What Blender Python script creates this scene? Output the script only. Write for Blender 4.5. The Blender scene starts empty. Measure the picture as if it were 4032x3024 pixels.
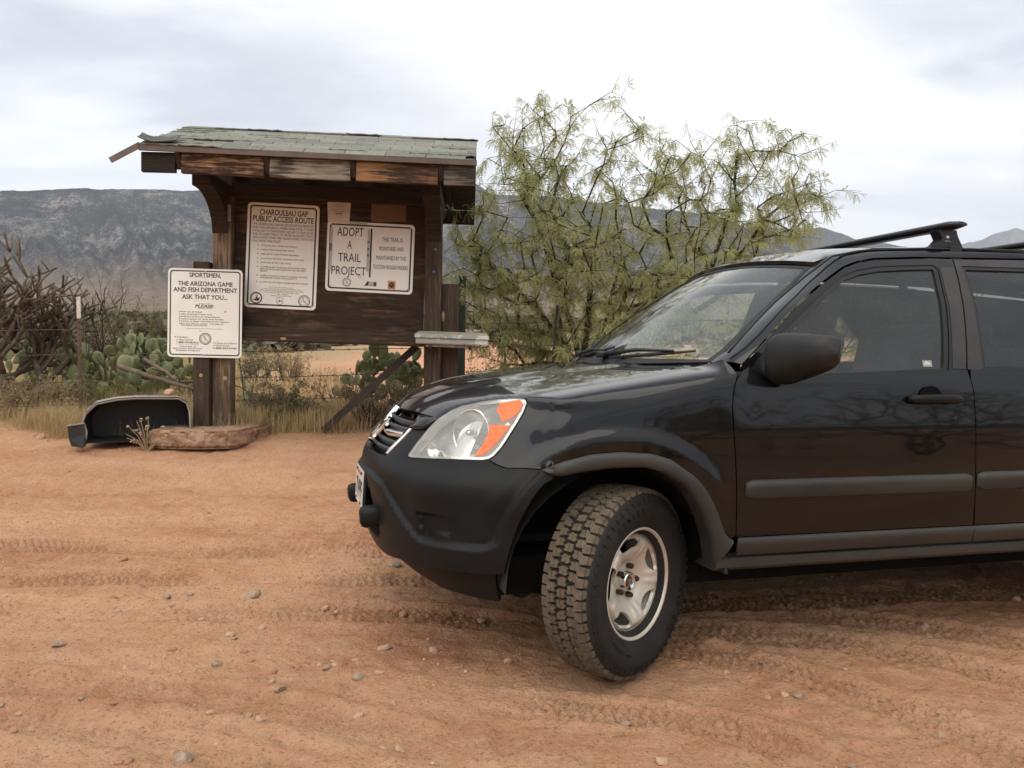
import bpy, bmesh, math, random
import numpy as np
from mathutils import Vector, Matrix
from mathutils.geometry import delaunay_2d_cdt

random.seed(7); RNG = np.random.RandomState(11)
scene = bpy.context.scene
col = scene.collection
R = math.radians

# ------------------------------------------------------------------ camera
CAM_H = 1.18; PITCH = R(2.0); ROLL = R(.8)
def camera_matrix():
    cp, sp = math.cos(PITCH), math.sin(PITCH)
    fw = Vector((0, cp, -sp)); rt = Vector((1, 0, 0)); up = Vector((0, sp, cp))
    r2 = rt*math.cos(ROLL)+up*math.sin(ROLL); u2 = -rt*math.sin(ROLL)+up*math.cos(ROLL)
    m = Matrix((r2, u2, -fw)).transposed().to_4x4(); m.translation = (0, 0, CAM_H)
    return m
cd = bpy.data.cameras.new('camera'); cam = bpy.data.objects.new('camera', cd); col.objects.link(cam)
cd.sensor_width = 36; cd.lens = 36*3261/4032; cd.clip_start = .05; cd.clip_end = 20000
cam.matrix_world = camera_matrix(); scene.camera = cam

# ------------------------------------------------------------------ render settings
scene.render.engine = 'CYCLES'
scene.view_settings.view_transform = 'Standard'; scene.view_settings.look = 'None'
scene.view_settings.exposure = 1.02; scene.view_settings.gamma = 1.0
scene.view_settings.use_curve_mapping = False
cy = scene.cycles
cy.max_bounces = 8; cy.diffuse_bounces = 3; cy.glossy_bounces = 4; cy.transmission_bounces = 6
cy.transparent_max_bounces = 24; cy.volume_bounces = 0; cy.caustics_reflective = False; cy.caustics_refractive = False
cy.use_denoising = True
try: cy.denoiser = 'OPENIMAGEDENOISE'
except Exception: pass
cy.sample_clamp_indirect = 6.0

# ------------------------------------------------------------------ sky and sun (thin overcast, sun veiled high behind the viewer, one bright thin patch of cloud ahead)
SUN_AZ = R(205.0); SUN_EL = R(56.0)         # azimuth clockwise from +Y
sun_dir = Vector((math.sin(SUN_AZ)*math.cos(SUN_EL), math.cos(SUN_AZ)*math.cos(SUN_EL), math.sin(SUN_EL)))
world = bpy.data.worlds.new('World'); scene.world = world; world.use_nodes = True
nt = world.node_tree; nt.nodes.clear()
def nd(tree, kind, **kw):
    n = tree.nodes.new(kind)
    for k, v in kw.items(): setattr(n, k, v)
    return n
def ln(tree, a, b): tree.links.new(a, b)
def mth(tree, op, a, b=None, c=None, clamp=False):
    n = tree.nodes.new('ShaderNodeMath'); n.operation = op; n.use_clamp = clamp
    for i, v in enumerate((a, b, c)):
        if v is None: continue
        if isinstance(v, (int, float)): n.inputs[i].default_value = v
        else: tree.links.new(v, n.inputs[i])
    return n.outputs[0]
def mixc(tree, f, a, b, blend='MIX'):
    n = tree.nodes.new('ShaderNodeMix'); n.data_type = 'RGBA'; n.blend_type = blend
    for s, v in ((n.inputs[0], f), (n.inputs[6], a), (n.inputs[7], b)):
        if isinstance(v, (int, float)): s.default_value = v
        elif isinstance(v, (tuple, list)): s.default_value = (*v[:3], 1)
        else: tree.links.new(v, s)
    return n.outputs[2]
def ramp(tree, fac, stops):
    n = tree.nodes.new('ShaderNodeValToRGB'); cr = n.color_ramp
    while len(cr.elements) < len(stops): cr.elements.new(.5)
    for e, (p, c) in zip(cr.elements, stops):
        e.position = p; e.color = (c, c, c, 1) if isinstance(c, (int, float)) else (*c[:3], 1)
    tree.links.new(fac, n.inputs[0]); return n.outputs[0]
def noise_tex(tree, vec, scale, detail=6, rough=.55, dist=0, dims='3D'):
    n = tree.nodes.new('ShaderNodeTexNoise'); n.noise_dimensions = dims
    n.inputs['Scale'].default_value = scale; n.inputs['Detail'].default_value = detail
    n.inputs['Roughness'].default_value = rough; n.inputs['Distortion'].default_value = dist
    if vec is not None: tree.links.new(vec, n.inputs['Vector'])
    return n.outputs['Fac']
tc = nd(nt, 'ShaderNodeTexCoord'); sep = nd(nt, 'ShaderNodeSeparateXYZ'); ln(nt, tc.outputs['Generated'], sep.inputs[0])
zc = mth(nt, 'MAXIMUM', sep.outputs[2], 0.0)
den = mth(nt, 'ADD', zc, .16)
cmb = nd(nt, 'ShaderNodeCombineXYZ')
ln(nt, mth(nt, 'DIVIDE', sep.outputs[0], den), cmb.inputs[0]); ln(nt, mth(nt, 'DIVIDE', sep.outputs[1], den), cmb.inputs[1])
mp = nd(nt, 'ShaderNodeMapping'); mp.inputs['Scale'].default_value = (.75, 1.25, 1); mp.inputs['Rotation'].default_value = (0, 0, R(24)); mp.inputs['Location'].default_value = (1.3, 4.4, 0)
ln(nt, cmb.outputs[0], mp.inputs[0])
n1 = noise_tex(nt, mp.outputs[0], .80, 8, .56, .7); n2 = noise_tex(nt, mp.outputs[0], 2.9, 6, .55, .6)
cl = mth(nt, 'ADD', mth(nt, 'MULTIPLY', n1, .8), mth(nt, 'MULTIPLY', n2, .2))
cloud = ramp(nt, cl, [(.34, (2.8, 2.98, 3.45)), (.43, (3.75, 3.9, 4.3)), (.50, (4.9, 5.0, 5.2)), (.58, (5.9, 5.9, 5.85)), (.67, (7.7, 7.5, 7.0))])
vd = nd(nt, 'ShaderNodeVectorMath', operation='DOT_PRODUCT'); ln(nt, tc.outputs['Generated'], vd.inputs[0]); vd.inputs[1].default_value = Vector((math.sin(R(5))*math.cos(R(24)), math.cos(R(5))*math.cos(R(24)), math.sin(R(24))))
dt = mth(nt, 'MAXIMUM', vd.outputs['Value'], 0.0)
glow = mth(nt, 'ADD', mth(nt, 'MULTIPLY', mth(nt, 'POWER', dt, 12.0), .16), mth(nt, 'MULTIPLY', mth(nt, 'POWER', dt, 50.0), .34))
hz = mth(nt, 'POWER', mth(nt, 'SUBTRACT', 1.0, zc), 7.0)                 # slightly paler, warmer near the horizon
cloud2 = mixc(nt, mth(nt, 'MULTIPLY', hz, .45), cloud, (6.4, 6.3, 6.0))
cloud3 = mixc(nt, glow, cloud2, (12.0, 11.4, 9.8))
sky = nd(nt, 'ShaderNodeTexSky'); sky.sky_type = 'NISHITA'; sky.sun_disc = False; sky.sun_elevation = SUN_EL; sky.sun_rotation = SUN_AZ
fin = mixc(nt, .90, sky.outputs[0], cloud3)
bg = nd(nt, 'ShaderNodeBackground'); bg.inputs[1].default_value = .105; ln(nt, fin, bg.inputs[0])
wo = nd(nt, 'ShaderNodeOutputWorld'); ln(nt, bg.outputs[0], wo.inputs[0])

sl = bpy.data.lights.new('sun', 'SUN'); sl.energy = 1.5; sl.angle = R(85); sl.color = (1, .95, .86)
so = bpy.data.objects.new('sun', sl); col.objects.link(so)
so.rotation_euler = (-sun_dir).to_track_quat('-Z', 'Y').to_euler()

# ------------------------------------------------------------------ helpers
def tag(o, label=None, cat=None, group=None, kind=None):
    if label: o['label'] = label
    if cat: o['category'] = cat
    if group: o['group'] = group
    if kind: o['kind'] = kind
    return o
def thing(name, label, cat, loc=(0, 0, 0), rot=(0, 0, 0), group=None):
    o = bpy.data.objects.new(name, None); col.objects.link(o); o.location = loc; o.rotation_euler = rot
    o.empty_display_size = .1
    return tag(o, label, cat, group)
def mk(name, verts, faces, mat, parent=None, smooth=False, normals=None, mats=None, fm=None):
    me = bpy.data.meshes.new(name)
    me.from_pydata([tuple(map(float, v)) for v in verts], [], [tuple(map(int, f)) for f in faces]); me.update()
    if mats:
        for m in mats: me.materials.append(m)
        if fm is not None: me.polygons.foreach_set('material_index', np.asarray(fm, dtype=np.int32))
    elif mat: me.materials.append(mat)
    if smooth: me.polygons.foreach_set('use_smooth', [True]*len(me.polygons))
    if normals is not None: me.normals_split_custom_set_from_vertices([tuple(map(float, n)) for n in normals])
    o = bpy.data.objects.new(name, me); col.objects.link(o)
    if parent is not None: o.parent = parent
    return o
def mk_fast(name, V, F, mat, parent=None, smooth=False):
    """numpy quads/tris -> mesh"""
    V = np.asarray(V, np.float32); F = np.asarray(F, np.int32); k = F.shape[1]
    me = bpy.data.meshes.new(name); me.vertices.add(len(V)); me.vertices.foreach_set('co', V.ravel())
    me.loops.add(F.size); me.loops.foreach_set('vertex_index', F.ravel()); me.polygons.add(len(F))
    me.polygons.foreach_set('loop_start', np.arange(len(F), dtype=np.int32)*k)
    if mat: me.materials.append(mat)
    me.update(calc_edges=True); me.validate()
    if smooth: me.polygons.foreach_set('use_smooth', np.ones(len(F), dtype=bool))
    o = bpy.data.objects.new(name, me); col.objects.link(o)
    if parent is not None: o.parent = parent
    return o
class MB:
    """collects simple solids into one mesh"""
    def __init__(s): s.v = []; s.f = []
    def add(s, v, f):
        n = len(s.v); s.v += [tuple(p) for p in v]; s.f += [tuple(i+n for i in q) for q in f]; return s
    def box(s, c, d, rot=None, b=0.0):
        v, f = cbox(d, b)
        M = rot if rot is not None else Matrix.Identity(3)
        return s.add([tuple(Vector(c)+M @ Vector(p)) for p in v], f)
    def tube(s, pts, rad, n=8, caps=True):
        v, f = tube(pts, rad, n, caps); return s.add(v, f)
    def prism(s, outline, frame, d):
        v, f = prism(outline, d); return s.add([tuple(frame @ Vector(p)) for p in v], f)
    def build(s, name, mat, parent=None, smooth=False): return mk(name, s.v, s.f, mat, parent, smooth)
def cbox(d, b=0.0):
    hx, hy, hz = d[0]/2, d[1]/2, d[2]/2
    if b <= 0:
        v = [(x*hx, y*hy, z*hz) for x in (-1, 1) for y in (-1, 1) for z in (-1, 1)]
        return v, [(0, 1, 3, 2), (4, 6, 7, 5), (0, 4, 5, 1), (2, 3, 7, 6), (0, 2, 6, 4), (1, 5, 7, 3)]
    b = min(b, hx*.99, hy*.99, hz*.99)
    bm = bmesh.new(); bmesh.ops.create_cube(bm, size=1)
    for v in bm.verts: v.co = (v.co.x*d[0], v.co.y*d[1], v.co.z*d[2])
    bmesh.ops.bevel(bm, geom=bm.edges[:], offset=b, segments=2, affect='EDGES', profile=.5)
    bm.verts.index_update(); v = [tuple(p.co) for p in bm.verts]; f = [tuple(q.index for q in p.verts) for p in bm.faces]; bm.free()
    return v, f
def tube(pts, rad, n=8, caps=True):
    pts = [Vector(p) for p in pts]; m = len(pts)
    if not hasattr(rad, '__len__'): rad = [rad]*m
    v = []; f = []; up = None
    for i, p in enumerate(pts):
        t = (pts[min(i+1, m-1)]-pts[max(i-1, 0)]).normalized()
        if up is None: up = Vector((0, 0, 1)) if abs(t.z) < .9 else Vector((1, 0, 0))
        a = t.cross(up); a = a.normalized() if a.length > 1e-6 else t.orthogonal().normalized()
        b = a.cross(t).normalized(); up = b
        for k in range(n):
            an = 2*math.pi*k/n; v.append(tuple(p+(a*math.cos(an)+b*math.sin(an))*rad[i]))
    for i in range(m-1):
        for k in range(n):
            f.append((i*n+k, i*n+(k+1) % n, (i+1)*n+(k+1) % n, (i+1)*n+k))
    if caps: f.append(tuple(range(n))[::-1]); f.append(tuple(range((m-1)*n, m*n)))
    return v, f
def prism(outline, d):
    """outline in xy, extruded from z=0 to z=d"""
    n = len(outline); v = [(x, y, 0) for x, y in outline]+[(x, y, d) for x, y in outline]
    f = [tuple(range(n))[::-1], tuple(range(n, 2*n))]+[(i, (i+1) % n, n+(i+1) % n, n+i) for i in range(n)]
    return v, f
def lathe(prof, n=48, axis='y', a0=0, a1=2*math.pi):
    """profile of (radius, offset) about an axis"""
    v = []; f = []; m = len(prof); full = abs(a1-a0-2*math.pi) < 1e-6; k = n if full else n+1
    for i in range(k):
        a = a0+(a1-a0)*i/n; c, s = math.cos(a), math.sin(a)
        for r, o in prof:
            v.append((r*c, o, r*s) if axis == 'y' else (r*c, r*s, o))
    for i in range(n):
        j = (i+1) % k
        for q in range(m-1): f.append((i*m+q, i*m+q+1, j*m+q+1, j*m+q))
    return v, f
def rounded(w, h, r, n=6):
    pts = []
    for cx, cy_, a in ((w/2-r, h/2-r, 0), (-w/2+r, h/2-r, 90), (-w/2+r, -h/2+r, 180), (w/2-r, -h/2+r, 270)):
        for i in range(n+1):
            t = R(a+90*i/n); pts.append((cx+r*math.cos(t), cy_+r*math.sin(t)))
    return pts
def copy_obj(o, parent=None):
    c = o.copy(); col.objects.link(c); c.parent = parent; return c
def copy_tree(o, parent=None):
    c = copy_obj(o, parent)
    for ch in list(o.children): copy_tree(ch, c)
    return c
def ss(a, b, x): t = np.clip((x-a)/(b-a), 0, 1); return t*t*(3-2*t)
# lattice value noise for shapes
def _h(ix, iy, s): 
    n = (ix.astype(np.int64)*374761393+iy.astype(np.int64)*668265263+s*974634777) & 0x7fffffff
    n = ((n ^ (n >> 13))*1274126177) & 0x7fffffff
    return ((n ^ (n >> 16)) & 0xffff)/65535.0
def vn(x, y, s=0):
    x = np.asarray(x, float); y = np.asarray(y, float)
    ix = np.floor(x); iy = np.floor(y); fx = x-ix; fy = y-iy; fx = fx*fx*(3-2*fx); fy = fy*fy*(3-2*fy)
    a = _h(ix, iy, s); b = _h(ix+1, iy, s); c = _h(ix, iy+1, s); d = _h(ix+1, iy+1, s)
    return (a*(1-fx)+b*fx)*(1-fy)+(c*(1-fx)+d*fx)*fy
def fbm(x, y, o=4, s=0, g=.5):
    t = 0; a = 1; n = 0
    for k in range(o): t = t+a*vn(x*2**k, y*2**k, s+k*17); n += a; a *= g
    return t/n

# ------------------------------------------------------------------ materials
def mat_new(name):
    m = bpy.data.materials.new(name); m.use_nodes = True; t = m.node_tree
    return m, t, t.nodes['Principled BSDF']
def M(name, c1, c2=None, rough=.8, metal=0.0, scale=6, detail=6, lo=.35, hi=.65, bump=0.0, bscale=None, stretch=(1, 1, 1), spec=.5, coat=0.0, rvar=0.0, coord='Object', bdist=.01, extra=None):
    m, t, p = mat_new(name)
    co = nd(t, 'ShaderNodeTexCoord'); mp = nd(t, 'ShaderNodeMapping'); mp.inputs['Scale'].default_value = stretch
    oi = nd(t, 'ShaderNodeObjectInfo'); va = nd(t, 'ShaderNodeVectorMath', operation='ADD'); ln(t, co.outputs[coord], va.inputs[0])
    cb = nd(t, 'ShaderNodeCombineXYZ'); ln(t, mth(t, 'MULTIPLY', oi.outputs['Random'], 37.0), cb.inputs[0]); ln(t, mth(t, 'MULTIPLY', oi.outputs['Random'], 11.0), cb.inputs[1]); ln(t, cb.outputs[0], va.inputs[1])
    ln(t, va.outputs[0], mp.inputs[0]); v = mp.outputs[0]
    p.inputs['Roughness'].default_value = rough; p.inputs['Metallic'].default_value = metal
    p.inputs['Specular IOR Level'].default_value = spec; p.inputs['Coat Weight'].default_value = coat; p.inputs['Coat Roughness'].default_value = .04
    f = None
    if c2 is not None:
        f = noise_tex(t, v, scale, detail, .6); fr = ramp(t, f, [(lo, 0.0), (hi, 1.0)])
        c = mixc(t, fr, c1, c2)
        if extra:                                # extra: (colour, scale, threshold, width)
            ec, es, et, ew = extra
            ef = ramp(t, noise_tex(t, v, es, 8, .62), [(et, 0.0), (et+ew, 1.0)]); c = mixc(t, ef, c, ec)
        ln(t, c, p.inputs['Base Color'])
        if rvar: ln(t, mth(t, 'ADD', mth(t, 'MULTIPLY', f, rvar), rough-rvar/2, clamp=True), p.inputs['Roughness'])
    else: p.inputs['Base Color'].default_value = (*c1, 1)
    if bump:
        b = nd(t, 'ShaderNodeBump'); b.inputs['Strength'].default_value = bump; b.inputs['Distance'].default_value = bdist
        ln(t, noise_tex(t, v, bscale or scale*4, 8, .65), b.inputs['Height']); ln(t, b.outputs[0], p.inputs['Normal'])
    return m
def wood(name, base, worn, amount=.5, stretch=(2.2, 30, 30), rough=.8):
    """weathered board: grain runs along local x; stain worn off to bare wood by amount"""
    m, t, p = mat_new(name); co = nd(t, 'ShaderNodeTexCoord'); oi = nd(t, 'ShaderNodeObjectInfo')
    va = nd(t, 'ShaderNodeVectorMath', operation='ADD'); ln(t, co.outputs['Object'], va.inputs[0])
    cb = nd(t, 'ShaderNodeCombineXYZ'); ln(t, mth(t, 'MULTIPLY', oi.outputs['Random'], 53.0), cb.inputs[0]); ln(t, cb.outputs[0], va.inputs[1])
    mp = nd(t, 'ShaderNodeMapping'); mp.inputs['Scale'].default_value = stretch; ln(t, va.outputs[0], mp.inputs[0])
    g = noise_tex(t, mp.outputs[0], 1.6, 8, .68, .6); big = noise_tex(t, va.outputs[0], 2.3, 4, .6)
    w = mth(t, 'ADD', mth(t, 'MULTIPLY', g, .55), mth(t, 'MULTIPLY', big, .6))
    f = ramp(t, w, [(.76-amount*.42, 0.0), (.88-amount*.42, 1.0)])
    dark = mixc(t, ramp(t, g, [(.35, 0.0), (.7, 1.0)]), tuple(c*.55 for c in base), tuple(min(1, c*1.5) for c in base))
    lite = mixc(t, ramp(t, g, [(.3, 0.0), (.6, 1.0)]), tuple(c*.5 for c in worn), worn)
    ln(t, mixc(t, f, dark, lite), p.inputs['Base Color']); p.inputs['Roughness'].default_value = rough; p.inputs['Specular IOR Level'].default_value = .25
    b = nd(t, 'ShaderNodeBump'); b.inputs['Strength'].default_value = .55; b.inputs['Distance'].default_value = .006; ln(t, g, b.inputs['Height']); ln(t, b.outputs[0], p.inputs['Normal'])
    return m
# ------------------------------------------------------------------ ground
_TT=np.array([-60,0,1.2,4,8,20,35,80,160,320,700]); _TZ=np.array([0,0,.10,.47,.72,1.15,1.85,4.4,7.5,10,12.])
_tf=np.concatenate([np.linspace(-6,12,361),np.linspace(12.2,700,500)])
def _smooth_tab():
    z=np.interp(_tf,_TT,_TZ); o=z.copy()
    for i,t in enumerate(_tf[:361]):
        o[i]=np.mean(np.interp(t+np.linspace(-.9,.9,19),_TT,_TZ))
    return o
_tz=_smooth_tab()
def ground_base(X,Y):
    X=np.asarray(X,float);Y=np.asarray(Y,float)
    t=Y-3.25-.27*np.clip(X+.8,0,5.5)
    z=np.interp(t,_tf,_tz)
    back=np.clip(-Y-14,0,None); return z+.03*back*np.clip(back/40,0,1)
def track(X, Y, pl, w, depth, tread, seed):
    """height change of a tyre track along a polyline"""
    pl = np.array(pl, float); best = np.full(X.shape, 9.); arc = np.zeros(X.shape); side = np.zeros(X.shape); s0 = 0
    # smooth the polyline
    t = np.linspace(0, len(pl)-1, 24); k = np.arange(len(pl))
    pl = np.stack([np.interp(t, k, pl[:, 0]), np.interp(t, k, pl[:, 1])], 1)
    for _ in range(3): pl[1:-1] = (pl[:-2]+2*pl[1:-1]+pl[2:])/4
    for a, b in zip(pl[:-1], pl[1:]):
        d = b-a; L = np.hypot(*d); d = d/L
        q = (X-a[0])*d[0]+(Y-a[1])*d[1]; p = (X-a[0])*-d[1]+(Y-a[1])*d[0]
        qc = np.clip(q, 0, L); e = np.hypot(q-qc, p); m = e < best
        best[m] = e[m]; arc[m] = s0+qc[m]; side[m] = p[m]; s0 += L
    e = best+.012*(fbm(X*9, Y*9, 2, seed)-.5); h = w/2
    mask = ss(.20, .40, fbm(X*1.7+seed, Y*1.7, 2, seed+5))
    z = -depth*(1-ss(h-.03, h+.012, e))+depth*.8*np.exp(-((e-h-.025)/.025)**2)
    inn = (1-ss(h-.02, h, e))*mask
    row = np.floor(side/.042); ph = arc/.040+np.mod(row, 2)*.5+.25*np.abs(side)/.042
    blk = ss(.25, .4, np.abs(np.mod(ph, 1)-.5)*2*.9)*ss(.1, .3, np.abs(np.mod(side/.042, 1)-.5)*-2+1)
    fade = np.clip(s0-arc, 0, .25)/.25*np.clip(arc, 0, .25)/.25
    return (z*1.1+tread*inn*(blk-.5)*1.8)*fade
TRACKS = [([(-4.2, 4.70), (-2.96, 4.78), (-2.29, 4.84), (-1.58, 4.88), (-.84, 4.78), (.3, 4.5)], .17, .012, .005, 1),
          ([(-4.2, 4.48), (-2.76, 4.45), (-2.21, 4.45), (-1.54, 4.41), (-.9, 4.5), (-.3, 4.42), (.6, 4.3)], .26, .010, .013, 2),
          ([(-4, 3.85), (-2.44, 3.93), (-1.89, 4.01), (-1.21, 4.05), (-.51, 4.06), (.3, 4.0)], .20, .012, .012, 3),
          ([(-3.5, 3.72), (-2.25, 3.63), (-1.59, 3.56), (-.89, 3.62), (-.3, 3.6), (.2, 3.45)], .22, .014, .010, 4),
          ([(-3, 2.75), (-1.78, 2.87), (-1.28, 2.85), (-.75, 2.73), (-.1, 2.4)], .2, .008, .004, 5),
          ([(-1.9, 2.62), (-1.41, 2.57), (-1.04, 2.46), (-.7, 2.33), (-.3, 2.1)], .16, .008, .005, 6),
          ([(.3, 3.45), (.64, 3.33), (1.02, 3.08), (1.31, 2.8), (1.47, 2.52), (1.6, 2.2)], .22, .009, .009, 7),
          ([(.3, 3.75), (.82, 3.83), (1.58, 3.97), (2.62, 4.19), (4, 4.5)], .24, .009, .009, 8),
          ([(.4, 3.52), (.67, 3.5), (1.29, 3.42), (1.72, 3.2), (1.95, 3.01), (2.3, 2.5)], .24, .009, .009, 9),
          ([(-.1, 2.78), (.34, 2.72), (.69, 2.62), (.92, 2.42), (1.1, 2.1)], .2, .009, .010, 10),
          ([(1.2, 3.75), (1.9, 3.6), (2.6, 3.2), (3.0, 2.6)], .22, .009, .008, 12)]
def ground_detail(X, Y):
    z = .030*(fbm(X*.9, Y*.9, 3, 3)-.5)+.026*(fbm(X*3.1, Y*3.9, 3, 5)-.5)+.020*(fbm(X*11, Y*14, 3, 8)-.5)+.013*(fbm(X*34, Y*40, 2, 9)-.5)
    # scuffed dimples
    n = vn(X*7.5+40, Y*8.5, 31); z = z-.012*ss(.72, .92, n)
    n = vn(X*19+4, Y*21, 33); z = z+.007*ss(.75, .95, n)
    for pl, w, d, tr, s in TRACKS: z = z+track(X, Y, pl, w, d, tr, s)
    return z*(1-.6*ss(7, 12, Y))
def grid_axis(lo, dlo, dhi, hi, step, grow):
    a = list(np.arange(dlo, dhi, step)); s = step; x = a[-1]
    while x < hi: s *= grow; x += s; a.append(x)
    s = step; x = dlo; pre = []
    while x > lo: s *= grow; x -= s; pre.append(x)
    return np.array(pre[::-1]+a)
gx = grid_axis(-700, -3.6, 3.4, 700, .0135, 1.07); gy = grid_axis(-700, 1.9, 5.4, 700, .0135, 1.06)
GX, GY = np.meshgrid(gx, gy, indexing='xy')
DZ = np.zeros_like(GX); nearm = (np.abs(GX) < 14) & (GY > -3) & (GY < 30)
DZ[nearm] = ground_detail(GX[nearm], GY[nearm])
far = .8*(fbm(GX*.05, GY*.05, 4, 21)-.5)*ss(14, 60, np.hypot(GX, GY))
GZ = ground_base(GX, GY)+DZ+far
# a shallow seat pressed into the dirt by the near front tyre
def ground_z(x, y):
    X = np.array([x], float); Y = np.array([y], float)
    return float((ground_base(X, Y)+(ground_detail(X, Y) if abs(x) < 14 and -3 < y < 30 else 0)+.8*(fbm(X*.05, Y*.05, 4, 21)-.5)*ss(14, 60, np.hypot(X, Y)))[0])
nx, ny = len(gx), len(gy); idx = np.arange(nx*ny).reshape(ny, nx)
Fq = np.stack([idx[:-1, :-1], idx[:-1, 1:], idx[1:, 1:], idx[1:, :-1]], -1).reshape(-1, 4)

def ground_material():
    m, t, p = mat_new('dirt'); ge = nd(t, 'ShaderNodeNewGeometry'); pos = ge.outputs['Position']
    sx = nd(t, 'ShaderNodeSeparateXYZ'); ln(t, pos, sx.inputs[0])
    mpg = nd(t, 'ShaderNodeMapping'); mpg.inputs['Scale'].default_value = (.55, 1.5, 1); ln(t, pos, mpg.inputs[0]); a = noise_tex(t, mpg.outputs[0], 1.1, 8, .62, .5); b = noise_tex(t, pos, 9, 8, .65); c = noise_tex(t, pos, 70, 4, .7); d = noise_tex(t, pos, .35, 5, .6)
    road = mixc(t, ramp(t, a, [(.34, 0.0), (.66, 1.0)]), (.41, .190, .096), (.59, .340, .198))
    road = mixc(t, mth(t, 'MULTIPLY', ramp(t, b, [(.42, 0.0), (.68, 1.0)]), .55), road, (.60, .37, .235))
    road = mixc(t, mth(t, 'MULTIPLY', ramp(t, c, [(.54, 0.0), (.66, 1.0)]), .75), road, (.245, .115, .058))
    road = mixc(t, mth(t, 'MULTIPLY', ramp(t, c, [(.30, 1.0), (.40, 0.0)]), .7), road, (.64, .45, .30))
    # straw coloured verge behind the kiosk
    ve = mth(t, 'ADD', sx.outputs[1], mth(t, 'MULTIPLY', a, 2.2)); vy = ramp(t, mth(t, 'DIVIDE', ve, 40.0), [(.204, 0.0), (.222, 1.0)])
    verge = mixc(t, ramp(t, b, [(.35, 0.0), (.65, 1.0)]), (.27, .175, .095), (.46, .335, .19))
    lot = mixc(t, ramp(t, b, [(.3, 0.0), (.7, 1.0)]), (.52, .265, .150), (.60, .335, .205))
    farc = mixc(t, ramp(t, noise_tex(t, pos, .06, 9, .7), [(.42, 0.0), (.6, 1.0)]), (.135, .115, .085), (.31, .235, .175))
    lotm = mth(t, 'MULTIPLY', ramp(t, mth(t, 'DIVIDE', mth(t, 'ADD', sx.outputs[1], mth(t, 'MULTIPLY', d, 4.0)), 100.0), [(.108, 0.0), (.120, 1.0)]),
               ramp(t, mth(t, 'DIVIDE', mth(t, 'ADD', mth(t, 'ADD', sx.outputs[0], 60.0), mth(t, 'MULTIPLY', d, 5.0)), 100.0), [(.575, 0.0), (.60, 1.0)]))
    fary = ramp(t, mth(t, 'DIVIDE', mth(t, 'ADD', sx.outputs[1], mth(t, 'MULTIPLY', d, 12.0)), 100.0), [(.40, 0.0), (.52, 1.0)])
    cc = mixc(t, vy, road, verge); cc = mixc(t, lotm, cc, lot); cc = mixc(t, fary, cc, farc)
    # behind the viewer the same desert floor
    ln(t, cc, p.inputs['Base Color']); p.inputs['Roughness'].default_value = .95; p.inputs['Specular IOR Level'].default_value = .15
    bp = nd(t, 'ShaderNodeBump'); bp.inputs['Strength'].default_value = 1.0; bp.inputs['Distance'].default_value = .024
    hh = mth(t, 'ADD', mth(t, 'MULTIPLY', noise_tex(t, pos, 38, 8, .7), 1.0), mth(t, 'MULTIPLY', noise_tex(t, pos, 160, 3, .6), .35)); ln(t, hh, bp.inputs['Height']); ln(t, bp.outputs[0], p.inputs['Normal'])
    return m
gr = mk_fast('ground', np.stack([GX.ravel(), GY.ravel(), GZ.ravel()], 1), Fq, ground_material(), smooth=True); gr['kind'] = 'structure'

# ------------------------------------------------------------------ mountains
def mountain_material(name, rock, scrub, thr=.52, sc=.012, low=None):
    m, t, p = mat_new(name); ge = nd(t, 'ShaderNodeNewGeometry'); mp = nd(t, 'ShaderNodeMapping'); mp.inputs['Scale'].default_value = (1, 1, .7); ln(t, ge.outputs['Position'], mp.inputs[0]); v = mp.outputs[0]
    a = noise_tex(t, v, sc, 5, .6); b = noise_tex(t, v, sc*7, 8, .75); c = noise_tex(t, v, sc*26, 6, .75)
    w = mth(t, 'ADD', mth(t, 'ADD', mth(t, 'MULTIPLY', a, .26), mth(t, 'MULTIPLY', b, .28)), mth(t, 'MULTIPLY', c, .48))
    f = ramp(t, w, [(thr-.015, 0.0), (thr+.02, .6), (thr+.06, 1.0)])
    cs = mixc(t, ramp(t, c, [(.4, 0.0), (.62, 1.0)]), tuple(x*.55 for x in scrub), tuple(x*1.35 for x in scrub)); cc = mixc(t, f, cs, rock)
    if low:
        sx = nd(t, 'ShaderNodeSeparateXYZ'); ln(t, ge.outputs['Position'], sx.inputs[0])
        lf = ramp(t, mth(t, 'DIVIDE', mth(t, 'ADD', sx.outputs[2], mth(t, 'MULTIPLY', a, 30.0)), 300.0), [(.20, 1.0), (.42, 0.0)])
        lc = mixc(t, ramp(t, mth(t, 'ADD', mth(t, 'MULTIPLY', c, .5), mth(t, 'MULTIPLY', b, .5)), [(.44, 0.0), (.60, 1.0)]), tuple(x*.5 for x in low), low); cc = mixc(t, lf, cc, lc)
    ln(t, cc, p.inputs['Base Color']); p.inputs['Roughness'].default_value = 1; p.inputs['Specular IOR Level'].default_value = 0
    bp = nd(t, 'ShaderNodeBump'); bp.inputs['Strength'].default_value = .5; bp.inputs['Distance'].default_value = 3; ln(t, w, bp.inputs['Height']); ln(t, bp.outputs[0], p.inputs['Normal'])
    return m
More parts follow.
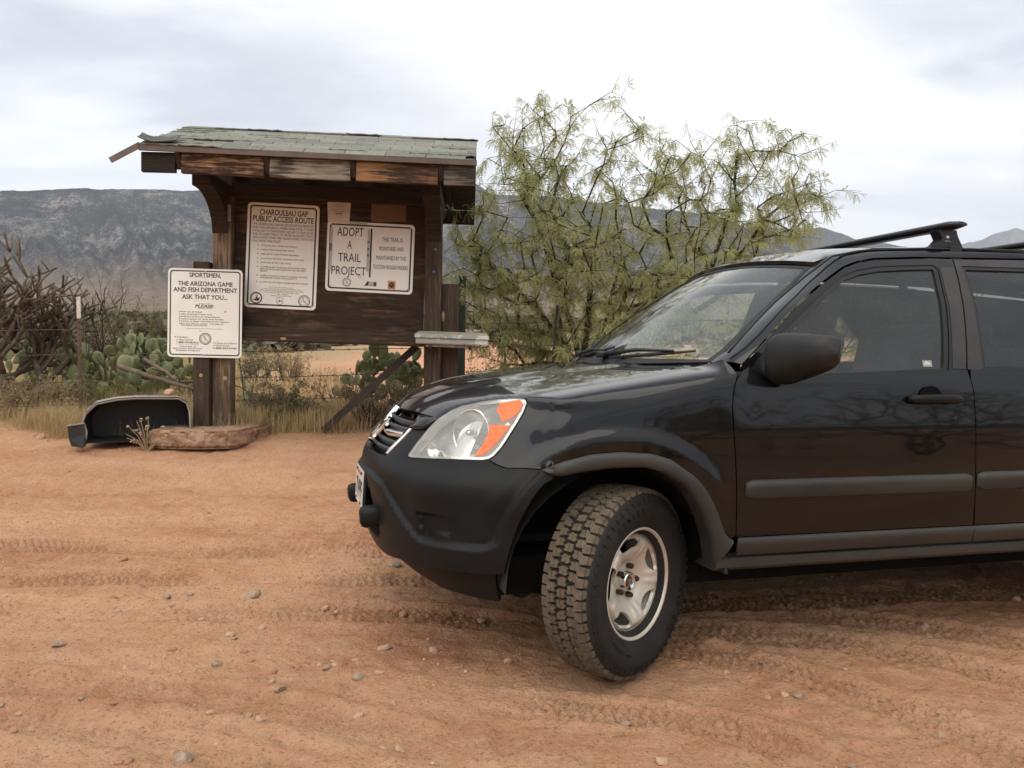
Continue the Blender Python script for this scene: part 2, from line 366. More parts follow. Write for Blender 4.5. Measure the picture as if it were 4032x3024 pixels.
def range_sheet(name, tab, r0, rr, mat, n, rows, seed, h0=20, foot=.42, spur=.30):
    az = np.linspace(tab[0][0], tab[-1][0], n); el = np.interp(az, [a for a, _ in tab], [e for _, e in tab])
    el = el+.16*(fbm(az*1.1+seed, az*0, 4, seed)-.5)+.07*(fbm(az*9, az*0+3, 3, seed+2)-.5)
    H = np.tan(np.radians(el))*rr+CAM_H; t = np.concatenate([np.linspace(0, 1, rows), [1.06, 1.15, 1.3]])
    A, T = np.meshgrid(az, t); Rr = r0+(rr-r0)*T
    T0 = np.clip((T-foot)/(1-foot), 0, None); prof = np.where(T < foot, .24*(T/foot)**1.25, .24+.76*T0**.92); prof = np.where(T > 1, 1-(T-1)*2.2, prof)
    sp = np.abs(fbm(A*.55+3*T, T*1.3+seed, 4, seed+9)-.5)*2; sp2 = np.abs(fbm(A*2.0, T*5, 3, seed+19)-.5)*2
    bell = np.clip(np.sin(np.pi*np.clip((T-foot*.5)/(1-foot*.5), 0, 1)), 0, 1)
    Z = h0+(H[None, :]-h0)*prof*(1-bell*(spur*(1-sp)+.10*(1-sp2)))
    a = np.radians(A); V = np.stack([np.sin(a)*Rr, np.cos(a)*Rr, Z], -1).reshape(-1, 3)
    m, k = T.shape; i = np.arange(m*k).reshape(m, k); F = np.stack([i[:-1, :-1], i[:-1, 1:], i[1:, 1:], i[1:, :-1]], -1).reshape(-1, 4)
    o = mk_fast(name, V, F, mat, smooth=True); o['kind'] = 'structure'; return o
TA = [(-85, 6), (-70, 8.2), (-55, 7.5), (-42, 8.8), (-31.7, 9.11), (-30.3, 9.23), (-28.1, 9.6), (-25.6, 9.85), (-22.9, 10.03), (-19.8, 10.2), (-12.9, 10.75), (-6, 11.3), (-2.6, 11.55), (-1.6, 10.9), (-.4, 10.83), (2.8, 10.77), (6, 10.37), (9.1, 9.98), (12.2, 9.62), (14, 9.28), (16, 8.4), (19, 6.9), (24, 4.5), (30, 2.2)]
TB = [(8, 5.5), (13, 8.2), (15.8, 8.63), (19.3, 8.37), (20.1, 8.5), (20.7, 8.32), (22.3, 7.6), (24.2, 7.25), (26, 6.9), (29, 6.2), (36, 4.5), (48, 3.6), (60, 3.0)]
TC = [(18, 5), (25, 6.8), (27.8, 6.95), (28.6, 7.15), (29.2, 7.2), (30.0, 7.58), (30.6, 7.72), (31.06, 7.95), (31.46, 7.6), (32.5, 8.2), (34, 7.4), (38, 8.0), (45, 6.0), (60, 4.5), (75, 3)]
MA = mountain_material('near_range', (.30, .26, .23), (.036, .040, .037), .535, .013, low=(.25, .185, .14))
range_sheet('mountain_range', TA, 110, 1450, MA, 640, 130, 4, h0=-3, foot=.46)
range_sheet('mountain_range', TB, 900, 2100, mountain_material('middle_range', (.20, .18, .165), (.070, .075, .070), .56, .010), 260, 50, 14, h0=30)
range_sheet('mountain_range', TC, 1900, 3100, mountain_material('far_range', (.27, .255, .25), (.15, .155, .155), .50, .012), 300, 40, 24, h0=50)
THB = [(60, 3), (80, 2.2), (110, 2.6), (150, 3.4), (180, 3.0), (215, 4.0), (250, 3.0), (275, 6)]
range_sheet('mountain_range', THB, 500, 1500, mountain_material('hills_behind', (.25, .20, .16), (.07, .07, .055), .53, .012), 200, 24, 34, h0=16)

# ------------------------------------------------------------------ haze
hv, hf = cbox((6900, 6900, 570)); hzo = mk('haze', [(x, y, z+570/2-3) for x, y, z in hv], hf, None); hzo['kind'] = 'stuff'
hm = bpy.data.materials.new('haze_air'); hm.use_nodes = True; ht = hm.node_tree; ht.nodes.clear()
pv = nd(ht, 'ShaderNodeVolumePrincipled'); pv.inputs['Color'].default_value = (.80, .87, 1, 1); pv.inputs['Density'].default_value = 2.0e-4; pv.inputs['Anisotropy'].default_value = .15
ln(ht, pv.outputs[0], nd(ht, 'ShaderNodeOutputMaterial').inputs['Volume']); hzo.data.materials.append(hm)

# ------------------------------------------------------------------ far scrub (one mass)
def leaf_cloud(centers, rads, nper, size, seed, flat=.75):
    rs = np.random.RandomState(seed); n = len(centers); k = nper
    c = np.repeat(centers, k, 0); r = np.repeat(rads, k)
    d = rs.normal(size=(n*k, 3)); d /= np.linalg.norm(d, axis=1)[:, None]; d[:, 2] = np.abs(d[:, 2])
    p = c+d*(r*rs.uniform(.45, 1, n*k))[:, None]*np.array([1, 1, flat])
    a = rs.normal(size=(n*k, 3)); a /= np.linalg.norm(a, axis=1)[:, None]; b = np.cross(a, rs.normal(size=(n*k, 3))); b /= np.linalg.norm(b, axis=1)[:, None]
    s = (r*size*rs.uniform(.6, 1.4, n*k))[:, None]
    V = np.stack([p-a*s, p+b*s*.5, p+a*s, p-b*s*.5], 1).reshape(-1, 3); F = np.arange(n*k*4).reshape(-1, 4); return V, F
rs = np.random.RandomState(5); cs = []; rd = []
while len(cs) < 2600:
    a = rs.uniform(-40, 40); r = 22*math.exp(rs.uniform(0, 2.85)); x = math.sin(R(a))*r; y = math.cos(R(a))*r
    if y < 52 and x > -6 and rs.rand() < .93: continue
    cs.append((x, y)); rd.append(rs.uniform(.35, 1.1)*(1+.5*(r > 120)))
cs = np.array(cs); cz = ground_base(cs[:, 0], cs[:, 1])+.8*(fbm(cs[:, 0]*.05, cs[:, 1]*.05, 4, 21)-.5)*ss(14, 60, np.hypot(cs[:, 0], cs[:, 1]))
V, F = leaf_cloud(np.column_stack([cs, cz]), np.array(rd), 46, .30, 6)
scrub_mat = M('far_scrub', (.085, .080, .052), (.20, .165, .11), rough=1, scale=.35, detail=3, lo=.35, hi=.7, spec=0)
o = mk_fast('desert_scrub', V, F, scrub_mat); tag(o, 'scattered low desert scrub covering the slope below the mountains', 'scrub', kind='stuff')
# ------------------------------------------------------------------ trail kiosk
KYAW = R(2.5); KT = .022
def kpos(u, n, z):
    """kiosk coordinates (along the board, towards the road, height) -> world"""
    c, s = math.cos(KYAW), math.sin(KYAW)
    return (-1.6+u*c+n*s, 7.2+u*s-n*c, z-KT*u)
kiosk = thing('trail_kiosk', 'weathered brown wooden trailhead kiosk with shingled gable roof and notice board', 'kiosk', (-1.6, 7.2, 0), (0, 0, KYAW))
def kl(u, n, z): return (u, -n, z-KT*u)          # kiosk local
KTM = Matrix.Rotation(math.atan(KT), 3, 'Y')      # beams follow the sag
W_DARK = wood('stained_timber', (.036, .023, .015), (.16, .105, .065), .12)
W_POST = wood('weathered_post', (.060, .040, .027), (.20, .145, .095), .32, stretch=(30, 30, 2.2))
W_POSTB = wood('bleached_post', (.105, .072, .046), (.27, .195, .125), .55, stretch=(30, 30, 2.2))
W_BOARD = wood('plywood_board', (.042, .026, .017), (.135, .075, .045), .42, stretch=(1.6, 10, 12))
W_RAIL = wood('rough_rail', (.048, .031, .021), (.17, .11, .07), .34)
W_F1 = wood('fascia_dark', (.022, .015, .010), (.12, .08, .05), .10); W_F2 = wood('fascia_orange', (.040, .020, .012), (.40, .225, .115), .50); W_F3 = wood('fascia_grey', (.060, .046, .034), (.27, .22, .165), .62); W_F4 = wood('fascia_brown', (.050, .027, .016), (.29, .15, .07), .56); W_F5 = wood('fascia_ash', (.040, .031, .024), (.17, .14, .11), .42)
STEEL = M('galvanised_strap', (.42, .42, .40), (.25, .24, .22), rough=.55, metal=.7, scale=18)
def kbox(name, u0, u1, n0, n1, z0, z1, mat, parent=None, b=.006, sag=True):
    uc = (u0+u1)/2; v, f = cbox((u1-u0, n1-n0, z1-z0), b)
    o = mk(name, v, f, mat, parent or kiosk); o.location = kl(uc, (n0+n1)/2, (z0+z1)/2)
    if sag and (u1-u0) > .3: o.rotation_euler = (0, math.atan(KT), 0)
    return o
kbox('post', -.970, -.815, -.075, .08, .30, 2.56, W_POSTB, b=.008); kbox('post', .832, .978, -.075, .08, .30, 2.56, W_POST, b=.008)
kbox('post', -1.108, -.9735, .002, .150, .30, 1.91, W_POST, b=.008); kbox('post', .9815, 1.127, -.10, .02, .20, 1.815, W_POST, b=.008)
for u in (-.905, .905):
    kbox('roof_arm', u-.075, u+.075, -.62, .56, 2.468, 2.575, W_DARK)
    for sgn in (1, -1):
        k = MB(); N = 8; pts = []
        for i in range(N+1): a = R(90*i/N); pts.append((.08+.36*(1-math.cos(a)), 2.17+.297*math.sin(a)))
        out = [(.08, 2.05)]+pts[:]+[(.53, 2.467), (.08, 2.467)] if False else pts+[(.56, 2.467), (.081, 2.467)]
        pr = [(.081, 2.466)]+[(.081, 2.16)]+[(.081+.42*(1-math.cos(R(90*i/N)))*1.0, 2.16+.306*math.sin(R(90*i/N))) for i in range(1, N)]+[(.50, 2.466)]
        if sgn > 0: fr = lambda p: p
        vv, ff = prism(pr, .13)
        o = mk('knee_brace', [(z-.065+u, -sgn*x, y-KT*u) for x, y, z in vv], ff, W_DARK, kiosk)
kbox('header_beam', -.812, .83, -.02, .085, 2.475, 2.60, W_DARK)
kbox('notice_board', -.813, .830, -.022, -.001, 1.33, 2.474, W_BOARD, b=.002)
kbox('bottom_rail', -.813, .830, -.04, .075, 1.258, 1.384, W_RAIL, b=.012)
# roof: slope from ridge (n=-.08, z=3.08) to the eaves
RN, RZ, EN, EZ = -.08, 3.075, .945, 2.672
sl = math.hypot(EN-RN, RZ-EZ); sa = math.atan2(RZ-EZ, EN-RN)
for u in (-.96, -.305, .340, 1.0):
    for sg in (1, -1):
        m = MB(); L = sl-.02; v, f = cbox((.038, L, .135), .003)
        o = mk('rafter', v, f, W_DARK, kiosk); o.rotation_euler = (sg*sa, 0, 0)
        o.location = kl(u, RN+sg*(EN-RN-.045)/2, (RZ+EZ)/2-.098)
DECK = M('roof_underlay', (.040, .037, .033), (.075, .068, .06), rough=.95, scale=14)
roof = None
for sg in (1, -1):
    v, f = cbox((2.50, sl, .022), .002)
    o = mk('roof', v, f, DECK, kiosk); o.rotation_euler = (sg*sa, math.atan(KT), 0); o.location = kl(0.01, RN+sg*(EN-RN)/2, (RZ+EZ)/2-.0145)
    if sg == 1: roof = o
v, f = cbox((2.49, .02, .15), .003); 
for (u0, u1, mt) in ((-1.232, -.982, W_F1), (-.938, -.327, W_F2), (-.284, .318, W_F3), (.362, .978, W_F4), (1.022, 1.258, W_F5)):
    kbox('fascia_block', u0, u1, .872, .918, 2.487, 2.634, mt, b=.004, sag=True)
kbox('back_fascia', -1.23, 1.25, -1.09, -1.05, 2.50, 2.634, W_DARK)
DRIP = M('brown_drip_edge', (.085, .055, .042), (.12, .08, .06), rough=.5, metal=.2, scale=9)
o = kbox('drip_edge', -1.236, 1.272, .938, .955, 2.632, 2.676, DRIP, b=.003)
m = MB(); m.box((0, 0, 0), (.245, .004, .045)); m.box((0, .03, .023), (.245, .06, .003))
o = m.build('drip_edge', DRIP, kiosk); o['label'] = 'loose bent end of the drip edge hanging off the eave'; o.location = kl(-1.335, .945, 2.612); o.rotation_euler = (R(-6), R(-32), R(10))
# shingles, one by one
SH = [M('shingle_%s' % n, c, c2, rough=.95, scale=30, bump=.5, bscale=160, spec=.2) for n, c, c2 in (('a', (.165, .168, .140), (.225, .226, .190)), ('b', (.14, .142, .12), (.195, .196, .166)), ('c', (.185, .187, .158), (.25, .25, .212)))]
SHD = M('bare_felt', (.06, .058, .052), (.12, .115, .10), rough=.95, scale=25)
def shingle_mesh(name, w, curl, mt):
    nx_, ny_ = 7, 4; v = []; f = []
    for j in range(ny_):
        for i in range(nx_):
            x = (i/(nx_-1)-.5)*w; y = (j/(ny_-1)-.5)*.152
            z = curl*max(0, -y/.076)**2*(.4+.6*abs(math.sin(i*1.3+curl*90))) if curl < .05 else curl*(max(0, -y/.076)*.25+max(0, -x/(w/2))**2*.75)
            v.append((x, y, z))
    n = len(v); v += [(x, y, z+.008) for x, y, z in v]
    for j in range(ny_-1):
        for i in range(nx_-1):
            a = j*nx_+i; f.append((a, a+nx_, a+nx_+1, a+1)); f.append((n+a, n+a+1, n+a+nx_+1, n+a+nx_))
    rim = [i for i in range(nx_)]+[j*nx_+nx_-1 for j in range(1, ny_)]+[(ny_-1)*nx_+i for i in range(nx_-2, -1, -1)]+[j*nx_ for j in range(ny_-2, 0, -1)]
    for a, b in zip(rim, rim[1:]+rim[:1]): f.append((a, b, n+b, n+a))
    me = bpy.data.meshes.new(name); me.from_pydata(v, [], f); me.update(); me.materials.append(mt); return me
shv = [shingle_mesh('shingle', .300, c, SH[k]) for k in range(3) for c in (.001, .007, .016)]
roof['label'] = 'front roof slope of grey shingles, some curled or missing'
rows = 9; ex = sl/rows
for r in range(rows):
    y = -sl/2+.07+r*ex; off = (-.1525 if r % 2 else 0)+random.uniform(-.02, .02); x = -1.25+off
    while x < 1.25:
        x0 = max(x, -1.255); x1 = min(x+.305, 1.258)
        if x1-x0 > .05 and not ((r == 2 and -1.0 < x0 < -.75) or (r == 1 and -.75 < x0 < -.5) or (r == 0 and x0 > 1.0) or (r == 5 and .75 < x0 < 1.05) or (r == 4 and x0 > 1.02) or (r == 8 and -.95 < x0 < -.4 and random.random() < .5)):
            me = shv[random.choice([0, 3, 6, 0, 3, 6, 1, 4, 7, 2, 5])] if x0 > -1.0 else shv[random.choice([2, 5, 8, 1])]
            o = bpy.data.objects.new('shingle', me); col.objects.link(o); o.parent = roof
            o.scale = ((x1-x0-.006)/.300, 1, 1); o.location = ((x0+x1)/2, y+random.uniform(-.004, .004), .0155+random.uniform(0, .003)); o.rotation_euler = (R(3.6)+R(random.uniform(-.4, .9)), 0, R(random.uniform(-.5, .5)))
        x += .305
o = bpy.data.objects.new('shingle', shingle_mesh('shingle_torn', .26, .065, SHD)); col.objects.link(o); o.parent = roof; o.location = (-1.13, -sl/2+.13, .03); o.rotation_euler = (R(10), R(-6), R(7)); o['label'] = 'torn dark shingle curling up at the eave corner'
# ridge caps
for i in range(9):
    o = bpy.data.objects.new('ridge_cap', shv[(i*4) % 9]); col.objects.link(o); o.parent = roof; o.location = (-1.10+i*.277, sl/2-.045, .022+.002*(i % 2)); o.rotation_euler = (R(-4), 0, R(1))
# metal straps and pins
for u, n, z, w, hh in ((-.955, .0825, 2.335, .05, .07), (-.835, .0825, 2.335, .045, .14), (.945, .0825, 2.345, .045, .135)):
    kbox('strap', u-w/2, u+w/2, n-.002, n+.003, z-hh/2, z+hh/2, STEEL, b=.001)
PIN = M('blue_pin', (.06, .20, .30), rough=.4)
for u, z in ((.922, 2.10), (.91, 1.905)):
    v, f = lathe([(0, .006), (.008, .005), (.012, .001), (.012, 0)], 12); o = mk('push_pin', v, f, PIN, kiosk, True); o.location = kl(u, .081, z); o.rotation_euler = (0, 0, R(180))
KNOT = M('bare_knot', (.34, .20, .09), (.45, .28, .13), rough=.8, scale=20)
for u, n, z, a, b in ((.993, .0225, 1.53, .012, .045), (-1.04, .1525, .95, .014, .016), (-.86, .0825, .93, .018, .018), (.90, .0825, .93, .02, .02), (-.37, .0775, 1.285, .025, .012)):
    v, f = lathe([(0, .002), (1, .001), (1, 0)], 14); o = mk('bare_patch', [(x*a, y, q*b) for x, y, q in v], f, KNOT, kiosk); o.location = kl(u, n-.001, z); o.rotation_euler = (0, 0, R(180))
# steel brace
m = MB(); m.box((0, 0, 0), (1.12, .005, .062)); m.box((0, .028, .031), (1.12, .056, .005))
IRON = M('dark_iron', (.028, .026, .024), (.06, .042, .03), rough=.7, metal=.5, scale=14)
o = m.build('steel_brace', IRON, kiosk); o.location = kl(.345, -.135, .872); o.rotation_euler = (0, -math.atan2(.745, .805), 0)

# ------------------------------------------------------------------ signs
INK = M('black_print', (.012, .012, .012), rough=.5); INKG = M('grey_print', (.16, .155, .14), rough=.6); INKM = M('worn_black_print', (.045, .043, .04), rough=.6)
WHITE = M('white_sign_sheet', (.84, .83, .77), (.77, .75, .68), rough=.42, scale=5, lo=.3, hi=.75, extra=((.50, .46, .38), 14, .66, .05))
SCREW = M('screw_head', (.45, .44, .40), rough=.4, metal=.8)
TAPE = M('old_tape', (.40, .385, .34), (.52, .50, .44), rough=.5, scale=20); TAPED = M('grey_tape', (.17, .165, .15), rough=.5)
ORANGE = M('orange_sticker', (.66, .30, .045), (.60, .26, .04), rough=.5, scale=20)
def text_geo(s, bold=0.0, shear=0.0):
    cu = bpy.data.curves.new('t', 'FONT'); cu.body = s; cu.size = 1; cu.shear = shear; cu.resolution_u = 3; cu.fill_mode = 'FRONT'
    o = bpy.data.objects.new('t', cu); col.objects.link(o); dg = bpy.context.evaluated_depsgraph_get(); dg.update()
    me = bpy.data.meshes.new_from_object(o.evaluated_get(dg)); v = np.array([p.co[:] for p in me.vertices]).reshape(-1, 3); f = [tuple(p.vertices) for p in me.polygons]
    bpy.data.objects.remove(o); bpy.data.curves.remove(cu); bpy.data.meshes.remove(me)
    if bold > 0 and len(v):                     # heavier strokes: the glyph repeated with small shifts
        n = len(v); sh = [(0, 0), (bold, 0), (-bold, 0), (0, bold), (0, -bold)]; f = [tuple(i+k*n for i in q) for k in range(5) for q in f]; v = np.concatenate([v+np.array([a, b, .0004*k]) for k, (a, b) in enumerate(sh)])
    return v, f
class Sign:
    """flat sign in its own frame: x right, z up, face towards -y"""
    def __init__(s, name, label, cat, w, h, r, corner, n, rotz=0.0, tiltdeg=None):
        u, z = corner; s.w, s.h = w, h
        s.root = thing(name, label, cat, kpos(u, n, z), (0, math.atan(KT) if tiltdeg is None else R(tiltdeg), KYAW+rotz)); s.ink = {}; s.r = r
    def panel(s, mat, t=.003, border=None, mat2=None, fr=.021):
        v, f = prism(rounded(s.w, s.h, s.r, 7), t); mk('panel', [(x, -z, y) for x, y, z in v], [q[::-1] for q in f], mat, s.root)
        if border:
            a = rounded(s.w-2*fr, s.h-2*fr, s.r*.75, 7); b = rounded(s.w-2*fr-2*border, s.h-2*fr-2*border, s.r*.55, 7); n = len(a)
            mk('border', [(x, -t-.0008, y) for x, y in a]+[(x, -t-.0008, y) for x, y in b], [(i, n+i, n+(i+1) % n, (i+1) % n)[::-1] for i in range(n)], mat2, s.root)
        s.t = t+.001
    def xy(s, fx, fy): return (fx-.5)*s.w, (.5-fy)*s.h
    def put(s, key, v, f): s.ink.setdefault(key, MB()).add(v, f)
    def text(s, t, x0, x1, ytop, ybot, key=0, bold=.012, shear=0, align=None):
        v, f = text_geo(t, bold, shear)
        if len(v) == 0: return
        lo, hi = v.min(0), v.max(0); cap = .729; X0, Y0 = s.xy(x0, ybot); X1, Y1 = s.xy(x1, ytop)
        sx = (X1-X0)/(hi[0]-lo[0]); sz = (Y1-Y0)/cap
        V = [(X0+(x-lo[0])*sx, -s.t-q*.1, Y0+y*sz) for x, y, q in v]
        if key == 0: mk('lettering', V, f, IM[0], s.root)
        else: s.put(key, V, f)
    def rect(s, x0, x1, y0, y1, key=0, dy=0.0):
        a = s.xy(x0, y1); b = s.xy(x1, y0); y = -s.t-dy; s.put(key, [(a[0], y, a[1]), (b[0], y, a[1]), (b[0], y, b[1]), (a[0], y, b[1])], [(0, 1, 2, 3)])
    def ring(s, cx, cy_, r0, r1, key=0, n=28, dy=0.0):
        x, z = s.xy(cx, cy_); v = []; f = []
        for i in range(n):
            a = 2*math.pi*i/n; v += [(x+r0*math.cos(a), -s.t-dy, z+r0*math.sin(a)), (x+r1*math.cos(a), -s.t-dy, z+r1*math.sin(a))]
        for i in range(n): j = (i+1) % n; f.append((2*i, 2*i+1, 2*j+1, 2*j))
        s.put(key, v, f)
    def poly(s, cx, cy_, sc, pts, key=0, dy=0.0):
        x, z = s.xy(cx, cy_); s.put(key, [(x+a*sc, -s.t-dy, z+b*sc) for a, b in pts], [tuple(range(len(pts)))])
    def screw(s, fx, fy):
        x, z = s.xy(fx, fy); v, f = lathe([(0, .004), (.006, .0035), (.009, .001), (.009, 0)], 10); o = mk('screw', v, f, SCREW, s.root, True); o.location = (x, -s.t+.0005, z); o.rotation_euler = (0, 0, math.pi)
    def done(s, mats):
        for k, m in s.ink.items(): m.build({0: 'lettering', 1: 'fine_print', 2: 'emblem', 3: 'tape', 4: 'sticker', 5: 'faded_print'}.get(k, 'print') if k else 'ruled_line', mats[k], s.root)['kind'] = 'stuff'
QUAIL = [(-.55, -.75), (-.2, -.2), (-.15, .25), (-.05, .5), (.05, .72), (-.12, .95), (.1, .9), (.16, .7), (.3, .6), (.2, .45), (.3, .15), (.35, -.2), (.15, -.5), (.2, -.75), (0, -.55)]
QUAIL_BACK = [(-.2, .35), (-.1, .15), (.35, -.3), (.75, -.75), (.3, -.45), (0, -.2), (-.22, .05)]
IM = {0: INK, 1: INKM, 2: INKM, 3: TAPE, 4: ORANGE, 5: INKG}
def seal(S, cx, cy_, r, bird=True):
    S.ring(cx, cy_, r*.90, r, 2); S.ring(cx, cy_, r*.66, r*.70, 5)
    for i in range(26): a = 2*math.pi*i/26; S.poly(cx, cy_, r, [(.74*math.cos(a), .74*math.sin(a)), (.86*math.cos(a), .86*math.sin(a)), (.86*math.cos(a+.13), .86*math.sin(a+.13)), (.74*math.cos(a+.13), .74*math.sin(a+.13))], 5)
    for i in range(40): a = random.uniform(0, 6.28); q = random.uniform(.05, .62); w = random.uniform(.02, .06); S.poly(cx, cy_, r, [(q*math.cos(a)-w, q*math.sin(a)), (q*math.cos(a)+w, q*math.sin(a)+w*.4), (q*math.cos(a)+w*.5, q*math.sin(a)-w)], 5)
    if bird: S.poly(cx, cy_, r*.62, QUAIL_BACK, 2, .0004); S.poly(cx, cy_, r*.62, [(-.25, .3), (-.3, .6), (-.15, .85), (-.4, .95), (-.45, .6), (-.35, .3)], 2, .0004)

# access route sign
S = Sign('route_sign', 'tall white CHAROULEAU GAP PUBLIC ACCESS ROUTE sign of trail rules on the board', 'sign', .612, .90, .035, (-.40, 1.994), .004, tiltdeg=2.0)
S.panel(WHITE, border=.013, mat2=INK)
S.text('CHAROULEAU GAP', .17, .84, .058, .112, 0, .020); S.text('PUBLIC ACCESS ROUTE', .078, .925, .120, .175, 0, .020)
for i, (t, a, b) in enumerate((('THE CHAROULEAU GAP ACCESS ROUTE IS A PRIMITIVE', .08, .92), ('AND CHALLENGING 4 - WHEEL DRIVE TRAIL; IT TAKES', .08, .925), ('A FULL DAY TO DRIVE FROM THE GAP TO ORACLE. BE', .08, .925), ('SURE TO CARRY PLENTY OF WATER, BLANKETS, TOOLS', .08, .925), ('AND A GOOD SPARE TIRE. PLEASE COMPLY WITH THE', .08, .925), ('FOLLOWING TRAIL RULES:', .08, .475))):
    S.text(t, a, b, .190+i*.0318, .2125+i*.0318, 1, .004)
for t, b, y, bul in (('NOT SUITED FOR 2 - WHEEL DRIVE VEHICLES', .71, .404, 1), ('DRIVER OF EACH VEHICLE MUST SIGN IN', .665, .444, 1), ('SPEED LIMIT IS 10 MPH FOR DUST ABATEMENT', .74, .485, 1), ('NO HUNTING, SHOOTING, OR CAMPING NEXT 3 MILES', .81, .527, 1), ('ABSOLUTELY NO OFF - ROAD TRAVEL', .63, .566, 1), ('COMMERCIAL JEEP TOURS MUST OBTAIN PERMIT FROM', .84, .608, 1), ('BOTH THE STATE LAND DEPARTMENT AND THE FOREST', .845, .629, 0), ('SERVICE', .30, .648, 0), ('CAMPING FACILITIES LOCATED AT CATALINA STATE PARK', .87, .690, 1), ('APPROXIMATELY 6 MILES SOUTH ON HWY 77', .72, .711, 0), ('ALL VEHICLES MUST YIELD TO HORSE AND FOOT TRAFFIC.', .885, .752, 1)):
    S.text(t, .205, b, y-.007, y+.008, 1, .006)
    if bul: S.poly(.165, y, .008, [(-1, .8), (1, 0), (-1, -.8), (-.4, 0)], 1)
for i, (t, a, b) in enumerate((('For further information contact:', .34, .68), ('Arizona Game and Fish Region II (520) 628 - 5376', .24, .78), ('USFS - Santa Catalina Ranger District (520) 749 - 8700', .205, .815), ("Pinal County Sheriff's Office (520) 866 - 6800", .265, .755), ('1 - 800 - vandals', .425, .60), ('OPERATION GAME THIEF', .37, .655))):
    S.text(t, a, b, .791+i*.0165, .802+i*.0165, 5, .004)
S.ring(.165, .908, .040, .051, 2); S.poly(.165, .908, .03, [(-1, -.6), (-.4, -.3), (-.1, .1), (.1, .7), (.35, .75), (.3, .2), (.6, 0), (.9, .3), (1, -.2), (.7, -.8), (.2, -.9), (-.3, -.7)], 2); S.poly(.165, .908, .03, [(-.3, .9), (.1, 1.05), (.5, .95), (.1, .93)], 2)
seal(S, .835, .918, .052)
sh = [(-1, 1), (-.5, 1.05), (0, 1.15), (.5, 1.05), (1, 1), (.9, .3), (1, -.4), (.6, -1), (0, -1.25), (-.6, -1), (-1, -.4), (-.9, .3)]
xq, zq = S.xy(.495, .928); n = len(sh); S.put(2, [(xq+a*.030, -S.t, zq+b*.027) for a, b in sh]+[(xq+a*.027, -S.t, zq+b*.024) for a, b in sh], [(i, (i+1) % n, n+(i+1) % n, n+i) for i in range(n)])
S.text('U', .462, .480, .916, .936, 1, .01); S.text('S', .512, .530, .916, .936, 1, .01); S.poly(.495, .925, .014, [(-.5, -.6), (0, 1.2), (.5, -.6)], 2); S.rect(.492, .498, .93, .945, 2)
for a, b in ((.075, .04), (.925, .04), (.055, .962), (.94, .962)): S.screw(a, b)
S.done(IM)
# adopt a trail sign
S = Sign('adopt_sign', 'wide white ADOPT A TRAIL PROJECT sign with taped left half on the board', 'sign', .752, .602, .035, (.355, 2.013), .004, tiltdeg=1.9)
S.panel(WHITE, border=.013, mat2=INK)
S.text('ADOPT', .115, .415, .075, .205, 0, .004); S.text('A', .238, .287, .262, .385, 0, .004); S.text('TRAIL', .135, .395, .445, .570, 0, .004); S.text('PROJECT', .065, .460, .635, .760, 0, .004)
for i, (t, a, b) in enumerate((('THIS TRAIL IS', .628, .865), ('MONITORED AND', .602, .880), ('MAINTAINED BY THE', .570, .910), ('TUCSON ROUGH RIDERS', .540, .940))): S.text(t, a, b, .195+i*.132, .255+i*.132, 0, .004)
S.rect(.495, .515, .085, .780, 0)
S.rect(.035, .065, .09, .70, 3, .0003); S.rect(.462, .490, .10, .70, 3, .0003); S.rect(.24, .45, -.005, .035, 3, .0006)
for y in (.26, .36, .45): S.rect(.462, .490, y, y+.035, 5, .0006); 
S.rect(.035, .062, .32, .43, 5, .0006)
seal(S, .245, .865, .038)
S.poly(.475, .875, .026, [(-1.2, -.9), (-.6, -.4), (-.3, .2), (0, .6), (.2, .9), (.5, .85), (.7, .6), (.4, .5), (.6, .1), (.5, -.4), (.1, -.8), (-.2, -.6), (-.6, -.7)], 2)
S.text('HERITAGE', .492, .545, .845, .870, 1, .02); S.text('FUND', .492, .545, .878, .905, 1, .03); S.rect(.55, .585, .845, .905, 2)
S.rect(.715, .805, .815, .935, 4); S.ring(.76, .875, .007, .025, 1, dy=.0006); S.rect(.738, .782, .872, .895, 1, .0006); S.rect(.73, .79, .918, .924, 1, .0006)
for a, b in ((.055, .06), (.95, .06), (.055, .93), (.95, .93)): S.screw(a, b)
S.done(IM)
# sportsmen sign on the short post
S = Sign('sportsmen_sign', 'white SPORTSMEN Game and Fish rules sign bolted to the short left post', 'sign', .612, .745, .035, (-1.003, 1.474), .160, rotz=R(1.5), tiltdeg=.6)
S.panel(WHITE, border=.010, mat2=INK, fr=.016)
S.text('SPORTSMEN,', .285, .71, .045, .096, 0, .020); S.text('THE ARIZONA GAME', .135, .87, .142, .193, 0, .020); S.text('AND FISH DEPARTMENT', .075, .93, .210, .262, 0, .020); S.text('ASK THAT YOU...', .19, .80, .290, .342, 0, .020)
S.text('PLEASE:', .365, .625, .402, .437, 0, .020, .25); S.rect(.41, .585, .391, .394); S.rect(.41, .585, .445, .448)
for t, b, y, bul in (('Pick up all litter.', .47, .487, 1), ('Use existing roads only.', .605, .514, 1), ('Reduce livestock disturbance.', .71, .541, 1), ('Leave gates as they are found.', .75, .567, 1), ('Camp at least 1/4-mile from waters.', .83, .593, 1), ('Do not shoot within 1/4-mile of', .75, .619, 1), ('occupied structures.', .535, .637, 0)):
    S.text(t, .175, b, y-.0075, y+.0065, 1, .020)
    if bul: S.rect(.152, .163, y-.005, y+.005, 1)
S.rect(.24, .75, .674, .677, 1)
seal(S, .508, .788, .050)
S.rect(.095, .109, .768, .778, 0)
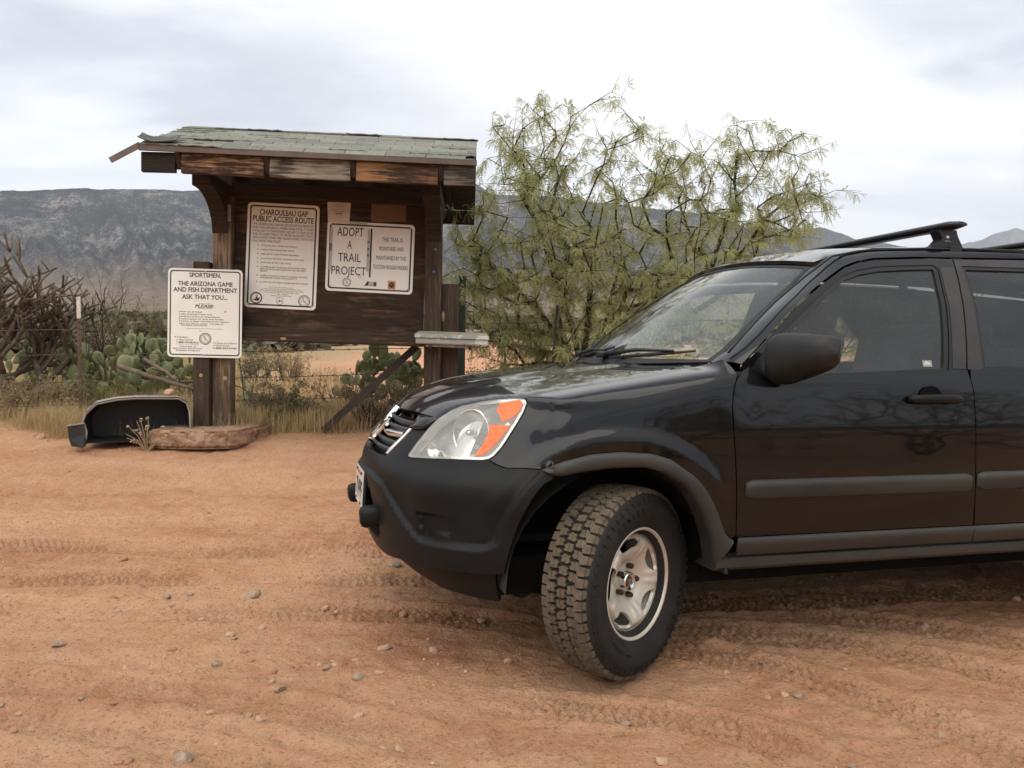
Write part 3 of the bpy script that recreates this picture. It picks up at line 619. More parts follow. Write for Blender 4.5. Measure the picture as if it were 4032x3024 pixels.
S.text('If Vandalism', .125, .275, .764, .784, 5, .008, .2); S.text('is Observed Call:', .125, .345, .794, .814, 5, .008, .2); S.text('1-800-VANDALS', .125, .42, .823, .843, 0, .020); S.rect(.125, .42, .853, .8555, 0)
S.text('Courtesy of', .165, .385, .871, .885, 1, .020); S.text('Sportsman-Landowner', .075, .475, .893, .907, 1, .020); S.text('Respect Program', .118, .438, .917, .931, 1, .020)
S.text('If a Game Law Violation', .62, .935, .822, .842, 5, .008, .2); S.text('is Observed Call:', .62, .84, .850, .870, 5, .008, .2); S.text('1-800-352-0700', .62, .935, .880, .900, 0, .020)
for a, b in ((.50, .03), (.775, .475), (.495, .972)): S.screw(a, b)
S.done(IM)
# paper notice and cardboard
PAPER = M('aged_paper', (.66, .62, .54), (.56, .51, .43), rough=.8, scale=6)
S = Sign('paper_notice', 'small faded paper notice with dark picture stapled above the adopt sign', 'notice', .21, .27, .004, (.088, 2.437), .004, tiltdeg=2)
nn = 6; vv = [(x*(1-.13*(1-j/nn)*1.0), -.004-.012*math.sin(j/nn*3.0), (j/nn-.5)*.27) for j in range(nn+1) for x in (-.105, .105)]
mk('sheet', vv+[(x, y+.0006, z) for x, y, z in vv], [(2*j, 2*j+1, 2*j+3, 2*j+2) for j in range(nn)]+[(14+2*j, 14+2*j+2, 14+2*j+3, 14+2*j+1) for j in range(nn)], PAPER, S.root); S.t = .0185
S.rect(.35, .66, .12, .36, 0)
for i, (a, b) in enumerate(((.22, .80), (.25, .76), (.38, .64), (.20, .80), (.27, .76), (.38, .66), (.33, .67))): S.rect(a, b, .42+i*.055, .432+i*.055+(.018 if i == 5 else 0), 5)
S.done(IM)
CARD = M('brown_cardboard', (.150, .082, .048), (.185, .105, .062), rough=.9, scale=9, bump=.2, bscale=40)
S = Sign('cardboard_sheet', 'blank brown cardboard sheet hung high on the right of the board', 'cardboard', .30, .25, .003, (.513, 2.452), .004, tiltdeg=1.4)
vv = []; 
for j in range(6):
    for i in range(6): x = (i/5-.5)*.30; z = (j/5-.5)*.25; vv.append((x*(1+.01*math.sin(j)), -.004-.014*math.sin(i/5*math.pi)*(1-j/7), z-.006*math.sin(i*1.1)*(j == 0)))
mk('sheet', vv+[(x, y+.003, z) for x, y, z in vv], [(j*6+i, j*6+i+1, j*6+i+7, j*6+i+6) for j in range(5) for i in range(5)]+[(36+j*6+i, 36+j*6+i+6, 36+j*6+i+7, 36+j*6+i+1) for j in range(5) for i in range(5)], CARD, S.root)

# ------------------------------------------------------------------ register box
BOXM = M('flaking_white_paint', (.55, .55, .50), (.30, .31, .28), rough=.6, metal=.2, scale=9, lo=.42, hi=.5, extra=((.16, .165, .15), 16, .60, .03)); DUST = M('dusty_lid', (.36, .29, .20), (.28, .25, .20), rough=.8, scale=12)
rb = thing('register_box', 'shallow white flaking metal register box sticking out beside the right post', 'box', kpos(1.08, .20, 1.33), (0, math.atan(KT), KYAW))
v, f = cbox((.606, .24, .068), .012); o = mk('box_body', v, f, BOXM, rb); o.location = (0, 0, -.014)
vv = [(-.312, -.13, .012), (.312, -.13, .012), (.312, .125, .012), (-.312, .125, .012), (-.305, -.128, .036), (.305, -.128, .036), (.29, .12, .066), (-.29, .12, .066)]
mk('lid', vv, [(0, 3, 2, 1), (4, 5, 6, 7), (0, 1, 5, 4), (1, 2, 6, 5), (2, 3, 7, 6), (3, 0, 4, 7)], DUST, rb)
v, f = cbox((.62, .006, .03), .002); o = mk('lid_lip', v, f, BOXM, rb); o.location = (0, -.133, .020)
v, f = cbox((.40, .02, .02), .003); o = mk('bracket', v, f, BOXM, rb); o.location = (-.02, -.06, -.059)
for x in (-.18, .15): v, f = lathe([(0, .03), (.009, .03), (.009, 0), (0, 0)], 10, 'z'); o = mk('bolt', v, f, IRON, rb); o.location = (x, -.08, -.088)

# ------------------------------------------------------------------ concrete footing, tub, scraps
CONC = M('dirty_concrete', (.34, .20, .125), (.46, .30, .20), rough=.98, scale=7, bump=1.0, bscale=34, extra=((.25, .14, .085), 11, .56, .05), bdist=.03, spec=.15)
def rough_slab(name, plan, z0, z1, mat, seed, under=.06):
    rs = np.random.RandomState(seed); bm = bmesh.new(); n = len(plan)
    b = [bm.verts.new((x, y, z0)) for x, y in plan]; t = [bm.verts.new((x*.985, y*.985, z1)) for x, y in plan]
    bm.faces.new(b[::-1]); bm.faces.new(t)
    for i in range(n): bm.faces.new((b[i], b[(i+1) % n], t[(i+1) % n], t[i]))
    bmesh.ops.bevel(bm, geom=bm.edges[:], offset=.02, segments=2, affect='EDGES')
    bmesh.ops.triangulate(bm, faces=bm.faces[:]); bmesh.ops.subdivide_edges(bm, edges=bm.edges[:], cuts=5, use_grid_fill=True)
    for v in bm.verts:
        p = np.array([v.co.x*9, v.co.y*9+v.co.z*13]); q = fbm(p[0:1]+seed, p[1:2], 3, seed)[0]-.5+.9*(vn(p[0:1]*3.1, p[1:2]*3.3, seed)[0]-.5)
        d = v.co.normalized(); v.co += Vector((d.x, d.y, .3))*q*.040
    me = bpy.data.meshes.new(name); bm.to_mesh(me); bm.free(); me.materials.append(mat); me.polygons.foreach_set('use_smooth', [True]*len(me.polygons))
    o = bpy.data.objects.new(name, me); col.objects.link(o); return o
ft = rough_slab('concrete_footing', [(-.42, -.50), (-.28, -.585), (.05, -.62), (.30, -.56), (.37, -.46), (.44, .22), (.1, .36), (-.34, .3), (-.44, -.1)], -.06, .085, CONC, 3)
ft.location = kpos(-.945, 0, .435); ft.scale = (.94, 1, 1); tag(ft, 'cracked reddish concrete footing slab under the two left kiosk posts', 'slab')
TUB = M('black_plastic', (.010, .010, .011), (.022, .021, .02), rough=.55, scale=7); TUBR = M('dusty_plastic', (.34, .30, .25), (.22, .20, .17), rough=.8, scale=6)
tub = thing('plastic_tub', 'broken black plastic tub lying on its side beside the footing', 'tub', kpos(-1.47, .42, .38), (0, 0, KYAW+R(22)))
tub.scale = (.93, .93, .95)
op = [(-.395, .02), (-.41, .10), (-.415, .20), (-.39, .27), (-.31, .35), (-.15, .385), (.0, .395), (.18, .392), (.345, .388), (.41, .35), (.435, .27), (.44, .15), (.44, .03)]
bk = [(x*.93+.02, z*.92+.02) for x, z in op]; n = len(op); v = [(x, -.02+.02*math.sin(i), z) for i, (x, z) in enumerate(op)]+[(x, .38, z) for x, z in bk]
f = [(i, i+1, n+i+1, n+i) for i in range(n-1)]+[(0, n, 2*n-1, n-1)]+[tuple(range(n, 2*n))]
o = mk('shell', v, f, TUB, tub, False); sm = o.modifiers.new('thick', 'SOLIDIFY'); sm.thickness = .008; sm.offset = -1
v = []; k = n
for i, (x, z) in enumerate(op[3:11]): s = 1.008; v += [(x*s, -.035+.02*math.sin(i+3), z*s+.006), (x*s, .30, z*s*.945+.024)]
mk('dusty_top', v+[(a, b, c+.004) for a, b, c in v], [(2*i, 2*i+1, 2*i+3, 2*i+2) for i in range(7)]+[(16+2*i, 16+2*i+2, 16+2*i+3, 16+2*i+1) for i in range(7)], TUBR, tub, True)
vv, ff = tube([(x, -.025+.02*math.sin(i), z) for i, (x, z) in enumerate(op)], .009, 6); mk('rim', vv, ff, TUBR, tub, True)
fl = [(-.53, .17), (-.40, .19), (-.395, .10), (-.38, .02), (-.41, -.01), (-.50, 0), (-.52, .06)]
m = MB(); m.add([(x, -.05-.03*math.cos(x*30), z) for x, z in fl]+[(x, .02, z) for x, z in fl], [tuple(range(7))]+[(i, (i+1) % 7, 7+(i+1) % 7, 7+i) for i in range(7)]); o = m.build('torn_flap', TUB, tub)
vv, ff = tube([(-.53, -.06, .175), (-.46, -.065, .185), (-.40, -.06, .192)], .007, 6); mk('flap_rim', vv, ff, TUBR, tub)
vv, ff = tube([(-.405, -.04, .19), (-.385, -.05, .12), (-.40, -.06, .0)], .010, 6); mk('flap_edge', vv, ff, TUBR, tub)
BLUE = M('blue_plastic', (.05, .12, .24), (.10, .18, .30), rough=.5, scale=12)
for k, (u, n_, z, s, lab) in enumerate(((-1.00, -.25, .58, .05, 'blue plastic scrap showing between the tub and the short post'), (-.74, -.22, .53, .035, 'blue plastic scrap on the ground just right of the left posts'))):
    o = rough_slab('plastic_scrap', [(-s, -s*.6), (s*.8, -s), (s, s*.7), (-s*.7, s)], -s*.6, s*.9, BLUE, 40+k); o.location = kpos(u, n_, z); tag(o, lab, 'scrap')

# ------------------------------------------------------------------ barbed wire fence
fence = thing('barbed_wire_fence', 'barbed wire fence on steel posts running behind the kiosk', 'fence', (-1.6, 7.2, 0), (0, 0, KYAW))
RUST = M('rusty_steel_post', (.085, .052, .033), (.15, .095, .06), rough=.85, metal=.2, scale=14); WTIP = M('white_post_tip', (.62, .60, .53), (.42, .38, .31), rough=.7, scale=20); GREENP = M('dark_green_post', (.018, .032, .024), (.035, .05, .04), rough=.7, scale=9); WIRE = M('barbed_wire', (.10, .075, .055), rough=.7, metal=.5)
def t_post(u, n, z0, z1, mat, tip=None, w=.036, lean=0):
    m = MB(); zt = z1-(tip or 0); m.box((0, 0, (z0+zt)/2), (w, .006, zt-z0)); m.box((0, w*.5, (z0+zt)/2), (.006, w, zt-z0))
    for i in range(int((zt-z0)/.055)): m.box((0, -.006, z0+.03+i*.055), (w*.4, .008, .018))
    o = m.build('steel_post', mat, fence); o.location = (u, -n, -KT*u*0); o.rotation_euler = (0, lean, 0)
    if tip:
        m = MB(); m.box((0, 0, z1-tip/2), (w+.001, .007, tip)); m.box((0, w*.5, z1-tip/2), (.007, w, tip)); t = m.build('white_tip', WTIP, o)
    return o
gzk = lambda u, n: ground_z(*kpos(u, n, 0)[:2])
t_post(-2.375, -.6, .3, 1.665, RUST, .20, lean=R(-1.0)); t_post(1.148, -.5, .3, 1.91, GREENP, w=.066); t_post(1.93, -.55, .3, 1.66, IRON, w=.022, lean=R(4)); t_post(-6.0, -.6, .3, 1.6, RUST, .2); t_post(4.6, -.6, .5, 2.0, RUST, .2); t_post(7.6, -.6, .5, 2.1, RUST, .2)
for z0, sl_ in ((1.43, .030), (1.205, .033), (.965, .040), (.752, .040)):
    m = MB(); us = [-7, -6, -4.2, -2.37, -1.9, -1.2, -.5, .4, 1.15, 1.93, 3, 4.6, 7.6]; pts = [(u, .605+(.015 if i % 2 else 0), z0+sl_*u+(.006 if i % 2 else 0)) for i, u in enumerate(us)]
    m.tube(pts, .0032, 5)
    for i in range(70):
        u = -6+i*.16+random.uniform(-.02, .02); z = float(np.interp(u, us, [p[2] for p in pts])); y = float(np.interp(u, us, [p[1] for p in pts]))
        m.tube([(u-.012, y, z-.012), (u+.012, y, z+.013)], .0022, 3); m.tube([(u-.01, y-.008, z+.012), (u+.012, y, z-.012)], .0022, 3)
    m.build('wire_strand', WIRE, fence)
lw = [(130, 330), (150, 480), (175, 640), (190, 760), (215, 860), (250, 905), (285, 880), (285, 850), (240, 780), (150, 730), (70, 705)]
LWP = [(-.920, 1.193), (-.908, 1.065), (-.892, .925), (-.883, .822), (-.866, .735), (-.838, .697), (-.810, .718), (-.809, .744), (-.845, .805), (-.918, .848), (-.983, .869)]
m = MB(); m.tube([(u, .55-.02*math.sin(i*2), z) for i, (u, z) in enumerate(LWP)], .005, 5); m.build('loose_wire', WIRE, fence)
# ------------------------------------------------------------------ the parked car: body surface
# ---- body control net (car coordinates: x forward from front axle, y to the left, z up) ----
def _cr(c,t):
    n=c.shape[0]; t=np.clip(t,0,n-1-1e-9); i=np.floor(t).astype(int); f=t-i
    def g(k): return c[np.clip(k,0,n-1)]
    p0,p1,p2,p3=g(i-1),g(i),g(i+1),g(i+2)
    p0=np.where((i-1<0)[...,None],2*p1-p2,p0); p3=np.where((i+2>n-1)[...,None],2*p2-p1,p3)
    f=f[...,None]
    return .5*((2*p1)+(-p0+p2)*f+(2*p0-5*p1+4*p2-p3)*f*f+(-p0+3*p1-3*p2+p3)*f**3)
def build_net():
    zr=[.30,.40,.50,.62,.72,.79,.86,.93]
    fx={.30:[.74,.737,.725,.70,.655,.605,.555,.505,.455,.395,.30],
        .40:[.835,.832,.818,.79,.742,.685,.62,.55,.48,.40,.30],
        .50:[.862,.859,.846,.82,.772,.712,.645,.57,.49,.40,.30],
        .62:[.872,.869,.857,.832,.785,.725,.655,.577,.492,.40,.30],
        .72:[.885,.882,.868,.838,.785,.722,.65,.572,.49,.40,.30],
        .79:[.868,.863,.838,.795,.73,.66,.588,.512,.445,.375,.30],
        .86:[.812,.806,.782,.742,.682,.615,.547,.48,.42,.362,.30],
        .93:[.752,.747,.725,.69,.636,.574,.512,.453,.40,.352,.30]}
    fy={.30:[0,.15,.30,.42,.54,.63,.70,.75,.785,.81,.83],
        .40:[0,.15,.30,.42,.54,.64,.72,.775,.815,.845,.86],
        .62:[0,.15,.30,.42,.54,.64,.72,.78,.83,.865,.88],
        .79:[0,.15,.30,.42,.54,.635,.71,.77,.815,.855,.88],
        .86:[0,.15,.30,.42,.54,.63,.70,.76,.805,.85,.879],
        .93:[0,.15,.30,.42,.535,.625,.695,.75,.797,.842,.874]}
    fy[.50]=fy[.62];fy[.72]=fy[.62]
    sx=[.2,.1,0,-.1,-.2,-.3,-.4,-.5,-.8,-1.1,-1.4,-1.7,-2.0,-2.4,-2.8,-3.2,-3.5,-3.62]
    sp=[.80,.845,.874,.887,.892,.893,.892,.8895]
    cols=[]
    tz=[1.035-.0,.0]
    for k in range(11):
        col=[]
        for r,z in enumerate(zr): col.append((fx[z][k],fy[z][k],z))
        x6,y6,_=col[-1]
        # top rows: lean back to the hood edge
        # rows 8..10
        xt=[.665,.66,.64,.61,.565,.515,.465,.415,.372,.335,.30][k]
        yt=[0,.148,.295,.41,.52,.605,.672,.728,.775,.814,.842][k]
        zt=1.0
        col.append((x6+(xt-x6)*.62,y6+(yt-y6)*.55,.985)); 
        col.append((xt,yt,1.03))
        col.append((xt-.03,yt*.94,1.052) if k<7 else [(.411,.7285,1.0335),(.372,.737,1.0395),(.335,.742,1.046),(.30,.745,1.0535)][k-7])
        cols.append(col)
    for x in sx:
        e=1.0
        tail=max(0,(-x-3.0)/.62)**2*.12
        nar=max(0,(-x-1.6))*.012
        col=[]
        for r,z in enumerate(zr): 
            y=sp[r]-tail-nar
            w=min(1,max(0,(.3-x)/.3)); y=(fy[z][10] if z in fy else .88)*(1-w)+y*w
            col.append((x,y,z))
        if x>=-.35:
            zg=1.037+(.4-x)*.165
            col+= [(x,min(.877,.862+.045*(.3-x)),zg-.085+.012*(.3-x)),(x,.840,zg-.026),(x,.742-.06*max(0,-.1-x),zg)]
        else:
            col+= [(x,.8745-tail-nar,1.065),(x,.858-tail-nar,1.13),(x,.836-tail-nar,1.20)]
        cols.append(col)
    return np.array(cols)   # [col][row][3]
NET=build_net()
def body0(u,v):
    u=np.asarray(u,float);v=np.asarray(v,float)
    # interpolate rows first then columns
    nr=NET.shape[1]; out=None
    i=np.floor(np.clip(u,0,NET.shape[0]-1-1e-9)).astype(int); f=np.clip(u,0,NET.shape[0]-1)-i
    def rowp(k):
        kk=np.clip(k,0,NET.shape[0]-1)
        cs=NET[kk]                      # (...,R,3)
        vi=np.floor(np.clip(v,0,nr-1-1e-9)).astype(int); vf=(np.clip(v,0,nr-1)-vi)[...,None]
        def g(j): 
            j=np.clip(j,0,nr-1); return np.take_along_axis(cs,j[...,None,None].repeat(3,-1),axis=-2)[...,0,:]
        p0,p1,p2,p3=g(vi-1),g(vi),g(vi+1),g(vi+2)
        p0=np.where((vi<1)[...,None],2*p1-p2,p0);p3=np.where((vi+2>nr-1)[...,None],2*p2-p1,p3)
        return .5*((2*p1)+(-p0+p2)*vf+(2*p0-5*p1+4*p2-p3)*vf**2+(-p0+3*p1-3*p2+p3)*vf**3)
    a,b,c,d=rowp(i-1),rowp(i),rowp(i+1),rowp(i+2)
    m=np.array([0,-1.,0])
    a=np.where((i<1)[...,None],rowp(np.ones_like(i))*np.array([1,-1,1]),a)   # mirror across the centre line
    n=NET.shape[0]; d=np.where((i+2>n-1)[...,None],2*c-b,d)
    f=f[...,None]
    # non-uniform-safe tangents are not needed: spacing changes are gentle
    return .5*((2*b)+(-a+c)*f+(2*a-5*b+4*c-d)*f**2+(-a+3*b-3*c+d)*f**3)
CAR_YAW = R(15.6)
suv = thing('parked_suv', 'black compact SUV with grey cladding, roof bar and front wheels turned, parked on the dirt', 'car', (.232, 3.755, 0), (0, 0, math.pi+CAR_YAW))

def car_paint():
    m, t, p = mat_new('black_paint'); co = nd(t, 'ShaderNodeTexCoord')
    n = noise_tex(t, co.outputs['Object'], 3.0, 6, .6); n2 = noise_tex(t, co.outputs['Object'], 60, 3, .6)
    sx = nd(t, 'ShaderNodeSeparateXYZ'); ln(t, co.outputs['Object'], sx.inputs[0])
    low = ramp(t, sx.outputs[2], [(.45, .008), (.80, .002)])                   # road dust thrown up on the lower panels
    f = mth(t, 'MULTIPLY', low, mth(t, 'ADD', mth(t, 'MULTIPLY', n, 1.2), mth(t, 'MULTIPLY', n2, .4)))
    ln(t, mixc(t, f, (.0018, .0019, .0024), (.30, .19, .12)), p.inputs['Base Color'])
    p.inputs['Roughness'].default_value = .30; p.inputs['Coat Weight'].default_value = 1; p.inputs['Coat IOR'].default_value = 1.41; p.inputs['Specular IOR Level'].default_value = .1
    ln(t, mth(t, 'ADD', mth(t, 'MULTIPLY', n, .05), .012), p.inputs['Coat Roughness'])
    return m
PAINT = car_paint()
CLAD = M('black_bumper_plastic', (.0055, .0058, .0062), (.010, .010, .010), rough=.50, scale=5, bump=.25, bscale=420, spec=.2, rvar=.12, bdist=.001)
CLADG = M('faded_grey_cladding', (.024, .0235, .0225), (.042, .039, .035), rough=.56, scale=3.5, stretch=(.6, 1, 3), bump=.2, bscale=300, spec=.4, bdist=.001)
RUBBER = M('black_rubber', (.008, .008, .008), rough=.6); DARKIN = M('dark_void', (.006, .006, .006), rough=.9, spec=.1)
CHROME = M('chrome', (.78, .78, .77), rough=.09, metal=1.0); SILVER = M('silver_wheel', (.62, .58, .505), (.54, .495, .42), rough=.48, metal=.35, scale=7, lo=.3, hi=.8, extra=((.20, .155, .11), 22, .64, .08))
REFL = M('lamp_reflector', (.82, .82, .80), rough=.16, metal=.85); MIRG = M('mirror_glass', (.85, .87, .88), rough=.01, metal=1.0)
AMBER = M('amber_lens', (.88, .115, .020), (.92, .175, .032), rough=.22, scale=40, detail=2)
FABRIC = M('grey_seat_fabric', (.055, .062, .070), (.08, .088, .095), rough=.95, scale=60, spec=.1); DASH = M('dashboard_plastic', (.022, .023, .025), rough=.7); BLUEB = M('bolt_dark', (.06, .05, .045), rough=.4, metal=.8)
def glass_mat(name, tint, ior=1.5, haze=0.0, hazec=(.8, .8, .76), rough=0.0):
    m = bpy.data.materials.new(name); m.use_nodes = True; t = m.node_tree; t.nodes.clear()
    fr = nd(t, 'ShaderNodeFresnel'); fr.inputs[0].default_value = ior; tr = nd(t, 'ShaderNodeBsdfTransparent'); tr.inputs[0].default_value = (*tint, 1); gl = nd(t, 'ShaderNodeBsdfGlossy'); gl.inputs['Roughness'].default_value = rough
    base = tr.outputs[0]
    if haze:
        df = nd(t, 'ShaderNodeBsdfDiffuse'); df.inputs[0].default_value = (*hazec, 1); h = nd(t, 'ShaderNodeMixShader'); ge = nd(t, 'ShaderNodeTexCoord')
        hn = mth(t, 'MULTIPLY', mth(t, 'ADD', noise_tex(t, ge.outputs['Object'], 9, 4, .6), .5), haze); ln(t, hn, h.inputs[0]); ln(t, base, h.inputs[1]); ln(t, df.outputs[0], h.inputs[2]); base = h.outputs[0]
    mx = nd(t, 'ShaderNodeMixShader'); ln(t, mth(t, 'MULTIPLY', fr.outputs[0], 1.25, clamp=True), mx.inputs[0]); ln(t, base, mx.inputs[1]); ln(t, gl.outputs[0], mx.inputs[2]); ln(t, mx.outputs[0], nd(t, 'ShaderNodeOutputMaterial').inputs[0])
    return m
GLASS = glass_mat('window_glass', (.90, .95, .93), haze=.03, hazec=(.6, .64, .60)); GLASSW = glass_mat('windscreen_glass', (.84, .93, .91), haze=.07, hazec=(.58, .66, .63)); GLASSD = glass_mat('tinted_glass', (.76, .82, .80), haze=.03, hazec=(.5, .54, .5))
LENS = glass_mat('headlamp_lens', (.93, .93, .90), 1.5, haze=.20, hazec=(.92, .905, .83), rough=.05)

# ---- displaced body surface
RIB = [(0, 3.95), (1.78, 3.86), (2.66, 3.70), (3.16, 3.26), (3.68, 2.80), (4.14, 2.46), (4.40, 2.24), (4.70, 2.14), (5.44, 2.13), (6.66, 2.15), (7.36, 2.22), (7.66, 2.36), (7.80, 2.70), (8.08, 3.24), (8.48, 3.94), (8.84, 4.56), (9.04, 4.96)]
FOG = [(4.42, 2.86), (5.12, 2.92), (6.02, 2.94), (6.16, 2.80), (6.0, 2.42), (5.84, 2.30), (4.72, 2.26), (4.55, 2.45)]
_ua = np.linspace(0, 28, 561); _pa = body0(_ua, _ua*0+3.0); _arc = np.concatenate([[0], np.cumsum(np.linalg.norm(np.diff(_pa, axis=0), axis=1))])
_va = np.linspace(0, 10, 201); _za = body0(_va*0+5, _va)[:, 2]
def flat(u, v): return np.stack([np.interp(u, _ua, _arc), np.interp(v, _va, _za)], -1)
def sdist(P, poly, closed):
    """distance to a polyline, sign by the side (left of travel positive)"""
    best = np.full(P.shape[:-1], 9.); sg = np.zeros(P.shape[:-1]); Q = list(poly)+([poly[0]] if closed else [])
    for a, b in zip(Q[:-1], Q[1:]):
        d = b-a; L = np.hypot(*d)+1e-9; d = d/L; q = (P-a)@d; qc = np.clip(q, 0, L); off = P-(a+qc[..., None]*d); e = np.linalg.norm(off, axis=-1); c = d[0]*(P-a)[..., 1]-d[1]*(P-a)[..., 0]
        m = e < best-1e-9; best = np.where(m, e, best); sg = np.where(m, np.sign(c), sg)
    return best*sg
RIBF = flat(np.array([p[0] for p in RIB]), np.array([p[1] for p in RIB])); FOGF = flat(np.array([p[0] for p in FOG]), np.array([p[1] for p in FOG]))
def disp(u, v, P):
    d = np.zeros(u.shape); x, z = P[..., 0], P[..., 2]
    m = u < 9.6
    if m.any():
        F = flat(u, v); s = -sdist(F, RIBF, False); d = d+np.where(m & (v < 5.2), .020*ss(-.004, .020, s), 0)
        q = np.abs(sdist(F, FOGF, True)); ins = inside(np.stack([u, v], -1), FOG); d = d-np.where(ins, .016*ss(0, .008, q), 0)
    # arched brow over the wheel
    a = np.degrees(np.arctan2(z-.40, x-.06)); r = np.hypot(x-.06, z-.40); Rb = np.interp(a, [25, 60, 90, 110, 130, 150, 165], [.585, .568, .541, .534, .522, .50, .47])
    d = d+.015*ss(0, .055, Rb-r)*ss(20, 40, a)*(1-ss(128, 155, a))
    return d
def inside(P, poly):
    x, y = P[..., 0], P[..., 1]; c = np.zeros(x.shape, bool); n = len(poly)
    for i in range(n):
        x1, y1 = poly[i]; x2, y2 = poly[(i+1) % n]
        c ^= ((y1 > y) != (y2 > y)) & (x < (x2-x1)*(y-y1)/((y2-y1) if y2 != y1 else 1e-12)+x1)
    return c
CEN = np.array([-1.2, 0, .70])
def _nrm(fn, u, v, e=.02, cen=CEN):
    a = fn(u+e, v)-fn(u-e, v); b = fn(u, v+e)-fn(u, v-e); n = np.cross(a, b); n /= np.linalg.norm(n, axis=-1)[..., None]+1e-12
    P = fn(u, v); s = np.where(((P-cen)*n).sum(-1) < 0, -1.0, 1.0)
    return n*s[..., None]
def surf(u, v, off=0.0):
    u = np.asarray(u, float); v = np.asarray(v, float); P = body0(u, v); n = _nrm(body0, np.clip(u, .02, 27.9), v)
    return P+n*(disp(u, v, P)+off)[..., None]
PRZ = [1.08, 1.2, 1.3, 1.4, 1.5, 1.57, 1.62, 1.655, 1.685, 1.70]; PRY = [.862, .826, .790, .750, .705, .672, .645, .618, .57, .50]
def gsurf(x, z, off=0.0):
    x = np.asarray(x, float); z = np.asarray(z, float); y = np.interp(z, PRZ, PRY)+.006*np.sin(np.clip((z-1.1)/.55, 0, 1)*np.pi); t = np.clip((x+.95)/.6, 0, 1)
    return np.stack([x, y-.035*t*t*(3-2*t)-.05*np.clip((-x-2.6)/.9, 0, 1)**2+off, z], -1)
def densify(o, step):
    r = []
    for a, b in zip(o, o[1:]+o[:1]):
        k = max(1, int(math.ceil(math.hypot(b[0]-a[0], b[1]-a[1])/step)))
        r += [(a[0]+(b[0]-a[0])*i/k, a[1]+(b[1]-a[1])*i/k) for i in range(k)]
    return r
def shrink(o, g, fn):
    u = np.array([p[0] for p in o]); v = np.array([p[1] for p in o]); e = .02
    au = np.linalg.norm(fn(u+e, v)-fn(u-e, v), axis=-1)/(2*e)+1e-6; av = np.linalg.norm(fn(u, v+e)-fn(u, v-e), axis=-1)/(2*e)+1e-6
    area = sum(o[i][0]*o[(i+1) % len(o)][1]-o[(i+1) % len(o)][0]*o[i][1] for i in range(len(o))); s = 1 if area > 0 else -1; r = []; n = len(o)
    for i in range(n):
        a, b, c = o[i-1], o[i], o[(i+1) % n]
        def nn(p, q):
            dx, dy = (q[0]-p[0])*au[i], (q[1]-p[1])*av[i]; L = math.hypot(dx, dy)+1e-9; return (-dy/L*s, dx/L*s)
        n1, n2 = nn(a, b), nn(b, c); mx, my = n1[0]+n2[0], n1[1]+n2[1]; L = math.hypot(mx, my)
        if L < .3: mx, my = n1; k = 1
        else: k = min(2.0, 2/L); mx, my = mx/L, my/L
        r.append((b[0]+mx*g*k/au[i], b[1]+my*g*k/av[i]))
    return r
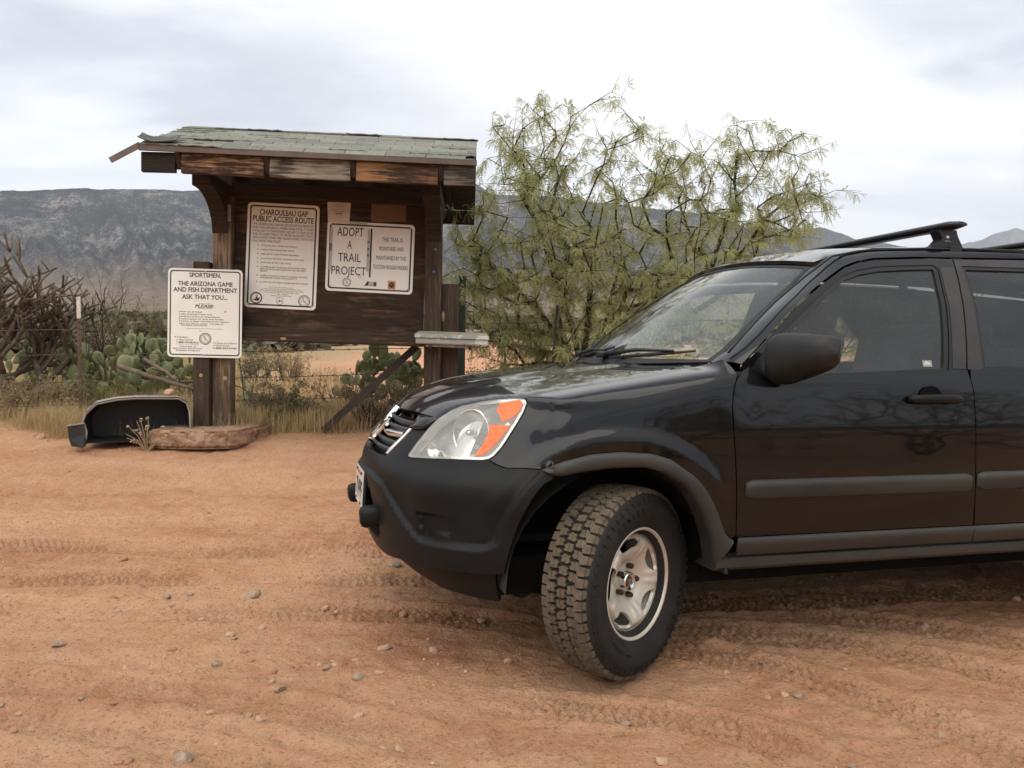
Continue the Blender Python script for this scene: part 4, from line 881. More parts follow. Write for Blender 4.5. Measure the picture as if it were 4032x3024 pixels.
def panel(name, outline, mat, parent, fn=surf, holes=(), off=0.0, res=(.22, .22), step=.12, rim=.012, gap=.0022, mirror=True, both=False, cen=CEN, e=.02, label=None, smooth_rim=False):
    """body panel cut from a surface: fine triangles, exact normals, folded edges"""
    f_ = (lambda u, v: fn(u, v, off)) if off else fn
    o = densify(list(outline), step); o = shrink(o, gap, f_) if gap else o; hs = [densify(list(h), step) for h in holes]
    pts = list(o); edges = [(i, (i+1) % len(o)) for i in range(len(o))]; loops = [list(range(len(o)))]
    for h in hs:
        k = len(pts); pts += h; edges += [(k+i, k+(i+1) % len(h)) for i in range(len(h))]; loops.append(list(range(k, len(pts))))
    A = np.array(o); us = np.arange(A[:, 0].min(), A[:, 0].max(), res[0])+res[0]*.37; vs = np.arange(A[:, 1].min(), A[:, 1].max(), res[1])+res[1]*.41
    if len(us) and len(vs):
        U, V = np.meshgrid(us, vs); U = U+(np.arange(len(vs)) % 2)[:, None]*res[0]*.5; G = np.stack([U.ravel(), V.ravel()], -1); ok = inside(G, o)
        for h in hs: ok &= ~inside(G, h)
        B = np.array(pts); G = G[ok]
        if len(G): dd = np.min(np.abs((G[:, None]-B[None])/np.array(res)).max(-1), 1); G = G[dd > .4]; pts += [tuple(g) for g in G]
    ov, oe, of, vo, eo, fo = delaunay_2d_cdt([Vector(p) for p in pts], edges, [], 0, 1e-6)
    Q = np.array([tuple(p) for p in ov]); T = np.array([t for t in of if len(t) == 3]); c = Q[T].mean(1); ok = inside(c, o)
    for h in hs: ok &= ~inside(c, h)
    T = T[ok]; P = f_(Q[:, 0], Q[:, 1]); N = _nrm(f_, Q[:, 0], Q[:, 1], e, cen)
    fn_ = np.cross(P[T[:, 1]]-P[T[:, 0]], P[T[:, 2]]-P[T[:, 0]]); fl = (fn_*N[T[:, 0]]).sum(-1) < 0; T[fl] = T[fl][:, ::-1]
    verts = [tuple(p) for p in P]; nors = [tuple(n) for n in N]; faces = [tuple(t) for t in T]
    if rim:
        # boundary edges of the kept triangles
        cnt = {}
        for t in T:
            for a, b in ((t[0], t[1]), (t[1], t[2]), (t[2], t[0])):
                if (b, a) in cnt: cnt.pop((b, a))
                else: cnt[(a, b)] = 1
        top = {}
        for (a, b) in cnt:
            for q in (a, b):
                if q not in top: top[q] = len(verts); verts += [tuple(P[q]), tuple(P[q]-N[q]*rim)]; nors += [None, None]
            faces.append((top[b], top[a], top[a]+1, top[b]+1))
        for (a, b) in cnt:
            d = P[b]-P[a]; n = np.cross(d, N[a]); n /= np.linalg.norm(n)+1e-12
            for q in (a, b):
                for k in (0, 1):
                    w = nors[top[q]+k]; nors[top[q]+k] = n if w is None else w+n
        nors = [tuple(np.asarray(n)/(np.linalg.norm(n)+1e-12)) if n is not None else (0, 0, 1) for n in nors]
    V0, F0, N0 = verts, faces, nors
    Vm = [(x, -y, z) for x, y, z in V0]; Fm = [t[::-1] for t in F0]; Nm = [(x, -y, z) for x, y, z in N0]
    if both:
        k = len(V0); V0 = V0+Vm; F0 = F0+[tuple(i+k for i in t) for t in Fm]; N0 = N0+Nm
    ob = mk(name, V0, F0, mat, parent, True, N0)
    if label: ob['label'] = label
    r = [ob]
    if mirror and not both: r.append(mk(name, Vm, Fm, mat, parent, True, Nm))
    return r
def mirrored(objs):
    out = []
    for o in objs:
        me = o.data; v = [(p.co.x, -p.co.y, p.co.z) for p in me.vertices]; f = [tuple(p.vertices)[::-1] for p in me.polygons]
        n = mk(o.name.split('.')[0], v, f, me.materials[0] if me.materials else None, o.parent, me.polygons[0].use_smooth if len(me.polygons) else False)
        L, Rr, S = o.matrix_basis.decompose(); n.location = (L.x, -L.y, L.z); e = o.rotation_euler; n.rotation_euler = (-e.x, e.y, -e.z); n.scale = o.scale; out.append(n)
    return out
_uu = np.linspace(10, 28, 1801); _ux = body0(_uu, _uu*0+3.0)[:, 0]; _vv = np.linspace(0, 10, 401)
def uvx(x, z):
    """(x,z) on the side, behind x=.3 -> (u,v)"""
    u = float(np.interp(-x, -_ux, _uu)); zz = body0(_vv*0+u, _vv)[:, 2]
    return (u, float(np.interp(z, zz, _vv)))

# ---- outlines
HL = [(3.32, 5.08), (3.30, 5.76), (3.36, 6.50), (3.50, 7.10), (3.80, 7.72), (4.18, 8.12), (5.02, 8.54), (5.84, 8.78), (6.96, 9.00), (7.26, 8.98), (7.46, 8.80), (7.56, 8.50), (7.48, 7.82), (7.32, 7.10), (7.12, 6.44), (6.94, 5.88), (6.76, 5.48), (6.60, 5.30), (6.34, 5.22), (6.04, 5.20), (5.08, 5.14), (4.12, 5.04), (3.56, 4.98), (3.40, 4.99)]
FL_O = [(9.04, 4.96), (9.92, 5.42), (10.90, 5.76), (12.04, 5.86), (13.12, 5.76), (13.92, 5.44), (14.76, 4.64), (15.46, 3.66), (15.92, 2.92), (16.22, 2.40), (16.50, 2.16), (16.62, 2.14)]
FL_I = [(9.76, 4.70), (10.54, 4.90), (11.68, 5.08), (12.82, 5.10), (13.62, 4.80), (14.46, 4.08), (14.96, 3.46), (15.44, 2.74), (15.76, 2.10), (15.98, 1.30)]
GAP_F = [(-.372, .53), (-.366, .65), (-.352, .85), (-.343, 1.0), (-.348, 1.05), (-.366, 1.10)]
gapf = [uvx(*p) for p in GAP_F]
fender = HL[9:18]                                           # headlamp edge
fender_out = [(6.60, 5.30), (7.0, 5.10), (7.45, 4.97), (8.2, 4.96)]+FL_O[:-1]+gapf+[(16.75, 8.8), (16.5, 10.0), (14, 10.0), (12, 10.0), (10, 10.0), (8.5, 10.0), (7.5, 9.45), (7.26, 8.98), (7.46, 8.80), (7.56, 8.50), (7.48, 7.82), (7.32, 7.10), (7.12, 6.44), (6.94, 5.88), (6.76, 5.48)]
panel('front_fender', fender_out, PAINT, suv, res=(.20, .20))
# bumper
BUMP = [(0, 4.86), (1.5, 4.88), (2.16, 4.90), (2.26, 5.14), (2.50, 6.40), (3.34, 6.50), (3.30, 5.76), (3.32, 5.08), (3.40, 4.99), (3.56, 4.98), (4.12, 5.04), (5.08, 5.14), (6.04, 5.20), (6.34, 5.22), (6.60, 5.30), (7.0, 5.10), (7.45, 4.97), (8.2, 4.96), (9.04, 4.96), (9.76, 4.70), (9.28, 4.24), (8.84, 3.50), (8.48, 2.80), (8.22, 2.16), (8.0, 1.32), (6.90, 1.26), (5.22, 1.22), (3.78, 1.20), (2.88, 1.10), (2.40, 1.05), (0, 1.0), (0, 1.55), (1.9, 1.60), (2.22, 1.84), (2.10, 2.34), (1.60, 2.80), (1.32, 3.16), (0, 3.14)]
panel('front_bumper', BUMP, CLAD, suv, both=True, res=(.11, .10), rim=.035, gap=.0015, step=.10)
VAL = [(0, .95), (2, .8), (3, .35), (4, .02), (7.3, .05), (7.55, 1.25), (7.5, 1.5), (0, 1.5)]
panel('lower_valance', VAL, CLAD, suv, both=True, off=-.030, rim=.02, gap=0)
panel('intake_back', [(0, 1.3), (2.5, 1.3), (2.4, 3.4), (0, 3.4)], DARKIN, suv, both=True, off=-.10, rim=0, gap=0)
for v in (1.9, 2.35, 2.8):
    us = np.linspace(-2.0, 2.0, 17); pt = surf(np.abs(us), us*0+v, -.055); pt[:, 1] *= np.sign(us); vv, ff = tube(pt, .007, 6); mk('intake_bar', vv, ff, CLAD, suv, True)
# headlamps
def headlamp():
    r = []
    root = {1: thing_part('headlight'), -1: thing_part('headlight')}
    for k, pr in ((1, root[1]), (-1, root[-1])):
        pass
    return root
def thing_part(name):
    o = bpy.data.objects.new(name, None); col.objects.link(o); o.parent = suv; o.empty_display_size = .05; return o
lamp_l, lamp_r = thing_part('headlight'), thing_part('headlight')
def both_sides(objs):
    objs[0].parent = lamp_l; objs[1].parent = lamp_r
both_sides(panel('lens', HL, LENS, suv, off=.004, rim=.006, gap=.004, res=(.15, .15)))
both_sides(panel('lamp_housing', HL, REFL, suv, off=-.048, rim=-.048, gap=.010, res=(.3, .3)))
both_sides(panel('lamp_gasket', HL, RUBBER, suv, off=-.004, rim=.02, gap=.0005, res=(9, 9), holes=[shrink(densify(HL, .12), .0075, surf)]))
both_sides(panel('lamp_bezel', HL, REFL, suv, off=-.001, rim=.03, gap=.006, res=(9, 9), holes=[shrink(densify(HL, .12), .016, surf)]))
AM1 = [(6.05, 8.45), (7.10, 8.72), (7.28, 8.42), (7.24, 7.95), (7.02, 7.50), (6.52, 7.18), (6.36, 7.45), (6.02, 7.85)]; AM2 = [(6.02, 6.98), (6.98, 7.02), (6.78, 6.42), (6.50, 5.82), (6.30, 5.50), (5.98, 5.42), (6.10, 5.95), (6.12, 6.5)]
both_sides(panel('turn_signal', AM1, AMBER, suv, off=.0052, rim=.02, gap=0, res=(.2, .2))); both_sides(panel('side_marker', AM2, AMBER, suv, off=.0052, rim=.03, gap=0, res=(.2, .2)))
pc = surf(np.array(5.05), np.array(6.65), -.028)
pr = [(.030, -.050), (.045, -.042), (.065, -.024), (.080, -.002), (.084, .004), (.087, .004), (.087, -.03)]
v, f = lathe(pr, 36, 'z'); rot = Matrix(((0, 0, 1), (0, 1, 0), (-1, 0, 0)))
def aim(dirv):
    return Vector((0, 0, 1)).rotation_difference(Vector(dirv).normalized()).to_matrix()
mm = aim((.80, .58, .10)); bowl = mk('reflector_bowl', [tuple(mm @ Vector(p)) for p in v], f, REFL, lamp_l, True); bowl.location = tuple(pc); bulb = mk('bulb', *[([tuple(mm @ Vector(p)) for p in lathe([(0, .02), (.010, .018), (.013, .0), (.013, -.05)], 14, 'z')[0]]), lathe([(0, .02), (.010, .018), (.013, .0), (.013, -.05)], 14, 'z')[1]], CHROME, lamp_l, True); bulb.location = tuple(pc)
for o in mirrored([bowl, bulb]): o.parent = lamp_r
pc2 = surf(np.array(3.95), np.array(5.7), -.022); v, f = lathe([(.006, -.02), (.02, -.012), (.030, .002), (.033, .003)], 24, 'z'); o = mk('reflector_bowl', [tuple(mm @ Vector(p)) for p in v], f, REFL, lamp_l, True); o.location = tuple(pc2)
for o in mirrored([o]): o.parent = lamp_r
# grille
gr_ = thing_part('grille')
GRO = [(0, 4.88), (1.5, 4.90), (2.14, 4.92), (2.24, 5.14), (2.50, 6.40), (2.60, 7.12), (0, 7.20)]
panel('grille_back', GRO, DARKIN, gr_, both=True, off=-.045, rim=0, gap=0)
GRS = M('grille_slat_plastic', (.030, .030, .031), rough=.5)
for v, th in ((5.25, .010), (5.62, .010), (6.35, .011), (6.72, .012)):
    um = 2.16+.17*(v-4.9); us = np.linspace(-um, um, 23); m = MB(); A = surf(np.abs(us), us*0+v, -.008); Bq = surf(np.abs(us), us*0+v-.12, -.045); D = surf(np.abs(us), us*0+v+.14, -.014)
    for arr in (A, Bq, D): arr[:, 1] *= np.sign(us)
    V = [tuple(p) for p in A]+[tuple(p) for p in Bq]+[tuple(p) for p in D]; n = len(us)
    mk('slat', V, [(i, i+1, n+i+1, n+i) for i in range(n-1)]+[(i+1, i, 2*n+i, 2*n+i+1) for i in range(n-1)], GRS, gr_, True)
for s in (1, -1):
    ts = np.linspace(0, 1, 12); P1 = surf(2.20+.36*ts, 4.98+2.12*ts, .004); P2 = surf(2.20+.36*ts-.17, 4.98+2.12*ts, .002); P3 = surf(2.20+.36*ts-.17, 4.98+2.12*ts, -.02); P4 = surf(2.20+.36*ts, 4.98+2.12*ts, -.012)
    V = [(p[0], s*p[1], p[2]) for q in (P4, P1, P2, P3) for p in q]; n = 12; mk('chrome_bar', V, [(k*n+i, k*n+i+1, (k+1)*n+i+1, (k+1)*n+i) for k in range(3) for i in range(n-1)], CHROME, gr_, True)
    us = np.linspace(.62, 2.30, 14); V = []; 
    for dv, of_ in ((-.17, -.02), (-.13, .003), (0, .010), (.13, .003), (.17, -.02)):
        tp = np.clip(.55+.45*ss(.62, 1.0, us), 0, 1); q = surf(us, 5.98+dv*tp+.10*(us-.6)/1.7, of_); V += [(p[0], s*p[1], p[2]) for p in q]
    n = 14; mk('chrome_wing', V, [(k*n+i, k*n+i+1, (k+1)*n+i+1, (k+1)*n+i) for k in range(4) for i in range(n-1)], CHROME, gr_, True)
c0 = surf(np.array(.03), np.array(5.95), 0); up = Vector((-.70, 0, .71)); m = MB()
fr_ = Matrix((Vector((0, 1, 0)), up, Vector((0, 1, 0)).cross(up))).transposed()
for s in (1, -1):
    st = [(s*.050, .052), (s*.036, .054), (s*.028, .008), (s*.030, -.048), (s*.047, -.050), (s*.045, 0)]
    if s < 0: st = st[::-1]
    v, f = prism(st[::-1], .014); m.add([tuple(Vector(c0)+fr_ @ Vector((x, y, z+.006))) for x, y, z in v], f)
v, f = prism([(-.030, -.007), (.030, -.007), (.030, .010), (-.030, .010)], .010); m.add([tuple(Vector(c0)+fr_ @ Vector((x, y, z+.008))) for x, y, z in v], f)
em = m.build('emblem', CHROME, gr_); em['label'] = 'chrome H emblem in the middle of the grille'
ro = rounded(.125, .125, .03, 6); v = [tuple(Vector(c0)+fr_ @ Vector((x*(.95-.2*(y < 0)), y, z))) for z, k in ((.004, 1), (.014, 1)) for x, y in ro]+[tuple(Vector(c0)+fr_ @ Vector((x*.9*(.95-.2*(y < 0)), y*.9, .014))) for x, y in ro]; n = len(ro)
mk('emblem_ring', v, [(k*n+i, k*n+(i+1) % n, (k+1)*n+(i+1) % n, (k+1)*n+i) for k in range(2) for i in range(n)], CHROME, gr_, False)
# plate and bumper guards
lp = thing_part('license_plate'); lp.location = (.909, 0, .619); lp.rotation_euler = (R(0), R(-3), 0)
PLW = M('plate_white', (.62, .60, .58), (.55, .50, .46), rough=.45, scale=12); PLR = M('plate_red_print', (.42, .10, .06), rough=.5); PLB = M('plate_dark_print', (.06, .065, .09), rough=.5)
v, f = prism(rounded(.315, .162, .012, 4), .010); o = mk('plate_frame', [(z-.012, x, y) for x, y, z in v], f, RUBBER, lp); v, f = prism(rounded(.302, .150, .010, 4), .0025); mk('plate', [(z-.001, x, y) for x, y, z in v], f, PLW, lp)
def plate_text(s, w, z0, h, mat, nm, shear=0):
    v, f = text_geo(s, .02, shear); lo, hi = v.min(0), v.max(0); sx = w/(hi[0]-lo[0]); mk(nm, [(.0022, -w/2+(x-lo[0])*sx, z0+y*h/.729) for x, y, _ in v], f, mat, lp)
plate_text('7VPF', .24, -.045, .075, PLB, 'plate_number'); v, f = cbox((.001, .15, .012)); o = mk('plate_header', v, f, PLR, lp); o.location = (.0022, 0, .055)
for y in (-.09, .09):
    for z in (-.062, .062): v, f = lathe([(0, .005), (.006, .004), (.007, 0)], 8, 'z'); o = mk('plate_bolt', [(c, a, b) for a, b, c in v], f, BLUEB, lp); o.location = (.002, y, z)
o = mk('plate_bracket', *cbox((.05, .22, .05), .01), CLAD, lp); o.location = (-.035, 0, .05)
for s in (1, -1):
    v, f = cbox((.10, .085, .082), .022); o = mk('bumper_guard', v, f, CLAD, suv, True); o.location = (.885, s*.288, .54); o.rotation_euler = (0, R(4), R(-s*3))
# hood
HC = [(.745, .952), (.705, .982), (.64, 1.015), (.56, 1.044), (.46, 1.069), (.26, 1.102), (.06, 1.124), (-.10, 1.140), (-.22, 1.150)]
HE = [(.655, .483, .938), (.614, .508, .972), (.550, .582, 1.003), (.478, .663, 1.0215), (.402, .7265, 1.0345), (.20, .7375, 1.0695), (.0, .7375, 1.102), (-.20, .728, 1.135), (-.345, .69, 1.158)]
hc = np.array([(x, 0, z) for x, z in HC]); he = np.array(HE)
def hood_fn(a, b, off=0.0):
    a = np.asarray(a, float); b = np.asarray(b, float); C0 = _cr(hc, b); E0 = _cr(he, b); s = np.abs(a)
    x = C0[..., 0]+(E0[..., 0]-C0[..., 0])*s**2.0; y = E0[..., 1]*a
    z = C0[..., 2]+(E0[..., 2]-C0[..., 2])*s**2.6+.010*(1-ss(.36, .56, s))*ss(.3, 1.6, b)-.010*ss(.93, 1.0, s)**2
    return np.stack([x, y, z+off], -1)
panel('hood', [(-.985, .0), (.985, .0), (.992, 4), (.994, 8), (-.994, 8), (-.992, 4)], PAINT, suv, fn=hood_fn, both=False, mirror=False, res=(.05, .16), step=.06, rim=.02, gap=0, e=.012, cen=np.array([-.1, 0, -2.]))
for s in (1, -1):
    q = [(.712, .36, .938), (.748, .362, .889), (.706, .456, .894), (.657, .480, .937)]; g = []
    for j in range(5):
        for i in range(5):
            a, b = i/4, j/4; P = np.array(q[0])*(1-a)*(1-b)+np.array(q[3])*a*(1-b)+np.array(q[1])*(1-a)*b+np.array(q[2])*a*b; P = P+np.array([.008, .004, .004])*math.sin(a*math.pi)*math.sin(b*math.pi); g.append((P[0], s*P[1], P[2]))
    o = mk('hood_corner', g, [(j*5+i, j*5+i+1, j*5+i+6, j*5+i+5) for j in range(4) for i in range(4)], PAINT, suv, True); sm = o.modifiers.new('t', 'SOLIDIFY'); sm.thickness = .012; sm.offset = 0
# inner shell so that gaps read dark and nothing shows through
m = MB(); m.box((.02, 0, .70), (.80, .84, .46)); m.box((-.10, 0, .93), (.44, 1.36, .10)); m.box((.40, 0, .64), (.5, .7, .28)); m.build('engine_bay', DARKIN, suv)
m = MB(); m.box((-1.45, 0, .37), (3.9, 1.30, .14)); m.box((-1.75, 0, .44), (2.7, 1.56, .04)); m.box((-.34, 0, .75), (.06, 1.5, .75)); m.build('underbody', DARKIN, suv)
m = MB(); m.tube([(-.7, .45, .27), (-2.0, .43, .27), (-3.3, .40, .28)], .03, 8); m.build('exhaust_pipe', IRON, suv)
m = MB(); m.tube([(-1.9, .60, .355), (-2.15, .66, .315), (-2.45, .70, .31), (-2.62, .72, .34)], .026, 8); m.tube([(.25, .35, .24), (.05, .55, .26), (0, .66, .29)], .03, 8); m.tube([(.3, -.4, .25), (.3, .4, .25)], .045, 8); m.build('suspension_arm', IRON, suv)
# flares
def flare(sgn):
    n = 44; t = np.linspace(0, 1, n)
    def along(L):
        A = np.array(L); P = body0(A[:, 0], A[:, 1]); s = np.concatenate([[0], np.cumsum(np.linalg.norm(np.diff(P, axis=0), axis=1))]); s /= s[-1]
        return np.stack([np.interp(t, s, A[:, 0]), np.interp(t, s, A[:, 1])], 1)
    O_, I_ = along(FL_O), along(FL_I); V = []; prof = [(0, .001), (.05, .013), (.18, .019), (.45, .022), (.8, .020), (1.0, .012), (1.02, -.02), (1.02, -.09)]
    for w, of_ in prof: 
        q = O_*(1-w)+I_*w; P = surf(q[:, 0], q[:, 1], 0.0); P[:, 1] += of_
        if w > 1: P = surf(I_[:, 0], I_[:, 1], 0); P[:, 1] += of_
        V += [(p[0], sgn*p[1], p[2]) for p in P]
    F = [(k*n+i, k*n+i+1, (k+1)*n+i+1, (k+1)*n+i) for k in range(len(prof)-1) for i in range(n-1)]
    return mk('wheel_arch_flare', V, F if sgn < 0 else [q[::-1] for q in F], CLADG, suv, True)
flare(1); flare(-1)
def liner(cx, cz, r, y0, y1):
    for s in (1, -1):
        pts = [(cx+r*1.0, .36)]+[(cx+r*math.cos(R(a)), cz+r*.96*math.sin(R(a))) for a in range(0, 181, 10)]+[(cx-r, .41)]
        V = [(x, s*y1, z) for x, z in pts]+[(x, s*y0, z) for x, z in pts]; n = len(pts); F = [(i, i+1, n+i+1, n+i) for i in range(n-1)]+[tuple(range(n, 2*n))]
        mk('wheel_well', V, F, CLAD if False else DARKLINER, suv, False)
DARKLINER = M('wheel_well_liner', (.016, .0165, .015), (.028, .026, .022), rough=.8, scale=8)
liner(.065, .38, .425, .42, .852); liner(-2.62, .38, .41, .42, .83)
# mud guard behind the front wheel
for s in (1, -1):
    v, f = cbox((.012, .22, .30), .004); o = mk('mud_guard', v, f, DARKLINER, suv); o.location = (-.325, s*.755, .535); o.rotation_euler = (0, R(8), 0)
# doors: skins below the belt
GAP_R = [(-1.441, .524), (-1.436, .60), (-1.428, .75), (-1.424, .95), (-1.423, 1.05), (-1.417, 1.11)]
BELT = lambda x: 1.112+.040*np.clip((-x-.60)/.85, 0, 1)+.012*np.clip((-x-1.45)/.9, 0, 1)
fd = thing_part('front_door'); fdr = thing_part('front_door'); rd_ = thing_part('rear_door'); rdr = thing_part('rear_door')
def sides(objs, l, r): objs[0].parent = l; objs[1].parent = r
dbot = [uvx(x, .525) for x in np.linspace(-.376, -1.437, 12)]; dtop = [uvx(x, float(BELT(x))) for x in (-1.41, -1.2, -1.0, -.8, -.6, -.50)]
sides(panel('door_skin', dbot+[uvx(*p) for p in GAP_R]+dtop+[uvx(-.43, 1.155), uvx(-.395, 1.135)]+gapf[::-1], PAINT, suv, res=(.16, .2), step=.1), fd, fdr)
rbot = [uvx(x, .525) for x in (-1.445, -1.7, -2.0, -2.2)]
RARCH = [(-2.23, .56), (-2.30, .68), (-2.40, .78), (-2.52, .83)]
sides(panel('door_skin', rbot+[uvx(*p) for p in RARCH]+[uvx(-2.56, .95), uvx(-2.52, 1.14)]+[uvx(x, float(BELT(x))) for x in (-2.3, -2.0, -1.7, -1.425)]+[uvx(*p) for p in GAP_R[::-1]][:-1], PAINT, suv, res=(.25, .3)), rd_, rdr)
panel('rear_quarter', [uvx(*p) for p in [(-2.52, 1.14), (-2.56, .95), (-2.52, .83), (-2.66, .84), (-2.80, .80), (-2.95, .70), (-3.03, .56), (-3.05, .45), (-3.55, .45), (-3.58, .8), (-3.58, 1.15), (-3.2, 1.16)]], PAINT, suv, res=(.3, .3))
panel('tailgate', [(27.5, .8), (27.5, 10), (28, 10), (28, .8)], PAINT, suv, res=(.4, .4), gap=0)
v, f = cbox((.06, 1.42, .75), .02); o = mk('tailgate', v, f, PAINT, suv); o.location = (-3.60, 0, .82)
v, f = cbox((.20, 1.60, .22), .04); o = mk('rear_bumper', v, f, CLAD, suv); o.location = (-3.60, 0, .50)
# mouldings, cladding, rocker
def strip(name, x0, x1, z0, z1, th, mat, parent_l, parent_r, r=.012, flatv=False):
    n = 26; xs = np.concatenate([[x0, x0-.004, x0-.012], np.linspace(x0-.03, x1+.03, n-6), [x1+.012, x1+.004, x1]]); prof = [(0, 0), (.04, .55), (.14, .9), (.36, 1.0), (.42, .93), (.88, .86), (.97, .5), (1, 0)]
    for s, par in ((1, parent_l), (-1, parent_r)):
        V = []
        for w, o_ in prof:
            for i, x in enumerate(xs):
                k = min(abs(x-x0), abs(x-x1)); e = min(1, (k/.030))**.5 if r else 1; zz = (z1+z0)/2+((z1-(z1-z0)*w)-(z1+z0)/2)*(.55+.45*e if r else 1)
                y = float(np.interp(zz, [.30, .40, .50, .62, .72, .79, .86], [.80, .845, .874, .887, .892, .893, .892]))-max(0, -x-1.6)*.012
                V.append((x, s*(y+th*o_*(.3+.7*e if r else 1)), zz))
        F = [(k*n+i, k*n+i+1, (k+1)*n+i+1, (k+1)*n+i) for k in range(len(prof)-1) for i in range(n-1)]
        F += [tuple(k*n for k in range(len(prof))), tuple(k*n+n-1 for k in range(len(prof)))[::-1]]
        mk(name, V, F if s < 0 else [q[::-1] for q in F], mat, par, True)
strip('side_moulding', -.398, -1.412, .664, .737, .020, CLADG, fd, fdr); strip('side_moulding', -1.436, -2.27, .668, .742, .020, CLADG, rd_, rdr)
strip('sill_cladding', -.382, -1.436, .452, .523, .014, CLADG, fd, fdr, r=0); strip('sill_cladding', -1.443, -2.22, .452, .523, .014, CLADG, rd_, rdr, r=0)
for s in (1, -1):
    xs = [-.30, -2.24]; v = [(x, s*y, z) for x in xs for y, z in ((.70, .395), (.845, .397), (.868, .412), (.872, .446), (.80, .449))]; f = [(i, i+1, 6+i, 5+i) for i in range(4)]+[(0, 1, 2, 3, 4), (5, 6, 7, 8, 9)]
    mk('rocker_panel', v, f, CLADG, suv)
# greenhouse
WSE = [(-.348, .70, 1.163), (-.426, .685, 1.207), (-.581, .645, 1.33), (-.721, .61, 1.438), (-.875, .57, 1.561)]
GAPU = [(-.422, 1.156), (-.492, 1.216), (-.693, 1.391), (-.822, 1.481), (-.951, 1.557), (-1.026, 1.581), (-1.107, 1.597), (-1.318, 1.612), (-1.903, 1.632), (-2.5, 1.626), (-3.3, 1.58)]
def resample(P, n):
    P = np.array(P, float); s = np.concatenate([[0], np.cumsum(np.linalg.norm(np.diff(P, axis=0), axis=1))]); t = np.linspace(0, s[-1], n)
    return np.stack([np.interp(t, s, P[:, k]) for k in range(P.shape[1])], 1)
ROOFE = [(-.905, .575, 1.582), (-.96, .588, 1.612), (-1.096, .597, 1.640), (-1.372, .602, 1.661), (-1.607, .603, 1.670), (-1.955, .602, 1.677), (-2.6, .59, 1.672), (-3.3, .55, 1.635)]
inner = resample(WSE+ROOFE, 70); gu = np.array(GAPU); outer = resample(gsurf(gu[:, 0], gu[:, 1]), 70)
def rib_loft(name, A, B, mat, parent, bulge=.006, k=9, sg=(1, -1), inset=.0):
    for s in sg:
        V = []; n = len(A)
        for j in range(k):
            w = j/(k-1); P = A*(1-w)+B*w; d = np.array([0, 1, .8])/1.28; P = P+d*bulge*math.sin(w*math.pi); V += [(p[0], s*p[1], p[2]) for p in P]
        F = [(j*n+i, j*n+i+1, (j+1)*n+i+1, (j+1)*n+i) for j in range(k-1) for i in range(n-1)]
        # folded inner edges
        q = len(V); V += [(p[0], s*(p[1]-.02), p[2]-.03) for p in A]+[(p[0], s*(p[1]-.02), p[2]-.005) for p in B]
        F += [(q+i, q+i+1, i+1, i) for i in range(n-1)]+[((k-1)*n+i, (k-1)*n+i+1, q+n+i+1, q+n+i) for i in range(n-1)]
        o = mk(name, V, F if s > 0 else [f[::-1] for f in F], mat, parent, True); me = o.data
        try: me.set_sharp_from_angle(angle=R(40))
        except Exception: pass
rib_loft('roof_side_rail', inner, outer-np.array([0, .0, -.003]), PAINT, suv, .010)
# ditch line
DIT = [(-.40, .735, 1.205), (-.51, .715, 1.311), (-.641, .675, 1.413), (-.774, .640, 1.503), (-.933, .612, 1.606), (-1.096, .612, 1.640), (-1.372, .616, 1.658), (-1.607, .617, 1.667), (-1.955, .616, 1.674), (-2.6, .604, 1.67), (-3.3, .565, 1.632)]
for s in (1, -1): vv, ff = tube([(x, s*(y+.012), z-.004) for x, y, z in resample(DIT, 50)], .005, 5); mk('roof_ditch_trim', vv, ff, RUBBER, suv, True)
# windscreen
wt = np.array([(-.17, 0, 1.148), (-.30, 0, 1.262), (-.47, 0, 1.397), (-.63, 0, 1.507), (-.80, 0, 1.602)]); we = np.array(WSE)
def ws_fn(a, b, off=0.0):
    a = np.asarray(a, float); b = np.asarray(b, float); C0 = _cr(wt, b); E0 = _cr(we, b); s = np.abs(a)
    return np.stack([C0[..., 0]+(E0[..., 0]-C0[..., 0])*s**2.1, E0[..., 1]*a, C0[..., 2]+(E0[..., 2]-C0[..., 2])*s**2.1+off], -1)
panel('windscreen', [(-.995, 0), (.995, 0), (.995, 4), (-.995, 4)], GLASSW, suv, fn=ws_fn, mirror=False, res=(.10, .25), rim=0, gap=0, cen=np.array([-1.5, 0, 0.]))
band = [(-.998, -.02), (.998, -.02), (.998, 4.06), (-.998, 4.06)]
panel('windscreen_seal', band, RUBBER, suv, fn=lambda a, b, off=0: ws_fn(a, b, .002), mirror=False, res=(9, 9), rim=.006, gap=0, holes=[[(-.965, .22), (.965, .22), (.970, 3.90), (-.970, 3.90)]], cen=np.array([-1.5, 0, 0.]))
# cowl and wipers
cw = np.array([ws_fn(np.array(a), np.array(0.0)) for a in np.linspace(-.99, .99, 25)]); hr_ = np.array([hood_fn(np.array(a), np.array(8.0)) for a in np.linspace(-.99, .99, 25)])
mk('cowl', [tuple(p+np.array([-.02, 0, .012])) for p in cw]+[tuple(p+np.array([.03, 0, -.022])) for p in hr_], [(i, i+1, 26+i, 25+i) for i in range(24)], CLAD, suv, True)
WIP = M('wiper_black', (.012, .012, .012), rough=.45)
for a0, b0, a1, b1 in ((.02, .10, .72, .35), (-.72, .10, -.05, .32)):
    m = MB(); P0 = ws_fn(np.array(a0), np.array(b0), .030); P1 = ws_fn(np.array(a1), np.array(b1), .026); m.tube([P0, (P0+P1)/2+np.array([0, 0, .012]), P1], [.012, .009, .006], 6)
    Q0 = ws_fn(np.array(a0+.18), np.array(.05), .022); Q1 = ws_fn(np.array(a1+.14 if a1 > 0 else a1+.1), np.array(.50), .02); m.tube([Q0, (Q0+Q1)/2, Q1], [.006, .009, .005], 6)
    m.box(P0, (.05, .06, .03), None, .008); m.build('wiper', WIP, suv, True)
